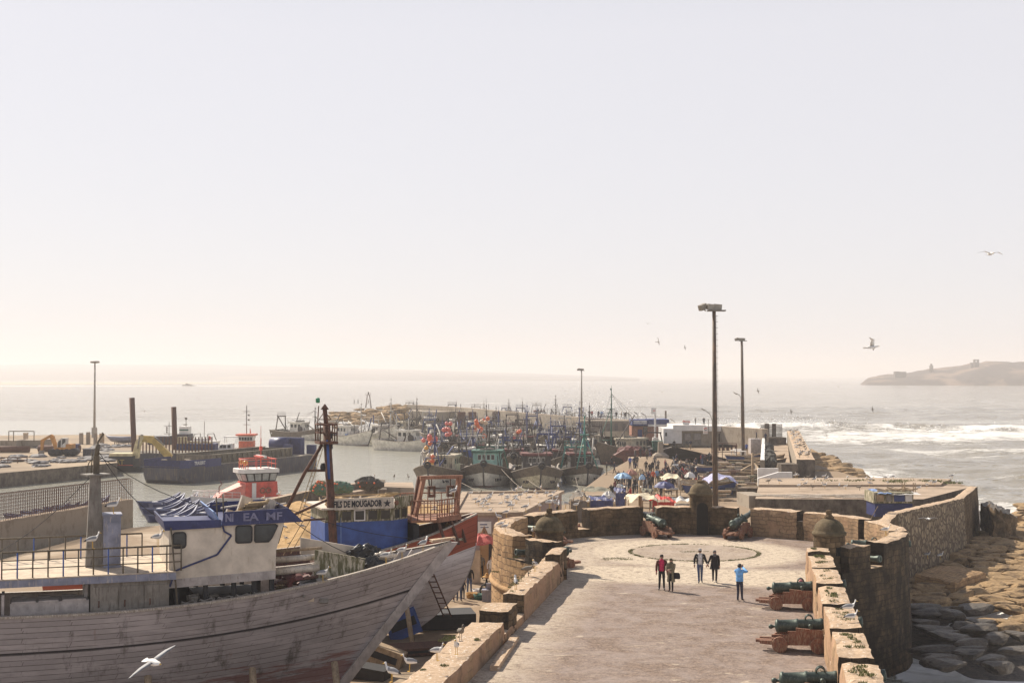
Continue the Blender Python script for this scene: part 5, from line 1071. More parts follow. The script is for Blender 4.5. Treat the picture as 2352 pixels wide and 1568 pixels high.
# ------------------------------------------------------------------ red pilot boat
M_pred = paint('pilot_red', (.62, .09, .06), .5, (.66, .2, .15), .3, 1.4); M_prl = paint('pale_red', (.68, .2, .15), .5, (.6, .28, .22), .4, 1.5)  # coach roof gets a paler red than the deckhouse
hd = radians(-150); b = G(452, 1174, WZ); Lp = 12; tp_ = thing('pilot_boat', 'red and white pilot boat with black-framed wheelhouse windows and red roof rails', 'pilot boat', V((b.x, b.y, WZ)) - V((cos(hd), sin(hd), 0)) * (Lp - .8), hd)
mb = MB(); PP = hull(mb, Lp, 3.9, -.6, 1.35, 1.75, 1.3, .8, ((.2, 1), (2, 0)), bul=.25, n=18, rows=8, inner=0, railm=0, e0=.25, e1=.7); mb.build('hull', [M_wclean, M_keelred], tp_); deckmesh(PP, .02, .96, 12).build('deck', M_pred, tp_)
mb = MB(); mb.loft([[V((x, y, z)) for x, y, z in q] for q in ([(2.0, -1.6, 1.2), (2.0, 1.6, 1.2), (2.1, 1.45, 3.2), (2.1, -1.45, 3.2)], [(6.0, -1.6, 1.2), (6.0, 1.6, 1.2), (5.9, 1.45, 3.2), (5.9, -1.45, 3.2)])], 0, False); mb.build('deckhouse', M_pred, tp_)
mb = MB(); mb.loft([[V((x, y, z)) for x, y, z in q] for q in ([(6.0, -1.55, 1.2), (6.0, 1.55, 1.2), (5.9, 1.4, 3.0), (5.9, -1.4, 3.0)], [(9.3, -1.0, 1.3), (9.3, 1.0, 1.3), (8.6, .9, 1.95), (8.6, -.9, 1.95)])], 0, False); mb.build('coach_roof', M_prl, tp_)
wh = link('wheelhouse', None, tp_); mb = MB()
mb.loft([[V(p) for p in ((2.3, -1.4, 3.2), (5.6, -1.4, 3.2), (5.9, -.7, 3.2), (5.9, .7, 3.2), (5.6, 1.4, 3.2), (2.3, 1.4, 3.2))], [V(p) for p in ((2.1, -1.7, 4.25), (6.0, -1.7, 4.25), (6.4, -.85, 4.25), (6.4, .85, 4.25), (6.0, 1.7, 4.25), (2.1, 1.7, 4.25))]], 0, False); mb.build('wall', M_gasket, wh)
base = [(2.3, -1.4), (5.6, -1.4), (5.9, -.7), (5.9, .7), (5.6, 1.4), (2.3, 1.4)]; topp = [(2.1, -1.7), (6.0, -1.7), (6.4, -.85), (6.4, .85), (6.0, 1.7), (2.1, 1.7)]
M_pglass = paint('reflecting_glass', (.35, .36, .35), .15, None, bump=0)
for i in range(5):
    n_ = 4 if i in (0, 4) else 2 if i == 2 else 1
    for k in range(n_):
        u0, u1 = (k + .1) / n_, (k + .9) / n_; f_ = lambda u, w: V((*[(base[i][c] + (base[i + 1][c] - base[i][c]) * u) * (1 - w) + (topp[i][c] + (topp[i + 1][c] - topp[i][c]) * u) * w for c in (0, 1)], 3.2 + 1.05 * w)); nn = V((base[i + 1][1] - base[i][1], -(base[i + 1][0] - base[i][0]), 0)).normalized()
        mb = MB(); mb.slab([f_(u0, .14) + nn * .02, f_(u1, .14) + nn * .02, f_(u1, .9) + nn * .02, f_(u0, .9) + nn * .02], nn * .03); mb.build('window', M_pglass, wh)
mb = MB(); mb.prism([(x + (.25 if x > 4 else -.1), y * 1.12) for x, y in topp], 4.25, 4.7); mb.build('roof', M_wclean, wh)
rl = link('roof_rail', None, tp_); railing(rl, [(2.2, -1.6, 4.7), (5.6, -1.6, 4.7), (6.0, -.8, 4.7), (6.0, .8, 4.7), (5.6, 1.6, 4.7), (2.2, 1.6, 4.7), (2.2, -1.6, 4.7)], 1.1, 14, (1, .5), M_pred, None, .04)
mb = MB(); mb.bar((3.6, 0, 4.7), (3.6, 0, 8.2), .07, 5); mb.bar((3.6, 0, 8.2), (3.6, 0, 9.6), .03, 4); mb.box((3.6, 0, 7.0), (.3, .3, .5)); mb.bx(3.2, 4.0, -1.3, 1.3, 6.0, 6.12); mb.build('mast', M_pred, tp_)
mb = MB(); mb.bx(3.4, 3.7, -1.5, 1.5, 5.95, 6.2); mb.build('radar', M_wclean, tp_)
for y in (-1.2, .4): mb = MB(); mb.sphere((5.6, y, 5.35), .32, 8, 6); mb.build('searchlight', M_yelf, tp_)
rl = link('bow_rail', None, tp_); railing(rl, [PP(.55, 1, -1, .2), PP(.8, 1, -1, .2), PP(.97, 1, -1, .1), PP(.97, 1, 1, .1), PP(.8, 1, 1, .2), PP(.55, 1, 1, .2)], .7, 16, (1, .5), M_wclean, None, .03)
mb = MB(); mb.tube([(8.6, 0, 1.9), (8.6, 0, 2.7), (8.3, .1, 3.0), (8.5, 0, 3.4)], .06, 5); mb.build('hawser_post', M_darkred, tp_)
for x in (3.2, 3.9):
    mb = MB()
    for k in range(12): a, a2 = 2 * pi * k / 12, 2 * pi * (k + 1) / 12; mb.bar((x + .3 * cos(a), -1.62, 2.2 + .3 * sin(a)), (x + .3 * cos(a2), -1.62, 2.2 + .3 * sin(a2)), .07, 5)
    mb.build('life_ring', M_rustl, tp_)
    mb = MB()
    for k in range(12): a, a2 = 2 * pi * k / 12, 2 * pi * (k + 1) / 12; mb.bar((x + .3 * cos(a), 1.62, 2.2 + .3 * sin(a)), (x + .3 * cos(a2), 1.62, 2.2 + .3 * sin(a2)), .07, 5)
    mb.build('life_ring', M_rustl, tp_)
mb = MB(); mb.bx(4.7, 5.2, 1.58, 1.64, 1.4, 3.1); mb.build('door', M_wclean, tp_)
# ------------------------------------------------------------------ hopper barge
M_bargeh = paint('barge_hull', (.055, .055, .07), .7, (.13, .1, .08), .42, .6); M_barged = paint('barge_deck', (.35, .3, .23), .85, (.18, .14, .1), .45, .8); M_holds = paint('hold_steel', (.14, .12, .09), .85, (.24, .2, .14), .42, .8)
hb = radians(-114); bb = G(385, 1108, WZ); Lb = 34; tb_ = thing('hopper_barge', 'long open hopper barge with blue bow bulwark and dark weathered hull', 'barge', V((bb.x, bb.y, WZ)) - V((cos(hb), sin(hb), 0)) * (Lb - 1.5), hb)
mb = MB(); W_ = 4.6; secs = [(0, 1, -1.2), (1.5, 1, -1.2), (Lb - 6, 1, -1.2), (Lb - 3, .97, -.9), (Lb - 1.2, .86, -.2), (Lb - .1, .7, .5)]
mb.loft([[V((x, -W_ * k, 2.4)), V((x, -W_ * k, z + .7)), V((x, -W_ * k * .9, z)), V((x, W_ * k * .9, z)), V((x, W_ * k, z + .7)), V((x, W_ * k, 2.4))] for x, k, z in secs], 0, False); mb.build('hull', M_bargeh, tb_)
mb = MB(); mb.prism([(.1, -W_), (Lb - 6, -W_), (Lb - 1.2, -W_ * .86), (Lb - .1, -W_ * .7), (Lb - .1, W_ * .7), (Lb - 1.2, W_ * .86), (Lb - 6, W_), (.1, W_)], 2.402, 2.46); mb.build('deck', M_barged, tb_)
mb = MB()
for sd in (-1, 1): mb.slab([(5, sd * 3.1, 2.46), (Lb - 7.5, sd * 3.1, 2.46), (Lb - 7.5, sd * 3.1, 3.7), (5, sd * 3.1, 3.7)], (0, .18, 0)); mb.beam((5, sd * 3.1, 3.75), (Lb - 7.5, sd * 3.1, 3.75), .45, .1)
for x in (5, Lb - 7.5): mb.bx(x, x + .18, -3.1, 3.1, 2.46, 3.7)
for k in range(16):
    x = 5.8 + k * 1.3
    for sd in (-1, 1): mb.beam((x, sd * 3.6, 2.46), (x, sd * 3.35, 3.6), .14, .2)
mb.build('hold_coaming', M_holds, tb_); mb = MB(); mb.bx(5.2, Lb - 7.5, -3, 3, 2.465, 2.52); mb.build('hold', M_gasket, tb_)
mb = MB(); bp = [(Lb - 8, -W_), (Lb - 5, -W_), (Lb - 1.2, -W_ * .86), (Lb - .1, -W_ * .7), (Lb - .1, W_ * .7), (Lb - 1.2, W_ * .86), (Lb - 5, W_), (Lb - 8, W_)]
for a, b2 in zip(bp, bp[1:]): mb.slab([(*a, 2.2), (*b2, 2.2), (*b2, 3.35), (*a, 3.35)], (0, .05, 0))
mb.build('bow_bulwark', M_navy, tb_); M_ltw = paint('white_letter', (.75, .73, .7), .6)
az = atan2(W_ * .86 - W_, 3.8); text('TRASSRT MORSA', .72, M_ltw, tb_, FACE((Lb - 4.2, W_ + .02 - .06, 2.85), pi + 0.0), sx=.9)
mb = MB(); R_ = Matrix.Translation((2.6, -.8, 4.2)) @ Matrix.Rotation(pi / 2, 4, 'X'); mb.lathe([(.1, -1.6), (1.1, -1.5), (1.1, 1.5), (.1, 1.6)], 14, R_); mb.bx(.4, 1.6, -2.6, 2.6, 2.4, 5.2); mb.bx(3.6, 4.4, 1, 2.5, 2.4, 4.2); mb.build('stern_tank', M_navy, tb_)
for s in (-4.4, 2.8): mb = MB(); mb.bx(-.5, .1, s, s + 1.6, .5, 4.0); mb.build('stern_post', M_navy, tb_)
for p in ((Lb - 3.5, -2.2), (Lb - 3.5, 2.2), (Lb - 6, 0)): mb = MB(); mb.lathe([(.3, 2.46), (.3, 3.0), (.42, 3.05), (.42, 3.2)], 8, Matrix.Translation((p[0], p[1], 0))); mb.build('bollard', M_barged, tb_)
# ------------------------------------------------------------------ dredger pontoon, digger, spuds and work boats
M_yel = paint('digger_yellow', (.42, .29, .08), .65, (.3, .22, .12), .35, 1.2); M_yell = paint('digger_cream', (.55, .46, .27), .7, (.4, .33, .2), .35, 1.5)
c = G(370, 1072, WZ); tdp = thing('dredging_pontoon', 'dark pontoon with ribbed side carrying the yellow digger behind the barge', 'pontoon', (c.x, c.y + 6, WZ), radians(6))
mb = MB(); mb.bx(-12, 11, -5, 5, -1, 2.2); mb.build('hull', M_bargeh, tdp); mb = MB(); mb.bx(-12, 11, -5, 5, 2.202, 2.26); mb.build('deck', M_holds, tdp)
mb = MB()
for k in range(22): mb.bx(-4 + k * .55, -3.8 + k * .55, -4.6, -4.4, 2.25, 5.0)
mb.build('fender_frame', M_rust, tdp)
e = D(284, 1072, 216); te = thing('dredging_excavator', 'big dredging digger, black house with cream roof and folded yellow boom', 'excavator', e, 0); k_ = 216 / F
lx = lambda px: (px - 284) * k_; lz = lambda py: (1072 - py) * k_
mb = MB(); mb.bx(lx(256), lx(312), -1.7, 1.7, lz(1072), lz(1046)); mb.bx(lx(262), lx(330), -1.2, 1.2, lz(1082), lz(1072)); h_ = mb.build('house', M_gasket, te)
text('CAT', 1.15, M_yel, h_, FACE((lx(276), -1.72, lz(1060)), 0), bold=.03); mb = MB(); mb.bx(lx(256), lx(312), -1.73, -1.7, lz(1067), lz(1065.5)); mb.build('red_stripe', M_pred, h_)
mb = MB(); mb.bx(lx(258), lx(310), -1.75, 1.75, lz(1046), lz(1040)); mb.build('roof', M_yell, te)
def armbox(mb, pts, w): mb.slab([(lx(a), -w / 2, lz(b)) for a, b in pts], (0, w, 0))
mb = MB(); armbox(mb, [(303, 1052), (312, 1014), (324, 1000), (332, 1003), (322, 1025), (318, 1052)], 1.0); mb.build('boom', M_yell, te)
mb = MB(); armbox(mb, [(320, 1000), (352, 1001), (362, 1012), (396, 1045), (392, 1050), (378, 1048), (350, 1018), (328, 1014)], .9); mb.build('stick', M_yel, te)
mb = MB(); mb.bar((lx(355), -.3, lz(1003)), (lx(378), -.3, lz(1022)), .14, 6); mb.bar((lx(322), -.5, lz(1003)), (lx(318), -.5, lz(1030)), .12, 6); mb.sphere((lx(324), 0, lz(1004)), .5); mb.build('hydraulic_ram', M_gsteel, te)
for x0, y0_, x1, y1_, d, lab in ((303, 913, 310.5, 1028, 232, 'taller rusty spud pile standing left of the other'), (399, 934, 404, 1032, 240, 'shorter rusty spud pile beside the digger boom')):
    a, b2 = D(x1 if x0 > 350 else x1, y1_, d), D(x0, y0_, d); mb = MB(); mb.tube([a - V((0, 0, 4)), b2], [.46, .46], 10); tag(mb.build('spud_pile', M_rust), lab, 'pile')
def unit(name, label, cat, px, py, d, z=None):
    p = D(px, py, d); t = thing(name, label, cat, p); k = d / F; return t, (lambda x: (x - px) * k), (lambda y: (py - y) * k)
t, X_, Z_ = unit('site_container', 'navy steel container on the pontoon, cluttered top', 'container', 453, 1044, 238); mb = MB(); mb.bx(X_(410), X_(497), -1.5, 1.5, 0, Z_(1018))
for k in range(30): mb.bx(X_(411) + k * .22, X_(411) + k * .22 + .1, -1.54, -1.5, .1, Z_(1019))
mb.build('body', M_navy, t); mb = MB()
for k in range(9): mb.box((X_(415 + 9 * k), random.uniform(-1, 1), Z_(1016.5)), (.7, .6, random.uniform(.2, .5)), k)
mb.bx(X_(411), X_(428), -1, .6, Z_(1018), Z_(1003)); mb.build('deck_cargo', M_yell, t)
t, X_, Z_ = unit('work_boat', 'grey harbour vessel with white and green bridge behind the spud pile', 'boat', 420, 1012, 262); mb = MB(); mb.bx(X_(345), X_(438), -2, 2, -1, Z_(1001)); mb.slab([(X_(395), -2, Z_(1001)), (X_(438), -2, Z_(1001)), (X_(438), -2, Z_(996)), (X_(405), -2, Z_(996))], (0, 4, 0)); mb.build('hull', M_bargeh, t)
mb = MB(); mb.bx(X_(415), X_(436), -1.2, 1.2, Z_(996), Z_(979)); mb.build('bridge', M_wclean, t); mb = MB(); mb.bx(X_(415), X_(436), -1.23, -1.2, Z_(988), Z_(985)); mb.build('green_stripe', M_dgreen, t); mb = MB(); mb.bar((X_(427), 0, Z_(979)), (X_(427), 0, Z_(962)), .07, 5); mb.box((X_(427), 0, Z_(961)), (.4, .4, .4)); mb.bar((X_(421), 0, Z_(975)), (X_(430), 0, Z_(975)), .1, 4); mb.build('mast', M_gsteel, t)
t, X_, Z_ = unit('tug_boat', 'dark tug with orange-topped wheelhouse and tall mast behind the barge', 'tug', 565, 1034, 248); mb = MB(); mb.slab([(X_(498), -2, Z_(1045)), (X_(600), -2, Z_(1045)), (X_(603), -2, Z_(1026)), (X_(500), -2, Z_(1031))], (0, 5, 0)); mb.build('hull', M_holds, t)
M_oran = paint('tug_orange', (.66, .14, .07), .5, (.6, .22, .13), .25)
mb = MB(); mb.bx(X_(551), X_(583), -1.2, 1.4, Z_(1030), Z_(1012)); mb.build('deckhouse', M_oran, t); mb = MB(); mb.loft([[(X_(a), b_, Z_(1012)) for a, b_ in ((552, -1.2), (582, -1.2), (582, 1.2), (552, 1.2))], [(X_(a), b_, Z_(1000)) for a, b_ in ((549, -1.4), (585, -1.4), (585, 1.4), (549, 1.4))]], 0, False); w_ = mb.build('wheelhouse', M_wclean, t)
for k in range(5): mb = MB(); mb.bx(X_(552 + 6.4 * k), X_(556.5 + 6.4 * k), -1.42, -1.28, Z_(1010), Z_(1003)); mb.build('window', M_glass, w_)
mb = MB(); mb.bx(X_(545), X_(588), -1.7, 1.7, Z_(1000), Z_(996)); mb.build('roof', M_oran, w_)
mb = MB(); mb.bar((X_(566), 0, Z_(996)), (X_(566), 0, Z_(931)), .09, 5); [mb.bar((X_(558), 0, Z_(q)), (X_(575), 0, Z_(q)), .05, 4) for q in (945, 975)]; [mb.box((X_(571), 0, Z_(q)), (.3, .3, .3)) for q in (953, 964)]; mb.build('mast', M_gsteel, t)
mb = MB(); mb.slab([(X_(574), -.2, Z_(996)), (X_(577), -.2, Z_(994)), (X_(575), -.2, Z_(983)), (X_(574), -.2, Z_(984))], (0, .02, 0)); mb.build('flag', M_pred, t)
t, X_, Z_ = unit('launch', 'small white cabin launch with canopy left of the orange-topped tug', 'boat', 523, 1034, 244); mb = MB(); mb.slab([(X_(496), -1.2, Z_(1040)), (X_(545), -1.2, Z_(1040)), (X_(548), -1.2, Z_(1030)), (X_(494), -1.2, Z_(1031))], (0, 2.4, 0)); mb.build('hull', M_wclean, t)
mb = MB(); mb.slab([(X_(500), -1, Z_(1031)), (X_(536), -1, Z_(1031)), (X_(536), -1, Z_(1018)), (X_(512), -1, Z_(1019))], (0, 2, 0)); cbn = mb.build('cabin', M_wclean, t)
for a in (507, 515, 525): mb = MB(); mb.bx(X_(a), X_(a + 7), -1.03, -1, Z_(1028), Z_(1021)); mb.build('window', M_glass, cbn)
mb = MB(); mb.bx(X_(516), X_(545), -.9, .9, Z_(1004), Z_(1002)); [mb.bar((X_(a), s_, Z_(1018)), (X_(a), s_, Z_(1003)), .05, 4) for a in (518, 544) for s_ in (-.8, .8)]; mb.build('canopy', M_wclean, t)
t, X_, Z_ = unit('service_boat', 'small white boat with dark goalpost frames and red flag above the container', 'boat', 470, 1020, 256); mb = MB(); mb.slab([(X_(440), -1.5, Z_(1024)), (X_(500), -1.5, Z_(1024)), (X_(502), -1.5, Z_(1012)), (X_(440), -1.5, Z_(1012))], (0, 3, 0)); mb.bx(X_(445), X_(478), -1, 1, Z_(1012), Z_(1006)); mb.build('hull', M_wclean, t)
mb = MB(); [mb.tube([(X_(a), 0, Z_(1016)), (X_(a + 3), 0, Z_(997)), (X_(a + 17), 0, Z_(995)), (X_(a + 18 + (8 if a > 460 else 0)), 0, Z_(1020))], .1, 5) for a in (443, 474)]; mb.bar((X_(469), 0, Z_(1012)), (X_(469), 0, Z_(968)), .06, 4); mb.build('frame', M_gsteel, t); mb = MB(); mb.slab([(X_(479), -.1, Z_(1000)), (X_(485), -.1, Z_(1003)), (X_(484), -.1, Z_(1011)), (X_(479), -.1, Z_(1010))], (0, .03, 0)); mb.build('flag', M_pred, t)
t, X_, Z_ = unit('signal_mast', 'thin cross-armed signal mast between the two spud piles', 'mast', 388, 1030, 246); mb = MB(); mb.bar((0, 0, 0), (0, 0, Z_(969)), .07, 5); [mb.bar((X_(376), 0, Z_(q)), (X_(397), 0, Z_(q)), .05, 4) for q in (978, 996)]; [mb.box((X_(383), 0, Z_(q)), (.25, .25, .3)) for q in (982, 987, 992)]; mb.build('pole', M_gsteel, t)
# small blue rowing boats
mb = MB(); PS = hull(mb, 5.2, 1.7, -.25, .55, 1.6, .75, .35, ((2, 0),), tr=.45, bul=.35, n=12, rows=5, inner=1, railm=2, e1=.7); m_sk = mb.mesh('hull', [M_navy, M_bmast, M_bmast]); mdk = deckmesh(PS, .04, .95, 8).mesh('floor', [M_bmast]); mbt = MB()
for s in (.25, .45, .65): a, b2 = PS(s, .8, -1, .1), PS(s, .8, 1, .1); mbt.beam(a, b2, .22, .05)
mbt.box((2.2, .1, .5), (.6, .4, .3), .4); m_th = mbt.mesh('thwart', [M_wclean])
def skiff(px, py, hd, label, group):
    p = G(px, py, WZ); t = thing('rowing_boat', label, 'rowing boat', (p.x, p.y, WZ), radians(hd), group); link('hull', m_sk, t); link('floor', mdk, t); link('thwart', m_th, t)
for k, (px, py) in enumerate(((314, 1166), (345, 1172), (378, 1170), (404, 1178), (322, 1182), (356, 1186), (392, 1188), (420, 1192), (335, 1199), (372, 1203))): skiff(px, py, 35 + random.uniform(-12, 25), 'blue rowing boat moored in the cluster right of the rebar wall', 'blue rowing boats right of the wall')
for px, py in ((10, 1196), (45, 1190), (75, 1185), (100, 1180), (128, 1176), (150, 1174)): skiff(px, py, 15 + random.uniform(-20, 30), 'blue rowing boat seen through the rebar of the concrete wall', 'blue rowing boats behind the rebar')
# ------------------------------------------------------------------ breakwater parapet, pierhead, walkway
random.seed(33)
bw = thing('breakwater_wall', 'long pale concrete breakwater wall curving out past the trawlers to the pierhead', 'wall')
for i, (a, b) in enumerate(zip(BW, BW[1:])):
    A_, B_2 = V((*a, 0)), V((*b, 0)); L = (B_2 - A_).length; nn = V((-(B_2 - A_).y, (B_2 - A_).x, 0)).normalized() * -1
    mb = MB(); mb.shell(lambda u, v, w: A_.lerp(B_2, u) + nn * (.0 + 1.4 * v) + V((0, 0, -3 + 6.9 * w)), max(4, int(L / 3)), 2, 3, .03, (0, 0, 1, 0), L, 1.4, 6.9, -3); mb.build('wall_section', [M_conc, M_roof], bw)
p = V((*BW[5], 0)); q = V((*BW[6], 0)); mb = MB(); mb.beam(p + V((-1, -3, 1.2)), q + V((-8, -3, 1.2)), 10, 2.6); mb.build('pierhead_base', M_conc, bw)
for px, py in ((1060, 945), (1085, 945), (1140, 945)): mb = MB(); g = D(px, py, 340); mb.bx(g.x - 1, g.x + 1, g.y - .6, g.y + .6, 0, 4.2); mb.build('wall_cabinet', M_rust, bw)
for k in range(104):
    u = random.random(); px = 762 + 170 * u ** .9; t_ = random.random(); py = 930 + 40 * t_ * (1 - .45 * u) + 12 * (1 - u) ** 2; d = 432 - 64 * t_
    if k > 78: px = 880 + 120 * random.random(); py = 930 + 3 * random.random(); d = 440
    g = D(px, py, d); boulder((g.x, g.y, max(-2, min(g.z, 4.6)) - random.uniform(0, 1.2)), random.uniform(1.5, 2.4), False, 'pale armour boulder heaped round the pierhead', 'armour boulders at the pierhead')
t, X_, Z_ = unit('beacon_tower', 'slender lattice light beacon on the pierhead', 'beacon', 846, 930, 436); mb = MB()
for s in (-1, 1): mb.bar((s * .9, -.5, -1), (s * .35, 0, Z_(907)), .16, 4); mb.bar((s * .9, .9, -1), (s * .35, .2, Z_(907)), .16, 4)
mb.bx(-.8, .8, -.8, .8, Z_(907), Z_(906)); [mb.bar((s * .7, -.7, Z_(906)), (s * .7, -.7, Z_(901)), .05, 4) for s in (-1, 1)]; mb.build('frame', M_greyw, t); mb = MB(); mb.lathe([(.25, Z_(906)), (.25, Z_(901)), (.05, Z_(899))], 8); mb.build('lantern', M_gsteel, t)
# thick sea wall beside the walkway
sw = thing('sea_wall', 'thick concrete sea wall with a broad gull-covered top beside the walkway', 'wall')
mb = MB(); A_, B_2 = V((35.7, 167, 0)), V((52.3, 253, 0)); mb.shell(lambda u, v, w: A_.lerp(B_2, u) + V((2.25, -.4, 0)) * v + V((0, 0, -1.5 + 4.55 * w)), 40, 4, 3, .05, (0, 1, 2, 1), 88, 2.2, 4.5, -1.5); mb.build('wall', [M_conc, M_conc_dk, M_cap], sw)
mb = MB(); mb.bx(33.6, 35.7, 166, 168.5, 0, 2.5); mb.build('end_post', M_conc_dk, sw)
wk = thing('raised_walkway', 'raised concrete walkway with white-capped side wall and plastered ramp', 'walkway'); wz = 1.0
f4 = [P2(1762, 1092, wz), P2(1818, 1092, wz), P2(1809, 1018, wz), P2(1760, 1018, wz)]; mb = MB(); mb.prism(f4, -.5, wz, 0, 1); mb.build('deck', [M_conc, M_roof], wk)
a, b = G(1746, 1078, wz), G(1751, 1012, wz); mb = MB(); mb.shell(lambda u, v, w: a.lerp(b, u) + V((v * .6, 0, 0)) + V((0, 0, -1.0 + w * 2.3)), 24, 2, 3, .03, (0, 0, 1, 0), 60, .6, 2.3); mb.build('side_wall', [M_conc, M_wclean], wk)
g = G(1733, 1042, 0); mb = MB(); mb.bx(g.x - .7, g.x + 1.0, g.y - .5, g.y + 2, 0, 2.6); mb.build('gate_pier', M_greyw, wk)
p0, p1 = D(1741, 1110, 138), D(1820, 1110, 138); yq = 138; mb = MB(); mb.slab([(p0.x, yq, 2.9), (p1.x, yq, 2.9), (p1.x, yq, D(0, 1084, yq).z), (D(1783, 0, yq).x, yq, D(0, 1084, yq).z), (p0.x, yq, D(0, 1098, yq).z)], (0, .5, 0)); mb.build('ramp_wall', M_wclean, wk)
p0, p1 = D(1741, 1094, 150), D(1788, 1090, 150); mb = MB(); mb.bx(p0.x, p1.x, 150, 150.4, 0, D(0, 1075, 150).z); mb.build('ramp_wall', M_wclean, wk)
a, b = G(1757, 1006, 2.2), G(1806, 1006, 2.2); mb = MB(); mb.bx(a.x, b.x, a.y, a.y + 4, -.2, 2.3); mb.build('landing', M_conc_dk, wk)
fe = thing('iron_fence', 'dark spiked iron fence with square posts at the walkway end', 'fence'); mb = MB()
for k in range(26): x = a.x + (b.x - a.x) * k / 25; mb.bar((x, a.y + 3.8, 2.3), (x, a.y + 3.8, 4.6), .05, 4)
mb.beam((a.x, a.y + 3.8, 2.7), (b.x, a.y + 3.8, 2.7), .08, .1); mb.beam((a.x, a.y + 3.8, 4.1), (b.x, a.y + 3.8, 4.1), .08, .1); mb.build('railing', M_gsteel, fe)
for u in (.28, .62): x = a.x + (b.x - a.x) * u; mb = MB(); mb.bx(x - .35, x + .35, a.y + 3.4, a.y + 4.1, 2.3, 4.7); mb.build('post', M_conc_dk, fe)
# nets and scrap on the walkway
mb = MB(); random.seed(5)
for k, (px, py) in enumerate(((1762, 1035), (1764, 1050), (1766, 1062), (1765, 1072))): g = G(px, py, wz); mb = MB(); crumple(mb, (g.x, g.y, wz + .4), 1.1, (1, 1.6, .9), k, 0, 8); tag(mb.build('net_pile', M_netd), 'brown fishing net heap by the walkway side wall', 'nets', 'net heaps along the walkway')
# ------------------------------------------------------------------ jetty buildings
def bxw(mb, px0, px1, py0, py1, d, dep, m=0): a, b = D(px0, py1, d), D(px1, py0, d); mb.bx(a.x, b.x, d, d + dep, a.z, b.z, m)
M_brick = stone('salmon_brick', (.4, .2, .14), (.34, .165, .115), (.14, .09, .07), .5, .2, (.4, .3, .24), False, .7, .01, bmp=.2)
ks = thing('brick_kiosk', 'low brick kiosk with blue and white fascia and blue door', 'kiosk'); dk = 272
mb = MB(); bxw(mb, 1451, 1536, 979, 1012, dk, 6); mb.build('wall', M_brick, ks)
mb = MB(); bxw(mb, 1489, 1537, 963, 974, dk - .5, 7); bxw(mb, 1452, 1488, 964, 977, dk - .9, 7); fs = mb.build('fascia', M_bmast, ks); mb = MB(); bxw(mb, 1455, 1486, 966, 969, dk - .96, .05); bxw(mb, 1455, 1486, 971, 973, dk - .96, .05); bxw(mb, 1489, 1537, 974.2, 979, dk - .6, 7); mb.build('white_stripe', M_wclean, fs)
mb = MB(); bxw(mb, 1465, 1475, 986, 1010, dk - .15, .2); mb.build('door', M_bmast, ks); mb = MB(); bxw(mb, 1477, 1487, 980, 997, dk - .1, .15); mb.build('window', M_glass, ks)
ts = thing('fuel_station_building', 'white and grey fuel station building with shuttered front and round-logo signs', 'building'); dt = 252
mb = MB(); bxw(mb, 1546, 1672, 988, 1024, dt, 9); mb.build('wall', M_conc, ts); mb = MB(); bxw(mb, 1524, 1566, 984, 1018, dt - .6, 9); mb.build('annexe', M_wclean, ts); mb = MB(); bxw(mb, 1528, 1532, 993, 1001, dt - .7, .2); mb.build('window', M_glass, ts)
mb = MB(); bxw(mb, 1546, 1622, 976, 989, dt - .8, 10); bxw(mb, 1622, 1673, 978, 990, dt - .5, 10); mb.build('fascia', M_wclean, ts)
for a, b in ((1569, 1588), (1591, 1611)):
    mb = MB(); bxw(mb, a, b, 994, 1022, dt - .12, .2); sh = mb.build('shutter', M_gsteel, ts); mb = MB()
    for k in range(7): bxw(mb, a + 4, b - 2, 996 + k * 2, 997.1 + k * 2, dt - .2, .1)
    mb.build('grille', M_greyw, sh)
mb = MB(); bxw(mb, 1651, 1666, 995, 1014, dt - .1, .2); mb.build('doorway', M_black, ts)
def logo_swirl(parent, c, r, y):
    for a0, a1, m, k in ((20, 190, M_pred, 1), (200, 330, M_bmast, .85), (100, 220, M_ltw, .5)):
        pts = [(c.x + r * k * cos(radians(q)), y, c.z + r * k * sin(radians(q))) for q in range(a0, a1 + 1, 15)] + [(c.x + r * k * .55 * cos(radians(q)), y, c.z + r * k * .55 * sin(radians(q))) for q in range(a1, a0 - 1, -15)]
        mb = MB(); mb.slab(pts, (0, -.03, 0)); mb.build('logo', m, parent)
sg = thing('rooftop_sign', 'white rooftop sign with red lettering and round logo on the fuel station', 'sign'); mb = MB(); bxw(mb, 1568, 1584, 964, 973, dt + 1, .3); bxw(mb, 1569, 1583, 973, 977, dt + 1.05, .15); mb.build('panel', M_wclean, sg)
c = D(1578, 968.5, dt + .95); text('TOTAL', .42, M_pred, sg, FACE((c.x, dt + .96, c.z), 0), bold=.012); logo_swirl(sg, D(1570.5, 968.5, dt + .9), .26, dt + .97)
sg = thing('hanging_sign', 'white upright hanging sign with a round red and blue logo beside the tall lamp', 'sign'); mb = MB(); bxw(mb, 1616, 1626, 979, 996, dt - 3, .3); mb.build('panel', M_wclean, sg); logo_swirl(sg, D(1621, 985.5, dt - 3.1), .3, dt - 3.03); c = D(1621, 992.5, dt - 3.1); text('TOTAL', .25, M_pred, sg, FACE((c.x, dt - 3.04, c.z), 0))
mb = MB(); a, b = D(1627, 1028, dt - 3), D(1627, 962, dt - 3); mb.bar(a, b, .07, 5); mb.build('pole', M_gsteel, sg)
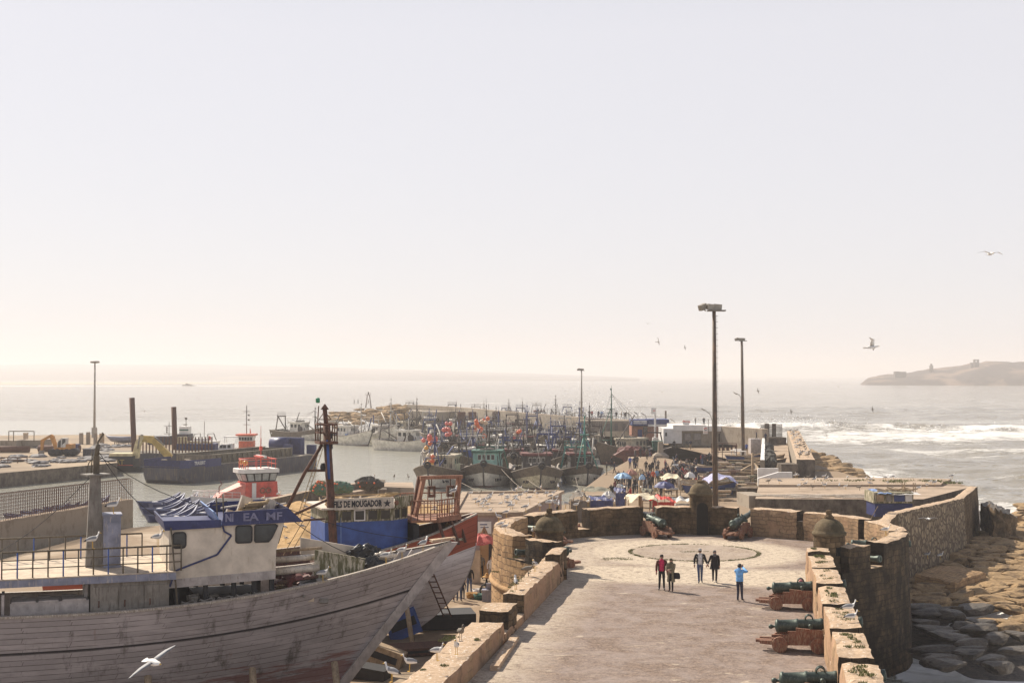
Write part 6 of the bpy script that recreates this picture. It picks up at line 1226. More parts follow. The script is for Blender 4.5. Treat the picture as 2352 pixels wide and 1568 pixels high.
sg = thing('pole_sign', 'tall white pole sign with square panel in front of the brick kiosk', 'sign'); mb = MB(); bxw(mb, 1495, 1506, 936, 950, 266, .4); mb.build('panel', M_wclean, sg); mb = MB(); bxw(mb, 1503, 1507, 936, 1008, 266.1, .4); bxw(mb, 1500, 1512, 1005, 1013, 265.6, 1.5); mb.build('pole', M_wclean, sg); mb = MB(); bxw(mb, 1500, 1505, 942, 943.5, 265.95, .1); mb.build('lettering', M_pred, sg)
t, X_, Z_ = unit('chimney_post', 'grey square concrete post rising behind the brick kiosk', 'post', 1529, 975, 280); mb = MB(); mb.bx(X_(1527), X_(1531), -.2, .2, -1, Z_(943)); mb.build('shaft', M_conc, t)
st = thing('store_building', 'low pale store building with dark doorways behind the trawler masts', 'building'); mb = MB(); bxw(mb, 1333, 1452, 966, 990, 284, 5); mb.build('wall', M_conc, st)
for k in range(6): mb = MB(); bxw(mb, 1340 + k * 18, 1347 + k * 18, 972, 988, 283.9, .2); mb.build('door', M_gsteel, st)
# flat-roofed building left of the bastion
fb = thing('flat_roof_building', 'low pale building with a flat roof full of resting gulls', 'building'); rz = 3.2
R4 = [P2(1040, 1181, rz), P2(1194, 1180, rz), P2(1290, 1130, rz), P2(1068, 1133, rz)]; M_pinkwall = stone('pink_wall', (.4, .3, .27), (.37, .28, .25), (.15, .1, .08), 3, 2, (.36, .27, .24), True, .6, .0, bmp=.3)
mb = MB(); mb.prism(R4, -2.4, rz, 0, 1); mb.build('wall', [M_pinkwall, M_roof], fb); mb = MB()
for a, b in zip(R4, R4[1:] + R4[:1]): mb.beam((*a, rz + .05), (*b, rz + .05), .5, .24)
mb.build('roof_kerb', M_roof, fb)
for u in (.2, .45, .7, .88):
    x, y = R4[1][0] + (R4[2][0] - R4[1][0]) * u, R4[1][1] + (R4[2][1] - R4[1][1]) * u; mb = MB(); mb.box((x + .02, y, 1.6), (.1, 1.0, 1.1), -.2 + .0); mb.build('window', M_black, fb)
# gate and yard corner under it
gt = thing('iron_gate', 'dark iron gate between stone gateposts below the flat-roofed building', 'gate'); mb = MB(); a, b = D(1117, 1250, 90), D(1136, 1250, 90)
for k in range(9): x = a.x + (b.x - a.x) * k / 8; mb.bar((x, 90, 0), (x, 90, 2.6), .03, 4)
mb.bar((a.x, 90, 2.3), (b.x, 90, 2.3), .04, 4); mb.build('railing', M_gasket, gt)
for px in (1112, 1140): mb = MB(); g = D(px, 1250, 90); mb.bx(g.x - .3, g.x + .3, 89.8, 90.4, 0, 2.8); mb.lathe([(.42, 2.8), (.02, 3.4)], 4, Matrix.Translation((g.x, 90.1, 0)), 0, False, None, pi / 4); mb.build('gatepost', M_masonL, gt)
po = thing('notice_board', 'pale notice board with blue writing on the wall above the gate', 'notice'); mb = MB(); g = D(1113, 1201, 99.3); mb.bx(g.x - .5, g.x + .5, 99.2, 99.32, 1.8, 2.7); mb.build('panel', M_wclean, po); mb = MB(); mb.bx(g.x - .35, g.x + .2, 99.17, 99.22, 2.45, 2.52); mb.bx(g.x - .3, g.x + .3, 99.17, 99.22, 2.25, 2.3); mb.build('writing', M_bmast, po)
M_redcl = paint('red_canvas', (.5, .085, .07), .75, (.6, .2, .16), .4, 2)
def umbrella(px, py, d, r, mat, label, z=None, sag=.0, n=8, ground=0.0, group=None, cat='umbrella'):
    c = D(px, py, d); t = thing('market_umbrella', label, cat, (c.x, c.y, ground), random.uniform(0, 1), group); H = c.z - ground
    mb = MB(); rings = []
    for k, (rr, zz) in enumerate(((.05, H + .25), (.5, H + .12), (.85, H - .12), (1.0, H - .34))):
        rings.append([V((rr * r * cos(2 * pi * i / (n * 2)) * (1 if i % 2 == 0 else .93), rr * r * sin(2 * pi * i / (n * 2)) * (1 if i % 2 == 0 else .93), zz - (0 if i % 2 == 0 else .1 * rr) + random.uniform(-.05, .05))) for i in range(n * 2)])
    mb.loft(rings, 0, False, True, False); mb.build('canopy', mat, t); mb = MB(); mb.bar((0, 0, 0), (0, 0, H + .4), .03, 5); mb.build('pole', M_wood, t); return t
umbrella(1103, 1233, 88, 1.15, M_redcl, 'faded red umbrella standing by the gate left of the bastion')
mb = MB(); g = D(1085, 1300, 87.5); mb.bx(g.x - .6, g.x + .5, 87.5, 87.6, 0, 2.1); tag(mb.build('shop_shutter', M_tan), 'tan slatted shutter panel under the red umbrella', 'shutter')
# ------------------------------------------------------------------ harbour wall between yard and basin
hw_ = thing('harbour_wall', 'angled concrete harbour wall with nets heaped in its corner', 'wall'); A_ = [G(560, 1160, 1.3), G(700, 1129, 1.3), G(876, 1100.5, 1.3)]
for a, b in zip(A_, A_[1:]): L = (b - a).length; mb = MB(); nn = V((-(b - a).y, (b - a).x, 0)).normalized(); mb.shell(lambda u, v, w: a.lerp(b, u) + nn * .9 * v + V((0, 0, -4 * (1 - w))), int(L / 1.2), 3, 4, .05, (0, 0, 1, 0), L, .9, 4); mb.build('wall_section', [M_conc_dk, M_roof], hw_)
mb = MB(); a, b = G(876, 1101, 1.3), G(879, 1124, 1.3); mb.beam((a.x, a.y, -.4), (b.x, b.y, -.4), .9, 3.4); mb.build('wall_section', M_conc_dk, hw_)
mb = MB(); q = [P2(877, 1117, 1.4), P2(951, 1120, 1.4), P2(948, 1107, 1.4), P2(886, 1107, 1.4)]; mb.prism(q, -3.5, 1.4, 0, 1); mb.build('end_block', [M_conc, M_roof], hw_)
mb = MB(); a, b = G(800, 1130, .6), G(868, 1118, .6); mb.beam((a.x, a.y, .2), (b.x, b.y, .2), 1.6, .9); mb.build('inner_step', M_roof, hw_)
random.seed(8)
M_gnet = paint('green_net', (.06, .16, .12), .9, (.2, .1, .05), .4, 3)
for px, py, s, m, lab in ((735, 1122, .75, M_gnet, 'green fishing nets heaped against the harbour wall, left heap'), (778, 1118, .75, M_gnet, 'green and dark nets heaped at the middle of the harbour wall'), (842, 1110, .9, M_netd, 'brown nets with orange floats in the corner of the harbour wall'), (738, 1112, .5, M_mossw, 'pale sacks and nets on top of the harbour wall')):
    g = D(px, py, 133 if px < 800 else 141); mb = MB(); crumple(mb, (0, 0, 0), s, (1.3, .9, .8), px, 0, 8); crumple(mb, (s, 0, -.1), s * .8, (1.3, .9, .8), px + 1, 0, 8)
    for k in range(6): mb.sphere((random.uniform(-1, 1.2) * s, -s * .72, random.uniform(-.3, .4)), .11, 6, 4, 1)
    tag(mb.build('net_heap', [m, M_orange], None, (g.x, g.y, max(g.z, .3))), lab, 'nets')
# ------------------------------------------------------------------ concrete wall with rebar at the left
rb = thing('rebar_wall', 'unfinished grey concrete wall with rows of bare rebar standing on top', 'wall'); WT = 2.2
a, b = G(-160, 1224, WT), G(306, 1145, WT); L = (b - a).length; nn = V((-(b - a).y, (b - a).x, 0)).normalized()
mb = MB(); mb.shell(lambda u, v, w: a.lerp(b, u) + nn * .8 * v - V((0, 0, (WT + 3) * (1 - w))), 30, 2, 4, .03, (0, 0, 1, 0), L, .8, WT + 3); mb.build('wall', [M_conc, M_roof], rb)
mb = MB(); n_ = 90
hgt = lambda u: 2.25 - .35 * u
for off in (.12, .68):
    for k in range(n_ + 1): u = k / n_; p = a.lerp(b, u) + nn * off; mb.tube([p, p + V((0, 0, hgt(u) * .94)), p + nn * (.3 if off < .4 else -.2) + V((0, 0, hgt(u)))], .028, 3, 0, False)
    for j in range(8): mb.tube([a.lerp(b, u) + nn * off + V((0, 0, .2 + hgt(u) * j / 8)) for u in (0, .3, .62, 1)], .02, 3, 0, False)
mb.build('rebar', M_rust, rb)
# ------------------------------------------------------------------ far quay clutter
def far(name, label, cat, px, py, d=None): 
    if d is None: d = (CAMZ / (py - HOR)) * F
    return unit(name, label, cat, px, py, d)
M_exo = paint('excavator_orange', (.5, .24, .06), .65, (.3, .18, .09), .35, 1.5); M_cab = paint('cab_white', (.62, .6, .55), .5, (.4, .36, .3), .25)
def excavator(t, X, Z, s=1):
    mb = MB()
    for x in (124, 137, 158, 170): mb.lathe([(.1, -1.3), (.62, -1.25), (.62, 1.25), (.1, 1.3)], 10, Matrix.Translation((X(x), 0, .62)) @ Matrix.Rotation(pi / 2, 4, 'X'))
    mb.bx(X(120), X(173), -.9, .9, .5, 1.1); mb.build('chassis', M_gasket, t)
    mb = MB(); mb.bx(X(130), X(168), -1.2, 1.2, Z(1031), Z(1026)); mb.bx(X(156), X(168), -1.2, 1.2, Z(1026), Z(1019)); mb.build('body', M_exo, t)
    mb = MB(); mb.slab([(X(136), -1.1, Z(1028)), (X(157), -1.1, Z(1028)), (X(157), -1.1, Z(1005)), (X(146), -1.1, Z(1005)), (X(137), -1.1, Z(1013))], (0, 1.1, 0)); cb_ = mb.build('cab', M_cab, t); mb = MB(); mb.slab([(X(137.5), -1.13, Z(1026)), (X(144), -1.13, Z(1026)), (X(145), -1.13, Z(1009)), (X(139), -1.13, Z(1013))], (0, .05, 0)); mb.slab([(X(147), -1.13, Z(1021)), (X(155), -1.13, Z(1014)), (X(155), -1.13, Z(1007)), (X(148), -1.13, Z(1007))], (0, .05, 0)); mb.build('window', M_glass, cb_)
    mb = MB(); mb.slab([(X(134), -.3, Z(1030)), (X(126), -.3, Z(1030)), (X(114), -.3, Z(1001)), (X(118), -.3, Z(997)), (X(123), -.3, Z(1000))], (0, .6, 0)); mb.build('boom', M_exo, t)
    mb = MB(); mb.slab([(X(118), -.25, Z(997)), (X(121), -.25, Z(1001)), (X(101), -.25, Z(1012)), (X(98), -.25, Z(1034)), (X(94), -.25, Z(1034)), (X(94), -.25, Z(1010))], (0, .5, 0)); mb.build('stick', M_exo, t); mb = MB(); mb.slab([(X(92), -.5, Z(1034)), (X(100), -.5, Z(1034)), (X(99), -.5, Z(1046)), (X(88), -.5, Z(1046))], (0, 1, 0)); mb.build('bucket', M_gsteel, t)
t, X_, Z_ = far('wheeled_excavator', 'orange wheeled excavator with white cab working on the far quay', 'excavator', 140, 1046); excavator(t, X_, Z_)
# one more excavator half hidden behind the grey trawler
g = G(95, 1330, 0); t2_ = thing('excavator', 'orange excavator partly hidden behind the grey trawler rails', 'excavator', (g.x, 73, 0), .3); mb = MB(); mb.bx(-1.8, 1.6, -1.3, 1.3, 1.2, 2.7); mb.slab([(-1.5, -.3, 2.4), (-4.2, -.3, 3.9), (-4.6, -.3, 3.6), (-1.6, -.3, 1.8)], (0, .6, 0)); mb.build('body', M_exo, t2_); mb = MB(); mb.bx(.3, 1.6, -1.3, -.1, 2.7, 4.0); cbx = mb.build('cab', M_cab, t2_); mb = MB(); mb.bx(.45, 1.45, -1.34, -1.3, 3.0, 3.85); mb.build('window', M_glass, cbx); mb = MB(); mb.bx(-2, 2, -1.4, -.8, 0, 1); mb.bx(-2, 2, .8, 1.4, 0, 1); mb.build('track', M_gasket, t2_)
for px0, px1, py0, py1, lab in ((183, 190, 994, 1012, 'short concrete post behind the excavator, leftmost of four'), (216, 222, 994, 1020, 'concrete post beside the tall quay lamp'), (229.5, 238, 995, 1024, 'widest concrete post of the far quay'), (199, 206, 992, 1024, 'slim concrete post between its wider neighbours')):
    t, X_, Z_ = far('concrete_post', lab, 'post', (px0 + px1) / 2, py1 + 3, 262); mb = MB(); mb.bx(X_(px0), X_(px1), -.4, .4, -1, Z_(py0)); mb.build('shaft', M_wood if px0 == 229.5 else M_conc, t)
def lot(name, label, cat, px0, px1, py0, py1, mat, dep=2, cl=False):
    t, X_, Z_ = far(name, label, cat, (px0 + px1) / 2, py1); mb = MB(); mb.bx(X_(px0), X_(px1), 0, dep, -.2, Z_(py0)); mb.bx(X_(px0) - .05, X_(px1) + .05, -.05, dep + .05, Z_(py0), Z_(py0) + .12)
    for k in range(int((px1 - px0) / 6)): mb.bx(X_(px0 + 2 + 6 * k), X_(px0 + 3 + 6 * k), -.07, 0, 0, Z_(py0))
    return mb.build(name + '_body', mat, t)
lot('skip', 'navy steel skip standing on the far quay beside the lamp', 'skip', 190, 213, 1032, 1050, M_bargeh); lot('skip', 'small navy bin just right of the far excavator', 'skip', 166, 178, 1021, 1038, M_navy, 1.5)
lot('low_building', 'low grey concrete shed at the far left quay edge', 'shed', -40, 36, 1013, 1030, M_conc, 5); lot('low_building', 'longer grey wall shed left of the far excavator', 'shed', 44, 98, 1012, 1028, M_conc, 5); lot('yellow_box', 'tan upright box standing on the shed roof', 'box', 53, 61, 995, 1013, M_tan, 1)
for k, (x0, x1, y) in enumerate(((-40, 62, 1040), (84, 180, 1038))):
    t, X_, Z_ = far('steel_pipe', 'long rusty steel pipe lying by the %s' % ('left shed' if k == 0 else 'far excavator'), 'pipe', (x0 + x1) / 2, y); mb = MB(); mb.bar((X_(x0), 1, .6), (X_(x1), 1, .6), .6, 10); mb.build('tube', M_rust, t)
t, X_, Z_ = far('lifeboat', 'grey covered boat on a trestle beside the taller spud pile', 'boat', 274, 1028, 262); mb = MB(); mb.loft([[V((X_(a), b_ * k, Z_(c_))) for b_, c_ in ((-1, t0), (0, b0), (1, t0), (0, t0 - 2))] for a, k, t0, b0 in ((243, .1, 1000, 1001), (255, 1, 1003, 1013), (280, 1.2, 1004, 1018), (308, 1.1, 1004, 1016))], 0, True); mb.build('hull', M_bsteel, t); mb = MB(); [mb.bar((X_(a), s, -1), (X_(a + 4), -s, Z_(1014)), .08, 4) for a in (262, 270, 282, 294) for s in (-.8, .8)]; mb.build('trestle', M_gsteel, t)
random.seed(12)
mb = MB()
for k in range(60):
    px, py = random.choice(((random.uniform(-30, 120), random.uniform(1048, 1076)), (random.uniform(120, 250), random.uniform(1050, 1062)), (random.uniform(210, 300), random.uniform(1024, 1040)), (random.uniform(90, 120), random.uniform(1025, 1034)))); g = G(px, py, 0); crumple(mb, (g.x, g.y, .1), random.uniform(.4, 1.1), (1.6, 1.3, .4), k, 0, 5)
struct(mb.build('rubble', M_bargeh), 'stuff')
t, X_, Z_ = far('pipe_frame', 'light square pipe frame on the shed at the far left', 'frame', 40, 1013, 240); mb = MB(); [mb.bar((X_(a), 0, 0), (X_(a), 0, Z_(990)), .08, 4) for a in (20, 31, 78)]; mb.bar((X_(20), 0, Z_(990)), (X_(78), 0, Z_(990)), .08, 4); mb.build('tube', M_pole, t)
t, X_, Z_ = far('pipe_frame', 'rusty low cage frame near the far quay edge', 'frame', 40, 1063); mb = MB()
for a in (2, 18, 40, 62): mb.bar((X_(a), 0, 0), (X_(a), 0, Z_(1050)), .07, 4)
for z in (1050, 1056): mb.bar((X_(2), 0, Z_(z)), (X_(62), 0, Z_(z)), .07, 4)
mb.build('tube', M_rust, t)
# ------------------------------------------------------------------ lamp masts
M_lpole = paint('lamp_pole', (.085, .062, .045), .65, (.2, .12, .075), .42, 1.0); M_flood = paint('floodlight', (.3, .27, .22), .5); M_ring = paint('galvanised', (.36, .33, .28), .6, (.25, .2, .16), .3)
def lamp_mast(px, pyt, d, label, r0, r1, z0=0.0, lean=0, small=False):
    top = D(px, pyt, d); t = thing('lamp_mast', label, 'lamp post', (top.x + lean, d, z0)); H = top.z - z0; mb = MB(); mb.tube([(0, 0, -.5), (-lean * .5, 0, H * .5), (-lean, 0, H)], [r0, (r0 + r1) / 2, r1], 12); mb.build('pole', M_ring if small else M_lpole, t)
    mb = MB(); k = 1 if not small else .9; mb.beam((-lean - .5 * k, 0, H + .02), (-lean + .85 * k, 0, H + .02), .7, .1); mb.build('crossarm', M_gsteel, t)
    for x, a in ((-.85, .7), (-.2, .25), (.3, -.2)):
        mb = MB(); mb.box((-lean + x * k, .1, H + .3), (.62, .35, .42), a, 0, ('Y', -.35 if x < -.5 else .1)); mb.bar((-lean + x * .7 * k, 0, H), (-lean + x * k, 0, H + .15), .05, 4); mb.build('floodlight', M_flood, t)
    mb = MB()
    mb.bar((r0 + .06, 0, .5), (-lean + r1 + .06, 0, H - .3), .012, 3)
    for k in range(int(H / .45)): mb.bar((-lean * k * .45 / H + r1 * .8, 0, k * .45 + .5), (-lean * k * .45 / H + r0 + .06, 0, k * .45 + .5), .014, 3)
    mb.build('climbing_pegs', M_gsteel, t); return t
lamp_mast(1640, 714, 100, 'tallest floodlight mast, rising just behind the bastion turret', .245, .135, lean=.06)
lamp_mast(1703.5, 783, 226, 'second tall floodlight mast standing by the breakwater corner', .31, .19, lean=.2)
lamp_mast(1335.5, 851, 330, 'thin floodlight mast on the breakwater beyond the trawlers', .24, .13, 3.5, 0, True)
p = D(218, 832, 290); t = thing('lamp_mast', 'pale lamp mast with ring head on the far left quay', 'lamp post', (p.x, 290, 0)); mb = MB(); mb.tube([(0, 0, 0), (0, 0, p.z)], [.3, .16], 8); mb.build('pole', M_ring, t); mb = MB(); mb.lathe([(.5, p.z - .2), (1.0, p.z - .1), (1.0, p.z + .25), (.5, p.z + .3)], 12); mb.build('lamp_head', M_flood, t); mb = MB(); g0 = D(218, 1005, 290); mb.bx(-.5, .5, -.4, .4, 0, 2.2); mb.build('cabinet', M_ring, t)
def street(px, py, x2, y2, d, label):
    a, b = D(px, py, d), D(x2, y2, d); t = thing('street_lamp', label, 'street lamp', (b.x, d, 0)); mb = MB(); mb.tube([(0, 0, .5), (0, 0, b.z), ((a.x - b.x) * .3, 0, b.z + (a.z - b.z) * .6), (a.x - b.x, 0, a.z)], .07, 5); mb.build('pole', M_ring, t); mb = MB(); mb.box((a.x - b.x - .2, 0, a.z), (.75, .2, .16), 0, 0, ('Y', .6)); mb.build('lamp_head', M_flood, t)
street(1617, 940, 1636, 965, 236, 'arched street lamp beside the tallest floodlight mast'); street(1443, 948, 1451, 962, 280, 'small lamp leaning over the breakwater left of the kiosk'); street(1462, 948, 1466, 962, 280, 'small lamp on the breakwater behind the kiosk fascia'); street(1478, 950, 1485, 962, 280, 'small lamp on the breakwater over the kiosk roof'); street(1691, 903, 1702, 914, 250, 'arched street lamp touching the second floodlight mast'); street(1545, 964, 1552, 976, 262, 'small lamp leaning above the fuel station')
# ------------------------------------------------------------------ hut on the terrace edge
ht_ = thing('blue_hut', 'small navy and white shack with tarpaulin roof against the terrace', 'hut'); dh = 106
mb = MB(); bxw(mb, 2010, 2096, 1156, 1186, dh, 2.6); mb.build('lower_wall', M_navy, ht_); mb = MB(); bxw(mb, 2007, 2098, 1131, 1155, dh - .1, 2.8); uw = mb.build('upper_wall', M_mossw, ht_)
for a, b, m in ((2014, 2030, M_wood), (2036, 2050, M_gsteel), (2054, 2078, M_bmast), (2080, 2095, M_wclean)): mb = MB(); bxw(mb, a, b, 1136, 1151, dh - .16, .1); mb.build('panel', m, uw)
mb = MB(); p = D(2052, 1128, dh + 1.3); mb.grid(lambda u, v: (p.x - 1.75 + 3.5 * u, dh - .4 + 3.3 * v, p.z - .1 + .12 * noise.noise(V((u * 5, v * 4, 1))) + .1 * v), 12, 8, 0, False); mb.grid(lambda u, v: (p.x - 1.7 + 1.1 * u, dh - .42 + 3.3 * v, p.z - .02 + .1 * noise.noise(V((u * 5, v * 4, 2))) + .1 * v), 6, 8, 1, False); mb.build('tarpaulin', [M_wclean, M_bluel], ht_)
mb = MB()
for k in range(12): mb.box((p.x + random.uniform(-1.2, 1.6), dh + random.uniform(0, 2), p.z + .15), (random.uniform(.4, 1.3), .15, .1), random.uniform(-.5, .5), 0, ('Y', random.uniform(-.3, .3)))
for x in (.5, .7, 1.4, 1.55): mb.bar((p.x + x, dh + .6, p.z), (p.x + x, dh + .6, p.z + .75), .04, 4)
mb.bar((p.x + .5, dh + .6, p.z + .5), (p.x + .7, dh + .6, p.z + .5), .04, 4); mb.bar((p.x - 1.7, dh - .3, 3.2), (p.x - 2.8, dh - 1.2, 1.8), .04, 4); mb.build('roof_scrap', M_wood, ht_)
mb = MB(); random.seed(4)
for k in range(34): a = G(random.uniform(1790, 1990), random.uniform(1136, 1144), TZ); mb.box((a.x, a.y, TZ + .06), (random.uniform(1, 3.4), .12, .06), random.uniform(-.12, .12))
tag(mb.build('plank_pile', M_foil), 'pale loose planks strewn along the front edge of the terrace', 'planks')
# ------------------------------------------------------------------ fish market stalls on the quay
random.seed(17)
M_cl = {'lblue': paint('light_blue_canvas', (.25, .45, .68), .7, (.6, .62, .62), .42, 2), 'pink': paint('faded_pink_canvas', (.42, .2, .15), .8, (.35, .25, .18), .4, 2), 'beige': paint('beige_canvas', (.52, .4, .25), .85, (.35, .27, .18), .35, 2), 'cream': paint('cream_canvas', (.66, .57, .4), .8, (.5, .4, .27), .3, 2), 'white': paint('white_canvas', (.66, .63, .58), .75, (.4, .36, .32), .35, 2), 'navy': paint('navy_canvas', (.06, .07, .19), .6, (.03, .03, .09), .4, 2), 'olive': paint('olive_canvas', (.18, .17, .12), .85, (.26, .23, .17), .4, 2), 'grey': paint('grey_canvas', (.16, .135, .11), .85, (.08, .07, .06), .35, 2), 'violet': paint('violet_tarp', (.2, .2, .42), .6, (.55, .55, .62), .45, 2.2), 'red': paint('red_tarp', (.62, .05, .03), .6, (.45, .05, .03), .3, 2)}
def um(tx, ty, w, mat, label, hgt=2.2):
    px, py = T3(tx, ty); d = (CAMZ - hgt) / (py - HOR) * F; umbrella(px, py, d, w * .25 / F * d / 2, M_cl[mat], label, n=8)
um(1020, 1258, 170, 'lblue', 'light blue and white umbrella nearest the quay edge'); um(1095, 1228, 120, 'pink', 'faded pink sunshade behind the light blue umbrella'); um(1155, 1213, 110, 'beige', 'beige sunshade touching the faded pink one'); um(1635, 1250, 105, 'white', 'small white umbrella right of the cream awning'); um(1400, 1340, 195, 'navy', 'large navy umbrella in the middle of the fish market'); um(885, 1430, 140, 'white', 'round white umbrella beside the blue stall cover', 2.0); um(1195, 1272, 60, 'lblue', 'tiny bright blue parasol among the shoppers', 1.9); um(1110, 1250, 130, 'beige', 'low sand-coloured sunshade by the shoppers', 1.9)
def awning(tx0, tx1, ty, mat, label, hgt=2.2, dep=3.0, side=None, sag=.25, seed=1, side_m=None):
    px0, py = T3(tx0, ty); px1, _ = T3(tx1, ty); d = (CAMZ - hgt) / (py - HOR) * F; x0, x1 = D(px0, py, d).x, D(px1, py, d).x; t = thing('market_stall', label, 'stall', ((x0 + x1) / 2, d, 0)); w = (x1 - x0) / 2
    mb = MB(); mb.grid(lambda u, v: (-w + 2 * w * u + .25 * noise.noise(V((u * 3, v * 3, seed + 9))), -dep / 2 + dep * v, hgt + .35 * sin(pi * u) * (1 - sag) + .35 * noise.noise(V((u * 4, v * 3, seed))) - .5 * abs(v - .5)), 14, 8, 0, False); mb.build('awning', M_cl[mat], t)
    for a in (-1, 1):
        for b in (-1, 1): mb = MB(); mb.bar((a * w * .92, b * dep * .45, 0), (a * w * .92, b * dep * .45, hgt), .04, 4); mb.build('post', M_wood, t)
    if side: mb = MB(); mb.grid(lambda u, v: (-w * .95 + 1.9 * w * u, -dep / 2 + .2 * noise.noise(V((u * 4, v * 2, seed))), hgt * .92 * (1 - v)), 12, 4, 0, False); mb.build('side_cloth', M_cl[side], t)
    mb = MB(); mb.bx(-w * .8, w * .8, -.6, .6, .7, .8); [mb.bx(x - .05, x + .05, -.5, .5, 0, .7) for x in (-w * .7, w * .7)]; mb.build('table', M_wood, t); mb = MB()
    for k in range(8): mb.box((random.uniform(-w * .7, w * .7), random.uniform(-.4, .4), .9), (.5, .35, .18), random.uniform(-.3, .3))
    mb.build('fish_tray', M_wclean, t)
awning(1365, 1540, 1275, 'cream', 'cream rectangular awning over a stall in the crowd'); awning(650, 900, 1385, 'olive', 'low olive patched awning at the quay edge', 1.7, 4, None, .5, 3); awning(705, 925, 1465, 'navy', 'stall with pale navy cover and long blue side cloth', 2.0, 2.5, 'navy', .6, 5); awning(530, 715, 1465, 'grey', 'rounded dark grey tent at the left end of the market', 2.1, 3, 'grey', -.6, 7); awning(1045, 1330, 1465, 'cream', 'large cream canvas stall just beyond the bastion wall', 2.3, 4, None, -.2, 9); awning(1270, 1480, 1475, 'red', 'bright red tarpaulin stall just beyond the bastion wall', 2.0, 3, 'red', .2, 11); awning(1775, 2040, 1300, 'violet', 'violet blue and white tarpaulin shelter among the boat sheds', 1.7, 5.5, None, -.9, 13); awning(1470, 1660, 1475, 'white', 'long pale sheet stretched beside the red stall', 1.5, 1.6, None, .7, 15)
awning(560, 640, 1430, 'white', 'small pale sheet over a table at the left market end', 1.6, 2, None, .4, 21); awning(940, 1040, 1400, 'navy', 'small dark blue stall cover beside the round white umbrella', 1.9, 2.2, 'navy', .3, 23); awning(1180, 1290, 1395, 'olive', 'olive stall cover just behind the square timber post', 1.8, 2.2, None, .3, 25)
# boatyard clutter to the right of the market: boats, boxes, planks
for k, (tx, ty, hd, c) in enumerate(((1980, 1195, 10, 'brown'), (2130, 1200, -20, 'black'), (1960, 1260, 160, 'blue'), (2080, 1320, 20, 'brown'), (2140, 1170, 5, 'brown'), (1990, 1420, 170, 'white'), (2090, 1450, 10, 'brown'), (1570, 1400, 5, 'white'), (1560, 1440, -10, 'blue'), (1960, 1150, 0, 'blue'), (2070, 1240, 30, 'black'), (2150, 1300, 70, 'brown'))):
    px, py = T3(tx, ty); g = G(px, py, 0); t = thing('rowing_boat', ('%s wooden boat hauled out in the boatyard, %s' % ({'brown': 'brown', 'black': 'dark', 'blue': 'blue', 'white': 'pale'}[c], ('beside the raised walkway', 'in front of the violet shelter', 'behind the violet shelter', 'near the red stall')[0 if tx > 2050 else 1 if ty > 1380 and tx > 1800 else 2 if tx > 1800 else 3])), 'boat', (g.x, g.y, .15), radians(hd), 'hauled-out boats of the boatyard')
    mb = MB(); Pb = hull(mb, 6.2, 2.0, 0, .9, 1.5, 1.0, .5, ((2, 0),), tr=.5, bul=.4, n=12, rows=5, inner=1, railm=2, e1=.7); mb.build('hull', [HC[c], M_deck, M_wood], t); deckmesh(Pb, .04, .95, 8).build('floor', M_deck, t)
random.seed(29)
for k in range(40):
    tx, ty = random.uniform(1850, 2190), random.uniform(1180, 1500); px, py = T3(tx, ty); g = G(px, py, 0); mb = MB()
    for j in range(5): mb.box((random.uniform(-.9, .9), random.uniform(-.6, .6), .1 + .22 * j), (random.uniform(.8, 2.6), random.uniform(.2, .8), random.uniform(.08, .3)), random.uniform(-.4, .4), j % 2)
    tag(mb.build('timber_stack', [random.choice([M_wood, M_deck, M_rust, M_mossw, M_tan]), random.choice([M_deck, M_gsteel])], None, (g.x, g.y, 0), random.uniform(-.5, .5)), 'stack of weathered timber and crates in the boatyard', 'timber stack', 'timber stacks of the boatyard')
for tx0, ty0, tx1, ty1, lab in ((1900, 1120, 1900, 1065, 'left'), (2000, 1120, 2000, 1065, 'right')): pass
px, py = T3(1950, 1120); g = G(px, py, 0); mb = MB(); [mb.bar((g.x + a, g.y, 0), (g.x + a, g.y, 2.6), .06, 4) for a in (-2, -.3, 2)]; mb.bar((g.x - 2, g.y, 2.6), (g.x + 2, g.y, 2.6), .06, 4); mb.bar((g.x - 2, g.y, 1.2), (g.x + 2, g.y, 1.2), .06, 4); tag(mb.build('scaffold_frame', M_rust), 'open rusty pole frame standing behind the boatyard', 'frame')
for tx, ty0, ty1, lab in ((2210, 1330, 1060, 'tall bare wooden post beside the raised walkway'), (1175, 1510, 1310, 'square timber post with a gull, in front of the cream stall'), (1132, 1130, 1035, 'dark mooring post on the quay by the trawler bow')):
    px, py = T3(tx, ty0); d = 41480 / (py - HOR) if tx != 1175 else 125; a, b = D(px, py, d), D(T3(tx, ty1)[0], T3(tx, ty1)[1], d); mb = MB(); mb.bar((a.x, d, min(0, a.z)), b, .16, 6); tag(mb.build('timber_post', M_wood if tx != 1132 else M_dmast), lab, 'post')
# quay furniture
px, py = T3(1333, 1042); g = G(px, py, 0); t = thing('wheelie_bin', 'dark green wheelie bin on the open quay', 'bin', (g.x, g.y, 0)); mb = MB(); mb.loft([[V((x * k, y * k, z)) for x, y in ((-.9, -.6), (.9, -.6), (.9, .6), (-.9, .6))] for z, k in ((.15, .8), (1.7, 1))], 0, False); mb.build('body', M_dgreen, t); mb = MB(); mb.bx(-.95, .95, -.65, .65, 1.7, 1.85); mb.build('lid', M_dgreen, t)
px, py = T3(1365, 1100); g = G(px, py, 0); t = thing('concrete_bollard', 'grey concrete pillar on a stepped base on the quay', 'bollard', (g.x, g.y, 0)); mb = MB(); mb.loft([[V((x * k, y * k, z)) for x, y in ((-1, -1), (1, -1), (1, 1), (-1, 1))] for z, k in ((0, 1.25), (.35, 1.25), (.75, .75), (.8, .45), (2.6, .38))], 0, False); mb.build('pillar', M_conc, t)
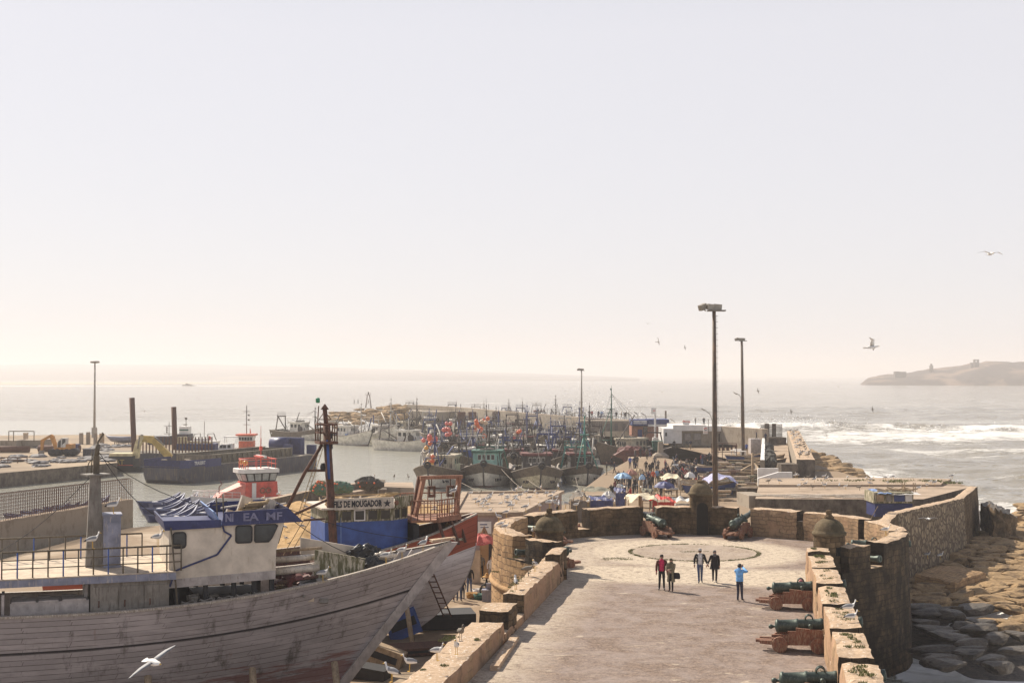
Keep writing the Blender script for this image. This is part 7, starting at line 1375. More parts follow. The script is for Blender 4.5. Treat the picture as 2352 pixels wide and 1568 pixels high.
px, py = T3(1085, 1085); g = G(px, py, 0); mb = MB(); crumple(mb, (0, 0, .4), 1.6, (1.6, 1.2, .75), 3, 0, 9); crumple(mb, (2.2, .4, .2), 1.2, (1.5, 1.1, .6), 6, 0, 9); tag(mb.build('net_heap', M_darkred, None, (g.x, g.y, 0)), 'big heap of dark red nets on the quay by the trawler bow', 'nets')
for k, (tx, ty) in enumerate(((2060, 1080), (2085, 1070), (2100, 1090))): px, py = T3(tx, ty); g = G(px, py, 0); t = thing('white_table', 'white cafe table standing near the foot of the second floodlight mast', 'table', (g.x, g.y, 0), 0, 'white cafe tables'); mb = MB(); mb.bx(-.9, .9, -.5, .5, .8, .9); mb.build('tabletop', M_wclean, t); [MB_.build('leg', M_wclean, t) for MB_ in [(lambda q: (q.bx(sx - .06, sx + .06, sy - .06, sy + .06, 0, .8), q)[1])(MB()) for sx in (-.8, .8) for sy in (-.4, .4)]]
mb = MB()
for k in range(4): px, py = T3(1905 + 40 * k, 1000); g = D(px, py, 240); mb.bx(g.x - .9, g.x + .9, 240, 241, .6, 1.0); mb.bx(g.x - .8, g.x - .6, 240, 241, 0, .6); mb.bx(g.x + .6, g.x + .8, 240, 241, 0, .6)
tag(mb.build('hand_carts', M_rust), 'row of rusty hand carts parked against the breakwater wall', 'carts')
p = G(1530, 1013, 0); mb = MB(); mb.sphere((0, 0, .5), 1.3, 12, 6, 0, (1.2, 1, .9)); tag(mb.build('buoy_shell', M_conc, None, (p.x, p.y, 0)), 'big grey dome-shaped buoy beside the fuel station annexe', 'buoy')
# ------------------------------------------------------------------ people
random.seed(41)
def cloth(name, c, var=.3): return paint(name, c, .85, None, .4, 9, bump=.25, var=var)
CL = {k: cloth('cloth_' + k, c) for k, c in {'black': (.014, .013, .014), 'dark': (.03, .027, .03), 'navy': (.022, .026, .055), 'grey': (.14, .13, .125), 'ltgrey': (.36, .34, .32), 'blue': (.035, .09, .36), 'sky': (.17, .42, .78), 'pink': (.6, .02, .1), 'red': (.42, .03, .025), 'maroon': (.14, .025, .035), 'brown': (.1, .03, .02), 'khaki': (.22, .19, .12), 'olive': (.1, .085, .045), 'white': (.7, .68, .65), 'jeans': (.06, .085, .16), 'green': (.03, .2, .06), 'beige': (.4, .34, .2), 'tan': (.28, .2, .12), 'orange': (.55, .1, .04), 'ltblue': (.2, .34, .5)}.items()}
M_skin = paint('skin', (.3, .155, .1), .6, None, bump=0, var=.12); M_skinl = paint('skin_light', (.46, .27, .19), .6, None, bump=0, var=.1); M_hair = paint('hair', (.014, .011, .01), .7); M_shoe = paint('shoe', (.04, .03, .028), .6)
POSES = {
    'stand': dict(la=((.25, .02, 1.16), (.26, -.05, .92)), ra=((-.25, .02, 1.16), (-.26, -.05, .92)), ll=((.1, -.02, .5), (.11, .02, .09)), rl=((-.1, -.02, .5), (-.12, .02, .09))),
    'walk': dict(la=((.24, .1, 1.17), (.24, .08, .93)), ra=((-.24, -.05, 1.17), (-.22, -.2, .95)), ll=((.09, -.14, .5), (.09, -.18, .1)), rl=((-.09, .04, .49), (-.09, .27, .14))),
    'walk2': dict(la=((.24, -.06, 1.17), (.22, -.22, .97)), ra=((-.25, .09, 1.17), (-.25, .1, .93)), ll=((.09, .03, .49), (.1, .22, .13)), rl=((-.09, -.12, .5), (-.09, -.12, .09))),
    'pockets': dict(la=((.28, .06, 1.18), (.18, -.06, .98)), ra=((-.28, .06, 1.18), (-.18, -.06, .98)), ll=((.1, -.02, .5), (.12, .0, .09)), rl=((-.1, -.03, .5), (-.13, .04, .09))),
    'phone': dict(la=((.27, -.2, 1.34), (.07, -.27, 1.53)), ra=((-.29, -.2, 1.36), (-.05, -.27, 1.54)), ll=((.08, -.02, .5), (.09, .02, .09)), rl=((-.09, -.03, .5), (-.1, -.06, .09))),
    'sit': dict(la=((.25, -.08, .72), (.14, -.32, .6)), ra=((-.25, -.08, .72), (-.14, -.32, .6)), ll=((.16, -.42, .5), (.15, -.36, .08)), rl=((-.16, -.42, .5), (-.15, -.36, .08)), drop=.48),
    'holdR': dict(la=((.24, .05, 1.17), (.25, .0, .93)), ra=((-.27, .02, 1.18), (-.38, -.04, .97)), ll=((.09, -.1, .5), (.07, -.1, .09)), rl=((-.08, .06, .49), (-.07, .22, .12))),
    'holdL': dict(la=((.27, .02, 1.18), (.36, -.04, .98)), ra=((-.27, .05, 1.18), (-.28, .0, .95)), ll=((.08, .03, .5), (.08, .1, .1)), rl=((-.07, -.06, .5), (-.06, -.09, .09))),
    'hug': dict(la=((.2, -.13, 1.2), (.02, -.24, 1.16)), ra=((-.24, -.1, 1.19), (-.05, -.25, 1.1)), ll=((.08, -.05, .5), (.08, -.02, .09)), rl=((-.08, -.03, .5), (-.05, -.1, .09))),
    'crouch': dict(la=((.24, -.15, .62), (.12, -.42, .6)), ra=((-.24, -.1, .62), (-.2, -.35, .45)), ll=((.18, -.3, .5), (.15, -.05, .09)), rl=((-.18, -.3, .48), (-.16, -.04, .09)), drop=.5),
}
def seg_dist(p, a, b):
    ab = b - a; t = max(0, min(1, (p - a).dot(ab) / max(1e-9, ab.length_squared))); return (p - a - ab * t).length
PM = {}
def person_mesh(pose, fine=False, slim=1.0):
    key = (pose, fine, slim)
    if key in PM: return PM[key]
    q = POSES[pose]; dz = q.get('drop', 0); up = V((0, 0, -dz)); vs = []; es = []; em = []
    def av(p, r): vs.append((V(p), r)); return len(vs) - 1
    def ae(a, b, m, mr): es.append((a, b)); em.append((m, mr))
    pe = av(V((0, 0, .95)) + up, (.135 * slim, .105)); wa = av(V((0, .0, 1.1)) + up, (.125 * slim, .1)); ch = av(V((0, .0, 1.31)) + up, (.15 * slim, .115)); nk = av(V((0, -.005, 1.47)) + up, (.055, .055)); hd = av(V((0, -.02, 1.59)) + up, (.078, .092)); ht = av(V((0, -.01, 1.69)) + up, (.068, .08))
    ae(pe, wa, 1, .12); ae(wa, ch, 1, .14); ae(ch, nk, 1, .1); ae(nk, hd, 0, .07); ae(hd, ht, 0, .08)
    for sd, (el, wr) in ((1, q['la']), (-1, q['ra'])):
        sh = av(V((sd * .165 * slim, 0, 1.4)) + up, (.066, .066)); e = av(V(el), (.05, .05)); w = av(V(wr), (.036, .036)); d = (V(wr) - V(el)).normalized(); hn = av(V(wr) + d * .08, (.034, .04))
        ae(ch, sh, 1, .08); ae(sh, e, 1, .055); ae(e, w, 1, .045); ae(w, hn, 0, .035)
        if fine:
            sx = d.orthogonal().normalized(); 
            for k, ln in enumerate((.06, .072, .066, .05)):
                f0 = av(V(wr) + d * .12 + sx * (k - 1.5) * .021, (.0095, .0095)); f1 = av(V(wr) + d * (.12 + ln * .6) + sx * (k - 1.5) * .024 + V((0, -.014, 0)), (.0085, .0085)); f2 = av(V(wr) + d * (.11 + ln) + sx * (k - 1.5) * .024 + V((0, -.034, 0)), (.007, .007)); ae(hn, f0, 0, .01); ae(f0, f1, 0, .01); ae(f1, f2, 0, .01)
            t0 = av(V(wr) + d * .06 - sx * .045 + V((0, -.02, 0)), (.011, .011)); t1 = av(V(wr) + d * .1 - sx * .055 + V((0, -.03, 0)), (.009, .009)); ae(hn, t0, 0, .012); ae(t0, t1, 0, .01)
    for sd, (kn, an) in ((1, q['ll']), (-1, q['rl'])):
        hp = av(V((sd * .088 * slim, 0, .87)) + up, (.088, .092)); k_ = av(V(kn), (.062, .065)); a_ = av(V(an), (.044, .05)); to = av(V(an) + V((sd * .03, -.17, -.05)), (.04, .032))
        ae(pe, hp, 2, .1); ae(hp, k_, 2, .075); ae(k_, a_, 2, .055); ae(a_, to, 3, .045)
    me = bpy.data.meshes.new('body'); me.from_pydata([v[0] for v in vs], es, []); ob = link('body_tmp', me)
    sk = ob.modifiers.new('s', 'SKIN'); sk.use_smooth_shade = True
    for i, v in enumerate(me.skin_vertices[0].data): v.radius = vs[i][1]; v.use_root = (i == 0)
    ss = ob.modifiers.new('d', 'SUBSURF'); ss.levels = 2 if fine else 1
    dg = bpy.context.evaluated_depsgraph_get(); m2 = bpy.data.meshes.new_from_object(ob.evaluated_get(dg)); bpy.data.objects.remove(ob); m2.name = 'person'
    m2.materials.clear()
    for m in (M_skin, CL['dark'], CL['navy'], M_shoe, M_hair): m2.materials.append(m)
    for p in m2.polygons:
        c = p.center; best = min(range(len(es)), key=lambda k: seg_dist(c, vs[es[k][0]][0], vs[es[k][1]][0]) - em[k][1]); m = em[best][0]
        if m == 1 and c.z < .93 - dz and abs(c.x) < .19: m = 2
        z = c.z + dz
        if m == 0 and z > 1.48 and (z > 1.68 or (c.y > .015 and z > 1.55)): m = 4
        p.material_index = m; p.use_smooth = True
    PM[key] = m2; return m2
def person(loc, face, pose, top, bot, label, group=None, hair=None, skin=None, fine=False, sc=1.0, slim=1.0, shoe=None):
    "face: compass angle the person looks towards (0 = +X)"
    o = link('person', person_mesh(pose, fine, slim), None, loc, face + pi / 2); o.scale = (sc, sc, sc); tag(o, label, 'person', group)
    for i, m in enumerate((skin or M_skin, CL[top] if isinstance(top, str) else top, CL[bot] if isinstance(bot, str) else bot, shoe or M_shoe, hair or M_hair)): o.material_slots[i].link = 'OBJECT'; o.material_slots[i].material = m
    return o
CAMF = -pi / 2
def kid(o, mb, name, mat): k = mb.build(name, mat, o); return k
def shell_torso(o, mat, name, z0, z1, rx0, rx1, ry0, ry1, gap=0, y=0.0, n=18, rows=6, flare=None):
    mb = MB(); rings = []
    for a in range(rows + 1):
        w = a / rows; z = z0 + (z1 - z0) * w; rx = rx0 + (rx1 - rx0) * w; ry = ry0 + (ry1 - ry0) * w
        if flare: rx *= 1 + flare * (1 - w) ** 2; ry *= 1 + flare * (1 - w) ** 2
        rings.append([(rx * sin(gap + (2 * pi - 2 * gap) * k / n), y - ry * cos(gap + (2 * pi - 2 * gap) * k / n) + .008 * noise.noise(V((k, a * .7, z0))), z) for k in range(n + (1 if gap else 0))])
    mb.loft(rings, 0, True, not gap, False); return mb.build(name, mat, o)
def sleeves(o, mat, pose, r=.068, upto=.92):
    q = POSES[pose]
    for sd, (el, wr) in ((1, q['la']), (-1, q['ra'])):
        mb = MB(); el, wr = V(el), V(wr); mb.tube([(sd * .12, 0, 1.43), (sd * .19, 0, 1.39), V((sd * .19, 0, 1.39)).lerp(el, .5), el, el.lerp(wr, upto)], [r * .9, r * 1.15, r, r * .9, r * .72], 8); mb.build('sleeve', mat, o)
def face(o, skin, dark=True):
    mb = MB(); mb.sphere((0, -.112, 1.585), .017, 6, 5, 0, (.8, 1, 1.3)); [mb.sphere((s * .083, 0, 1.6), .022, 6, 5, 0, (.5, .9, 1.3)) for s in (-1, 1)]; mb.build('nose_and_ears', skin, o)
    mb = MB(); [mb.sphere((s * .032, -.097, 1.617), .011, 6, 4) for s in (-1, 1)]; mb.bx(-.022, .022, -.108, -.1, 1.543, 1.55); mb.build('eyes_and_mouth', M_gasket, o)
def hairmesh(o, mat, scarf=False, name='hair', cap=False):
    mb = MB(); rings = []
    for a in range(9):
        t = pi * a / 8 * (.62 if not scarf else .8); rings.append([(.094 * sin(t) * cos(2 * pi * i / 14) + 0, -.008 + .112 * sin(t) * sin(2 * pi * i / 14) + (.022 if not scarf else .016), (1.63 if not scarf else 1.61) + .105 * cos(t) - (.0 if sin(2 * pi * i / 14) > -.3 else -.045 * sin(t))) for i in range(14)])
    mb.loft(rings, 0, True, True, False)
    if cap: mb.box((0, -.11, 1.665), (.13, .1, .012))
    if scarf: mb.lathe([(.085, 1.55), (.1, 1.5), (.12, 1.44), (.14, 1.39)], 12)
    return mb.build(name, mat, o)
def PG(px, py): return G(px, py, PZ)
a = person(PG(1520, 1354.5), radians(-95), 'stand', 'pink', 'black', 'man in bright pink shirt and brown jacket, arm round a woman in a headscarf', None, M_hair, M_skin, True); shell_torso(a, CL['brown'], 'jacket', .95, 1.46, .185, .17, .14, .12, .75); sleeves(a, CL['brown'], 'stand'); hairmesh(a, M_hair); face(a, M_skin)
b = person(PG(1541.5, 1357), radians(-110), 'hug', 'khaki', 'black', 'woman in olive headscarf and long grey cardigan carrying a black bag', None, CL['olive'], M_skinl, True, .93, .9, cloth('boot', (.09, .03, .02))); shell_torso(b, CL['khaki'], 'cardigan', .5, 1.45, .2, .155, .16, .12, .35, 0, 18, 7, .1); sleeves(b, CL['khaki'], 'hug', .06); hairmesh(b, CL['olive'], True, 'headscarf'); face(b, M_skinl)
mb = MB(); mb.loft([[V((.3 + x * k, -.02 + y * k, z)) for x, y in ((-.17, -.07), (.17, -.07), (.17, .07), (-.17, .07))] for z, k in ((.66, .9), (.7, 1.05), (.9, .95), (.98, .7))], 0, False); mb.tube([(.16, -.02, .95), (.2, 0, 1.3), (.18, .02, 1.42)], .012, 5); bag = mb.build('handbag', CL['black'], None); tag(bag, 'black handbag hanging at the side of the woman in the olive headscarf', 'bag'); bag.matrix_world = Matrix.Translation(b.location) @ Matrix.Rotation(b.rotation_euler[2], 4, 'Z') @ Matrix.Diagonal((.93, .93, .93, 1))
c = person(PG(1608, 1338), radians(-95), 'holdL', 'white', 'jeans', 'man in white T-shirt, open black jacket and pale cap, holding hands', None, M_hair, M_skin, True); shell_torso(c, CL['black'], 'jacket', .98, 1.46, .19, .17, .14, .12, .7); sleeves(c, CL['black'], 'holdL'); hairmesh(c, CL['ltgrey'], False, 'cap', True); face(c, M_skin); mb = MB(); mb.box((0, -.115, 1.618), (.13, .03, .035)); mb.build('sunglasses', M_gasket, c)
d = person(PG(1641.5, 1337), radians(-95), 'holdR', 'black', 'black', 'woman in black with grey headscarf, holding the hand of the man in the cap', None, CL['grey'], M_skinl, True, .95, .88); shell_torso(d, CL['black'], 'tunic', .72, 1.45, .22, .15, .18, .115, 0, 0, 18, 7, .22); sleeves(d, CL['black'], 'holdR', .06); hairmesh(d, CL['grey'], True, 'headscarf'); face(d, M_skinl)
e = person(PG(1699, 1380), radians(60), 'phone', 'sky', 'navy', 'man in light blue jumper taking a photo with both arms raised', None, M_hair, M_skin, True); shell_torso(e, CL['sky'], 'jumper', .93, 1.46, .18, .165, .135, .12); sleeves(e, CL['sky'], 'phone'); hairmesh(e, M_hair); face(e, M_skin); mb = MB(); mb.box((.01, -.33, 1.6), (.13, .03, .08)); cm = mb.build('camera', M_gasket, None); tag(cm, 'small black camera held up by the man in the light blue jumper', 'camera'); cm.matrix_world = Matrix.Translation(e.location) @ Matrix.Rotation(e.rotation_euler[2], 4, 'Z')
q = D(1862, 1334, 59.5); f = person((xr(60) - .35, 60.6, PZ), radians(-10), 'crouch', 'black', 'dark', 'tourist in dark clothes and pink hat crouching behind the far right cannon', None, CL['pink'], M_skinl); hairmesh(f, cloth('hat_pink', (.45, .16, .17)), False, 'hat')
f.children[0].location = (0, 0, -.5)
q = D(1330, 1208, 93); g_ = person((q.x, 93, 1.6), CAMF, 'stand', 'maroon', 'jeans', 'person in maroon top seen through the wall gap left of the bastion', None, cloth('violet_cap', (.25, .12, .3)))
DESC = {'black': 'black', 'dark': 'dark', 'navy': 'navy', 'grey': 'grey', 'ltgrey': 'pale grey', 'blue': 'bright blue', 'red': 'red', 'maroon': 'maroon', 'khaki': 'khaki', 'olive': 'olive', 'white': 'white', 'jeans': 'jeans', 'green': 'green', 'beige': 'beige', 'tan': 'tan', 'orange': 'orange', 'ltblue': 'light blue', 'brown': 'brown', 'sky': 'sky blue', 'pink': 'pink'}
def crowd(lst, where, z=0.0, group='people on the quay', fz=None):
    for it in lst:
        tx, ty, top, bot = it[:4]; ex = it[4] if len(it) > 4 else {}
        px, py = ex['D'] if 'D' in ex else T3(tx, ty); p = G(px, py, ex.get('z', z)) if 'd' not in ex else D(px, py, ex['d'])
        face = ex.get('f', random.choice((CAMF, CAMF + .5, pi / 2, pi / 2 - .4, .3, 2.8))); pose = ex.get('p', random.choice(('stand', 'walk', 'walk2', 'pockets')))
        lab = 'person in %s top, %s trousers, %s' % (DESC[top], DESC[bot], ex.get('w', where))
        o = person(p, face + random.uniform(-.3, .3), pose, top, bot, ' '.join(lab.replace('jeans trousers', 'jeans').replace(' top,', ',').replace('trousers, ', 'trousers ') .split()), group, ex.get('h'), random.choice((M_skin, M_skin, M_skinl)), False, ex.get('s', random.uniform(.96, 1.06)))
wc = CL['white']; back = pi / 2
crowd([(1245, 1005, 'dark', 'black', dict(w='standing alone beyond the green bin')), (1490, 1030, 'black', 'dark', dict(p='stand', f=CAMF, w='standing before the fuel station annexe')), (1607, 1030, 'dark', 'khaki', dict(p='walk', f=back)), (1640, 1028, 'navy', 'tan', dict(p='walk2', f=back))], 'walking in front of the fuel station shutters')
crowd([(1145, 1080, 'ltgrey', 'ltgrey'), (1162, 1076, 'grey', 'ltgrey'), (1180, 1105, 'black', 'dark'), (1215, 1085, 'black', 'navy'), (1240, 1122, 'olive', 'black', dict(p='walk', f=CAMF)), (1266, 1105, 'navy', 'jeans')], 'in the group by the dark red net heap')
crowd([(1745, 1165, 'red', 'jeans', dict(f=back, p='walk')), (1762, 1160, 'grey', 'navy', dict(f=back)), (1775, 1168, 'maroon', 'dark', dict(f=back, p='walk2')), (1813, 1150, 'grey', 'dark', dict(f=back)), (1750, 1168, 'navy', 'jeans', dict(f=back))], 'in the group walking away left of the tallest mast')
crowd([(1797, 1243, 'dark', 'green', dict(p='walk', f=CAMF, h=wc, w='and pale hood walking beside the tallest mast', s=1.1)), (1632, 1228, 'black', 'black', dict(p='stand', f=back)), (1683, 1225, 'dark', 'black', dict(p='stand', f=back))], 'walking away as one of a pair on the open quay')
crowd([(870, 1262, 'black', 'khaki', dict(p='pockets', h=wc, w='and white cap at the very edge of the quay')), (917, 1195, 'dark', 'navy', dict(h=CL['red'], w='and red cap on the deck by the quay edge', z=-.2)), (942, 1252, 'navy', 'dark', dict(w='walking along the quay edge', p='walk'))], '')
crowd([(1085, 1205, 'blue', 'navy', dict(s=1.05)), (1121, 1202, 'navy', 'black'), (1150, 1184, 'dark', 'black')], 'in the trio by the dark mooring post')
crowd([(1232, 1243, 'black', 'dark', dict(f=back)), (1265, 1268, 'dark', 'black', dict(f=back)), (1278, 1262, 'dark', 'olive', dict(f=back)), (1292, 1245, 'black', 'black', dict(f=back)), (1343, 1225, 'grey', 'dark', dict(f=CAMF))], 'in the dark-clad group above the light blue umbrella')
crowd([(1475, 1250, 'black', 'dark'), (1520, 1258, 'ltgrey', 'black', dict(p='stand', f=back)), (1555, 1262, 'maroon', 'dark'), (1405, 1300, 'maroon', 'dark', dict(h=CL['ltgrey'])), (1383, 1312, 'grey', 'dark', dict(h=wc)), (1431, 1298, 'black', 'dark'), (1330, 1345, 'ltblue', 'dark', dict(p='stand', f=back, s=1.1)), (1297, 1352, 'orange', 'black', dict(f=back, s=1.1)), (1355, 1335, 'dark', 'black'), (1605, 1378, 'black', 'dark', dict(s=1.1)), (1545, 1342, 'dark', 'black'), (1563, 1350, 'black', 'navy'), (1600, 1300, 'ltgrey', 'navy'), (1690, 1340, 'navy', 'dark'), (1693, 1365, 'red', 'dark', dict(p='sit')), (1640, 1355, 'dark', 'black'), (1570, 1300, 'red', 'dark'), (1500, 1320, 'navy', 'black')], 'in the crowd around the cream awning')
crowd([(1060, 1372, 'black', 'navy'), (1078, 1376, 'dark', 'black'), (1131, 1368, 'olive', 'dark'), (1165, 1345, 'white', 'grey', dict(p='sit')), (1200, 1335, 'brown', 'dark'), (1100, 1340, 'navy', 'dark'), (1235, 1390, 'dark', 'jeans'), (1255, 1352, 'maroon', 'dark'), (1275, 1440, 'dark', 'jeans', dict(s=1.15)), (1210, 1442, 'grey', 'dark'), (1240, 1425, 'ltgrey', 'navy'), (1180, 1400, 'tan', 'dark'), (1130, 1420, 'dark', 'black'), (1320, 1440, 'beige', 'beige', dict(p='sit', s=1.1)), (1575, 1420, 'khaki', 'dark', dict(p='sit')), (1365, 1420, 'khaki', 'khaki'), (1380, 1405, 'black', 'white'), (1440, 1440, 'navy', 'dark', dict(p='sit')), (1475, 1410, 'dark', 'navy'), (1415, 1425, 'maroon', 'dark')], 'among the shoppers around the navy umbrella')
crowd([(random.gauss(1480, 130), random.gauss(1330, 45), random.choice(('black', 'dark', 'navy', 'maroon', 'grey', 'olive')), random.choice(('black', 'dark', 'navy', 'jeans'))) for _ in range(52)] + [(random.gauss(1130, 90), random.gauss(1400, 40), random.choice(('black', 'dark', 'navy', 'brown', 'grey')), random.choice(('black', 'dark', 'navy'))) for _ in range(24)] + [(random.gauss(1560, 90), random.gauss(1240, 40), random.choice(('black', 'dark', 'navy', 'grey')), random.choice(('black', 'dark', 'navy'))) for _ in range(22)], 'deep in the shopping crowd between the awnings')
crowd([(965, 1445, 'olive', 'dark'), (985, 1480, 'white', 'black', dict(s=1.1)), (950, 1400, 'maroon', 'navy', dict(p='sit')), (1090, 1480, 'red', 'dark', dict(p='sit', s=1.1)), (1035, 1478, 'navy', 'black'), (930, 1500, 'dark', 'dark'), (880, 1520, 'ltgrey', 'dark', dict(p='sit')), (1010, 1430, 'ltblue', 'dark', dict(p='sit')), (910, 1480, 'black', 'dark')], 'at the stalls near the white round umbrella')
crowd([(2155, 1068, 'blue', 'navy', dict(s=1.1, w='beside the white cafe tables')), (2155, 990, 'grey', 'dark', dict(w='by the foot of the second floodlight mast')), (2120, 1068, 'orange', 'dark', dict(p='sit', w='seated by the white cafe tables'))], '')
crowd([(2245, 945, 'navy', 'dark'), (2280, 912, 'ltgrey', 'dark'), (2330, 965, 'navy', 'black', dict(p='walk'))], 'by the iron fence at the walkway end', 2.3, 'people by the iron fence')
wp = [(690, 722, 'navy', 'dark'), (715, 722, 'red', 'dark'), (775, 724, 'navy', 'dark'), (800, 738, 'ltblue', 'jeans'), (816, 740, 'blue', 'jeans'), (938, 746, 'dark', 'dark'), (985, 748, 'tan', 'ltgrey'), (1010, 748, 'black', 'dark'), (1024, 749, 'dark', 'black'), (1054, 750, 'khaki', 'dark'), (345, 696, 'black', 'dark')]
for tx, ty, a_, b_ in wp:
    px, py = T3(tx, ty); d_ = min((q for q in range(240, 440, 2)), key=lambda q: min(hypot((px - CX) / F * q - x, q - y) for x, y in [(p_[0] + .0, p_[1]) for p_ in [tuple(V(u).lerp(V(v), t)) for u, v in zip([(*z, 0) for z in BW], [(*z, 0) for z in BW[1:]]) for t in (0, .1, .2, .3, .4, .5, .6, .7, .8, .9)]]))
    person(((px - CX) / F * d_ + .5, d_ + .6, 3.9), random.choice((CAMF, back, 0, pi)), random.choice(('stand', 'walk', 'pockets')), a_, b_, 'person in %s top standing on the breakwater wall %s' % (DESC[a_], 'left of the thin floodlight mast' if tx < 500 else 'behind the green-masted trawler' if tx < 850 else 'left of the brick kiosk'), 'people on the breakwater wall')
for tx, ty in ((1685, 812), (1763, 812)): px, py = T3(tx, ty); person(D(px, py, dt + 3), CAMF if tx > 1700 else 0, 'pockets', 'black', 'dark', 'person in black on the fuel station roof, %s of two' % ('right one' if tx > 1700 else 'left one'), 'people on the fuel station roof')
for px, py in ((1166 * .0 + 814.3, 929), (823, 929), (846.5, 929)): d_ = 438; person((D(px, py, d_).x, d_ - 1, 4.0), 0, 'walk', 'grey', 'grey', 'person walking on the pierhead beside the light beacon', 'people on the pierhead')
px, py = T2(1875, 630); person((D(px, py, 372).x, 376, 3.9), 0, 'stand', 'dark', 'dark', 'lone person standing on the breakwater wall above the fleet')
# yard people
def R2(x, y): return (588 + x * .256, 1166.8 + y * .256)
for (x, y, pose, top, bot, f, lab, h) in ((2020, 640, 'walk', 'grey', 'black', back, 'person in long grey coat walking to the gate by the red umbrella', CL['khaki']), (1992, 600, 'walk', 'navy', 'black', back, 'person in navy jacket and green cap by the red umbrella', CL['green']), (2108, 668, 'walk', 'white', 'ltgrey', CAMF, 'person in white trousers beside the lit bastion wall', None), (1822, 835, 'stand', 'navy', 'jeans', back, 'person in navy hooded top and jeans below the white hull', None), (1762, 835, 'walk', 'brown', 'brown', CAMF, 'person in brown standing under the curve of the white hull', None), (1856, 820, 'walk2', 'navy', 'navy', back, 'child in navy walking beside the seated basket seller', None), (1915, 760, 'stand', 'black', 'jeans', CAMF, 'person in dark jacket and grey cap facing the basket seller', CL['ltgrey']), (1870, 640, 'stand', 'black', 'black', 0, 'dark-clad person in the shade behind the white hull', None), (1710, 780, 'walk', 'khaki', 'khaki', pi, 'person in khaki half hidden under the white hull', None), (2070, 785, 'sit', 'black', 'black', pi, 'basket seller in black with a pointed yellow straw hat', None), (545, 380, 'sit', 'navy', 'navy', 0, 'person in dark jacket sitting at the foot of the sand', None)):
    g = G(*R2(x, y), 0); o = person(g, f, pose, top, bot, lab, None, h, None, False, .72 if 'child' in lab else 1.0)
    if 'straw' in lab: mb = MB(); mb.lathe([(.3, 1.16), (.26, 1.19), (.13, 1.24), (.1, 1.36), (.03, 1.42)], 12); mb.build('straw_hat', M_orope, o)
for k, (x, y, m, lab) in enumerate(((1935, 805, M_orope, 'round straw basket with green contents beside the seller, left one'), (2005, 815, M_dgreen, 'green basket with fish in front of the seller, right one'), (1995, 770, M_wclean, 'white bucket by the knees of the basket seller'))): g = G(*R2(x, y), 0); mb = MB(); mb.lathe([(.02, .02), (.3, .02), (.38, .32), (.34, .32), (.28, .1), (.02, .12)], 14); tag(mb.build('basket', m, None, g), lab, 'basket')
g = G(*R2(2110, 830), 0); mb = MB(); mb.box((0, 0, .35), (1.1, .6, .7)); mb.box((.1, 0, .85), (.8, .05, .5), 0, 0, ('X', .4)); tag(mb.build('blue_cart', M_bsteel, None, g), 'blue grey metal cart at the foot of the bastion', 'cart')
# ------------------------------------------------------------------ gulls
M_gw = paint('gull_white', (.74, .72, .69), .7, None, bump=0, var=.08); M_gg = paint('gull_grey', (.24, .24, .25), .7, None, bump=0, var=.15); M_gy = paint('gull_beak', (.6, .36, .05), .5, None, bump=0); M_gk = paint('gull_wingtip', (.03, .028, .03), .7, None, bump=0); M_gbr = paint('gull_brown', (.15, .125, .1), .8, M_gw and (.4, .36, .3), .4, 30, bump=0)
GM = [M_gw, M_gg, M_gy, M_gk]
def gull_stand(rest=False):
    mb = MB(); z = .12 if rest else .24; sp = [(.3, z + .03, .008), (.22, z + .06, .045), (.1, z + .09, .085), (-.02, z + .1, .1), (-.12, z + .11, .088), (-.18, z + .17, .055), (-.2, z + .24, .045), (-.215, z + .29, .05), (-.245, z + .3, .035), (-.27, z + .29, .014), (-.32, z + .275, .006)]
    rings = [[V((x + (0 if k < 5 else 0), r * cos(2 * pi * i / 10) * (1 if k > 5 else .9), zz + r * sin(2 * pi * i / 10))) for i in range(10)] for k, (x, zz, r) in enumerate(sp)]
    mb.loft(rings, 0, True, True, True, False, lambda a, k: 2 if a >= 8 else (1 if a <= 3 and k in (0, 1, 2, 3, 4) and a > 0 else 3 if a == 0 else 0))
    if not rest: [mb.bar((-.02, s * .035, 0), (-.01, s * .035, z + .02), .009, 4, 2) for s in (-1, 1)]; [mb.box((-.05, s * .035, .006), (.07, .05, .01), 0, 2) for s in (-1, 1)]
    return mb
def gull_fly(dih, droop, sweep=.12, m_wing=1, body=0):
    mb = MB(); sp = [(.3, 0, .012), (.2, .0, .05), (.08, 0, .075), (-.06, 0, .078), (-.18, .005, .055), (-.25, .015, .045), (-.3, .01, .02), (-.35, 0, .006)]
    mb.loft([[V((x, r * 1.05 * cos(2 * pi * i / 8), zz + r * sin(2 * pi * i / 8))) for i in range(8)] for x, zz, r in sp], body, True, True, True, False, lambda a, k: 2 if a == 6 else body)
    mb.poly([(.22, -.04, 0), (.4, -.085, .0), (.42, 0, .0), (.4, .085, .0), (.22, .04, 0)], body)
    for s in (-1, 1):
        rings = []
        for t, ch in ((0, .2), (.25, .2), (.5, .17), (.75, .11), (.92, .06), (1, .012)):
            y = .04 + .64 * t; z = (.64 * t * math.tan(dih) if t < .5 else .32 * math.tan(dih) + .64 * (t - .5) * math.tan(droop)) + .03; x0 = -.1 - sweep * (t if t < .5 else 1 - t) * 1.2 + .22 * max(0, t - .5); th = .018 * (1 - t) + .004
            rings.append([V((x0, s * y, z)), V((x0 + ch * .4, s * y, z + th)), V((x0 + ch, s * y, z)), V((x0 + ch * .4, s * y, z - th * .5))])
        mb.loft(rings, m_wing, True, True, True, False, lambda a, k: 3 if a >= 4 else (m_wing if k in (0, 1) else 0))
    return mb
GS = [gull_stand().mesh('gull', GM), gull_stand(True).mesh('gull', GM), gull_stand().mesh('gull', [M_gbr, M_gbr, M_gk, M_gk])]
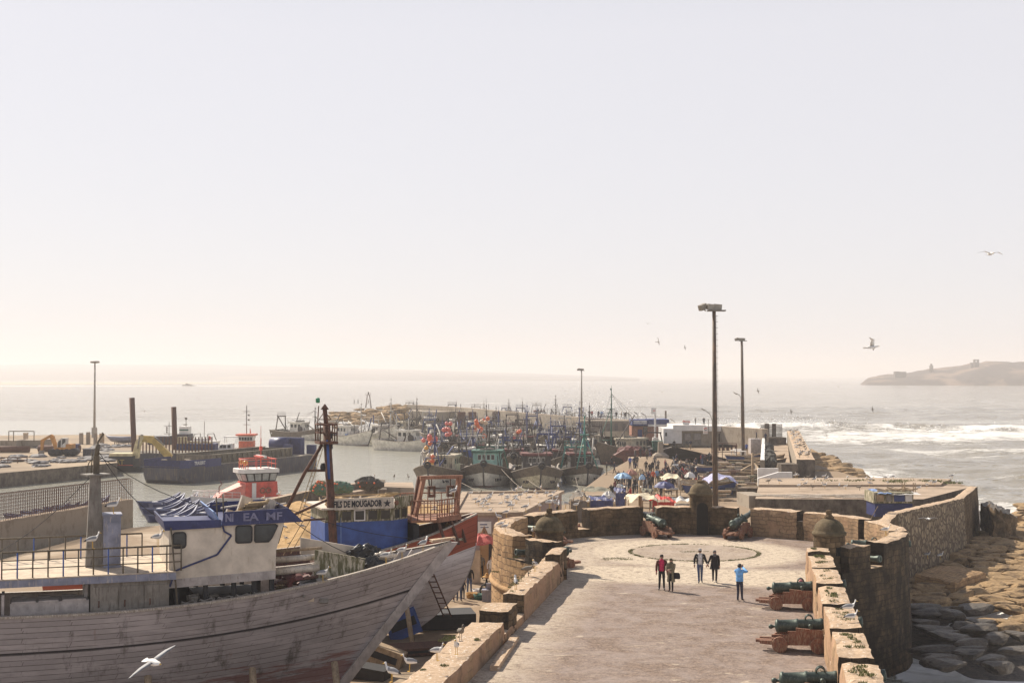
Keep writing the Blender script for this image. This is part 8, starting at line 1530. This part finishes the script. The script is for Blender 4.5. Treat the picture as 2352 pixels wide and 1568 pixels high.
GF = [gull_fly(.5, -.1).mesh('gull', GM), gull_fly(.18, -.25).mesh('gull', GM), gull_fly(.1, .05).mesh('gull', GM), gull_fly(.35, .1, .12, 3, 3).mesh('gull', [M_gbr, M_gbr, M_gk, M_gbr])]
def perch(pts, z, label, group, k=1.0, mixb=.06):
    for i, p in enumerate(pts):
        q = p if len(p) == 3 else G(p[0], p[1], z); r = random.random(); o = link('gull', GS[2 if r < mixb else 1 if r < .25 else 0], None, V(q), random.uniform(0, 6.28) if random.random() < .4 else random.gauss(2.6, .5)); s = k * random.uniform(.92, 1.08); o.scale = (s, s, s); tag(o, label, 'gull', group)
random.seed(51)
def R5(x, y): return (1091 + x * .14649, 1137 + y * .14649)
perch([R5(*p) for p in ((240, 60), (190, 100), (415, 50), (510, 50), (510, 105), (640, 55), (855, 100), (975, 30), (1120, 25), (50, 165), (125, 240), (200, 205), (545, 220), (585, 225), (240, 275), (5, 130), (75, 20))] + [T3(*p) for p in ((265, 1402), (75, 1408), (428, 1400), (40, 1425), (130, 1450), (210, 1445), (320, 1460), (380, 1440), (20, 1440), (30, 1510))] + [(random.uniform(1075, 1280), random.uniform(1131, 1170)) for _ in range(16)], 3.27, 'white gull resting on the flat roof left of the bastion', 'gulls on the flat roof')
perch([R5(*p) for p in ((790, 262), (1020, 235), (1320, 215), (1425, 205), (1585, 215))], 4.9, 'gull standing on the back left bastion wall', 'gulls on the back left bastion wall'); perch([R5(*p) for p in ((485, 345), (375, 415), (405, 510), (470, 570))], 4.9, 'gull standing on the curved left bastion wall', 'gulls on the curved left wall'); perch([R5(1775, 165)], 4.95, 'gull on the corner of the back wall right of the wall gap', None); perch([(*pol(80.6, RI + .35)[:0], 2.0, 71.6, 6.45)], 0, 'gull standing on the finial of the left turret', None)
perch([R5(905, 640)], 4.9, 'gull perched on the wall stub beside the left turret', None); perch([R5(945, 1185), R5(640, 1470)], 4.25, 'white gull on the left parapet top, in the run of three', 'white gulls on the left parapet'); perch([R5(830, 1275)], 4.25, 'grey-brown gull between two white ones on the left parapet', None, 1.12, 1)
perch([(942, 1541), (901, 1566), (1003, 1516)], 4.32, 'gull on the nearest part of the left parapet', 'gulls on the near left parapet'); perch([R2(1835, 1190)], 4.32, 'brown speckled gull on the near left parapet by the moss', None, 1.1, 1); perch([R2(1800, 1310)], 4.32, 'gull stretching on the near left parapet above the recess', None)
def R4(x, y): return (1764 + x * .256, 1166.8 + y * .256)
perch([R4(725, 935), R4(745, 1015)], 4.92, 'gull on the right parapet block between the two big cannons', 'gulls on the right parapet'); perch([R4(1055, 245)], 4.92, 'gull sitting on the round wall right of the right turret', None); perch([R4(1430, 450), R4(1545, 460)], .75, 'gull on the low stone landing below the retaining wall', 'gulls on the stone landing')
perch([T4(*p) for p in ((250, 1290), (370, 1305), (515, 1300), (535, 1320), (320, 1325), (345, 1358), (285, 1390), (410, 1400), (425, 1330), (500, 1370), (520, 1385), (655, 1388), (712, 1395), (840, 1402), (730, 1310), (905, 1315), (945, 1318), (1080, 1312), (1100, 1350), (1150, 1305), (1495, 1350), (1530, 1360), (1460, 1382), (1385, 1400), (1735, 1345), (1690, 1298), (5, 1345), (105, 1345), (270, 1285), (935, 1370))], TZ + .2, 'gull standing on the concrete terrace beyond the bastion', 'gulls on the terrace')
perch([(35.9 + .193 * dd + random.uniform(.3, 1.9), 168 + dd, 3.05) for dd in [random.uniform(1, 84) for _ in range(52)]], 0, 'gull on the broad top of the thick sea wall', 'gulls on the sea wall', 1.15, .4)
perch([(random.uniform(-22, -8), random.uniform(98, 134), 0) for _ in range(2)], 0, 'gull', None) if 0 else None
for _ in range(52):
    x, y = random.uniform(-24, -7), random.uniform(93, 136); u, v = (x + 27) / 22, (y - 88) / 52; p = sandP(u, v); o = link('gull', GS[random.randrange(2)], None, p, random.uniform(0, 6.28)); o.scale = (1.1,) * 3; tag(o, 'white gull resting on the orange sand of the yard', 'gull', 'gulls on the sand')
perch([(570, 1159), (604, 1152), (640, 1143), (818, 1112), (838, 1108), (858, 1103), (905, 1101), (938, 1101)], 1.4, 'gull or cormorant perched along the harbour wall top', 'birds on the harbour wall', 1.2, .4)
# gulls on the boats ashore
for M_, pts, lab, grp in ((MA, [PA(.905, 1, -1) + V((0, .1, .06)), PA(.875, 1, -1) + V((0, .1, .06)), PA(.945, 1, -1) + V((0, .1, .06))], 'white gull standing on the rail at the bow of the grey trawler', 'gulls on the grey trawler bow'), (MA, [V((11.85, -.6, 8.13))], 'white gull on the flat funnel top of the grey trawler', None), (MA, [V((11.0, -2.45, 7.02)), V((13.4, -2.45, 7.02))], 'white gull on the near handrail of the grey trawler', 'gulls on the handrail'), (MA, [V((19.9, -2.2, 5.27))], 'gull standing in the hatch frame on the grey trawler', None), (MF_, [V((20.5, -.8, 7.14))], 'gull on the rail of the rusty bow platform', None)):
    for p in pts: o = link('gull', GS[0], None, M_ @ p, random.uniform(2.2, 4.2)); o.scale = (1.1,) * 3; tag(o, lab, 'gull', grp)
def fly(px, py, span, yaw, roll, pitch, kind, label, group=None, fac=1.0):
    d = 1.36 * F / span * fac; o = link('gull', GF[kind], None, D(px, py, d)); o.rotation_euler = (roll, pitch, yaw); tag(o, label, 'gull', group)
fly(352, 1520, 118, radians(135), -.45, 0, 1, 'large white gull flying low across the side of the grey trawler', None, .85)
fly(2275, 583, 64, radians(100), .05, 0, 1, 'gull gliding highest in the sky at the far right'); fly(2003, 797, 66, radians(160), .45, .1, 0, 'big gull flying in the sky left of the island'); fly(2132, 1191, 50, radians(95), 0, 0, 1, 'gull flying in front of the stone retaining wall'); fly(2066, 1268, 56, radians(85), .05, 0, 1, 'gull flying just right of the dark round bastion wall')
for px, py, sp, yaw, roll, kind, lab in ((1511, 785, 20, 150, 1.1, 0, 'gull banking in the sky left of the tallest mast'), (1573, 798, 13, 30, 1.4, 3, 'tiny gull banking close left of the tallest mast'), (1488, 743, 18, 100, .1, 1, 'topmost faint gull left of the tallest mast'), (1385, 840, 8, 100, .1, 1, 'faint distant gull above the fleet'), (1521, 900, 25, 95, -.1, 0, 'white gull in front of the sea between the two lamp masts, left of the tallest'), (1519, 875, 10, 80, .1, 1, 'faint gull over the horizon left of the tallest mast'), (1741, 898, 15, 20, 1.2, 3, 'dark gull banking right of the second mast'), (1817, 945, 14, 10, 1.3, 3, 'dark gull low over the sea beyond the sea wall'), (2004, 940, 16, 15, 1.25, 3, 'dark gull over the sea beneath the island tip'), (1897, 1000, 14, 140, .9, 0, 'gull skimming the white surf beyond the sea wall'), (1925, 888, 12, 120, .6, 0, 'tiny gull by the island tip waterline'), (2040, 990, 22, 100, .3, 1, 'gull over the breaking waves at the far right'), (2190, 1028, 12, 140, .5, 1, 'tiny gull low over the sea at the far right'), (332, 944, 28, 95, 0, 1, 'gull gliding over the sparkling water between the spud piles'), (895, 1041, 10, 120, .2, 3, 'small dark gull over the harbour water above the harbour wall'), (896, 1065, 12, 40, 1.0, 0, 'small gull banking over the harbour water')):
    fly(px, py, sp, radians(yaw), roll, 0, kind, lab)
for tx, ty, w, yaw, roll, kind, lab in ((490, 1058, 90, 95, 0, 1, 'over the gap between brown and turquoise-mast trawlers'), (625, 1115, 80, 100, .3, 1, 'before the turquoise deck rail'), (175, 1165, 105, 90, .25, 1, 'before the bow of the brown trawler, left bird of a pair'), (290, 1185, 90, 90, 0, 1, 'before the bow of the brown trawler, right bird of a pair'), (465, 1150, 60, 130, -.5, 0, 'rising beside the small navy trawler'), (490, 1195, 65, 120, -.4, 0, 'lower one beside the small navy trawler'), (570, 1255, 85, 130, -.5, 0, 'beside the white number panel of the navy trawler'), (1010, 1020, 70, 95, .1, 1, 'in front of the big dark hull'), (1030, 1370, 150, 100, 0, 1, 'above the white round umbrella'), (1185, 1370, 155, 85, .15, 1, 'above the square timber post'), (1495, 1170, 170, 45, 1.0, 0, 'diving steeply over the crowd'), (1690, 1188, 115, 95, 0, 1, 'over the cream awning in front of the open quay'), (1928, 920, 45, 100, .4, 1, 'crossing the dark fuel station doorway'), (2010, 882, 50, 90, .2, 1, 'before the breakwater wall right of the tallest mast'), (1090, 1400, 90, 50, .8, 0, 'dipping over the stall left of the square timber post')):
    px, py = T3(tx, ty); fly(px, py, w * .25, radians(yaw), roll, 0, kind, 'gull flying ' + lab)
# ------------------------------------------------------------------ the hazy air
hz = MB(); hz.bx(-9000, 9000, -300, 19500, -5.6, 95); M_haze = bpy.data.materials.new('haze'); M_haze.use_nodes = True
ht = M_haze.node_tree; ht.nodes.remove(ht.nodes['Principled BSDF']); hv = ht.nodes.new('ShaderNodeVolumePrincipled')
hv.inputs['Color'].default_value = (*HAZE_C, 1); hv.inputs['Density'].default_value = HAZE; hv.inputs['Anisotropy'].default_value = HAZE_AN
ht.links.new(hv.outputs[0], ht.nodes['Material Output'].inputs['Volume']); struct(hz.build('haze', [M_haze]), 'stuff')
# ------------------------------------------------------------------ spray thrown up by the breakers
random.seed(61); mb = MB()
def puff(px, py, d, n, w, h):
    c = D(px, py, d)
    for _ in range(n):
        p = c + V((random.gauss(0, w), random.gauss(0, 3), abs(random.gauss(0, h)))); s = random.uniform(.06, .2); a = V((random.uniform(-1, 1), random.uniform(-1, 1), random.uniform(-1, 1))).normalized() * s; b = a.orthogonal().normalized() * s
        mb.poly([p + a, p + b, p - a, p - b])
for px, py, d, n, w, h in ((1270, 958, 400, 420, 5, 1.9), (1340, 960, 372, 620, 5.5, 2.6), (1385, 962, 352, 520, 4.5, 2.6), (1420, 964, 338, 420, 4, 2.2), (1215, 954, 420, 160, 4, 1.2), (1690, 974, 395, 420, 7, 1.1), (1790, 982, 388, 620, 9, 1.5), (1850, 985, 385, 700, 7, 1.6), (1890, 985, 384, 420, 6, 1.2), (2180, 992, 372, 380, 14, 1.0), (2330, 995, 365, 420, 10, 1.4)): puff(px, py, d, n, w, h)
struct(mb.build('sea_spray', paint('spray', (.85, .84, .82), .9, None, bump=0, var=.03)), 'stuff')
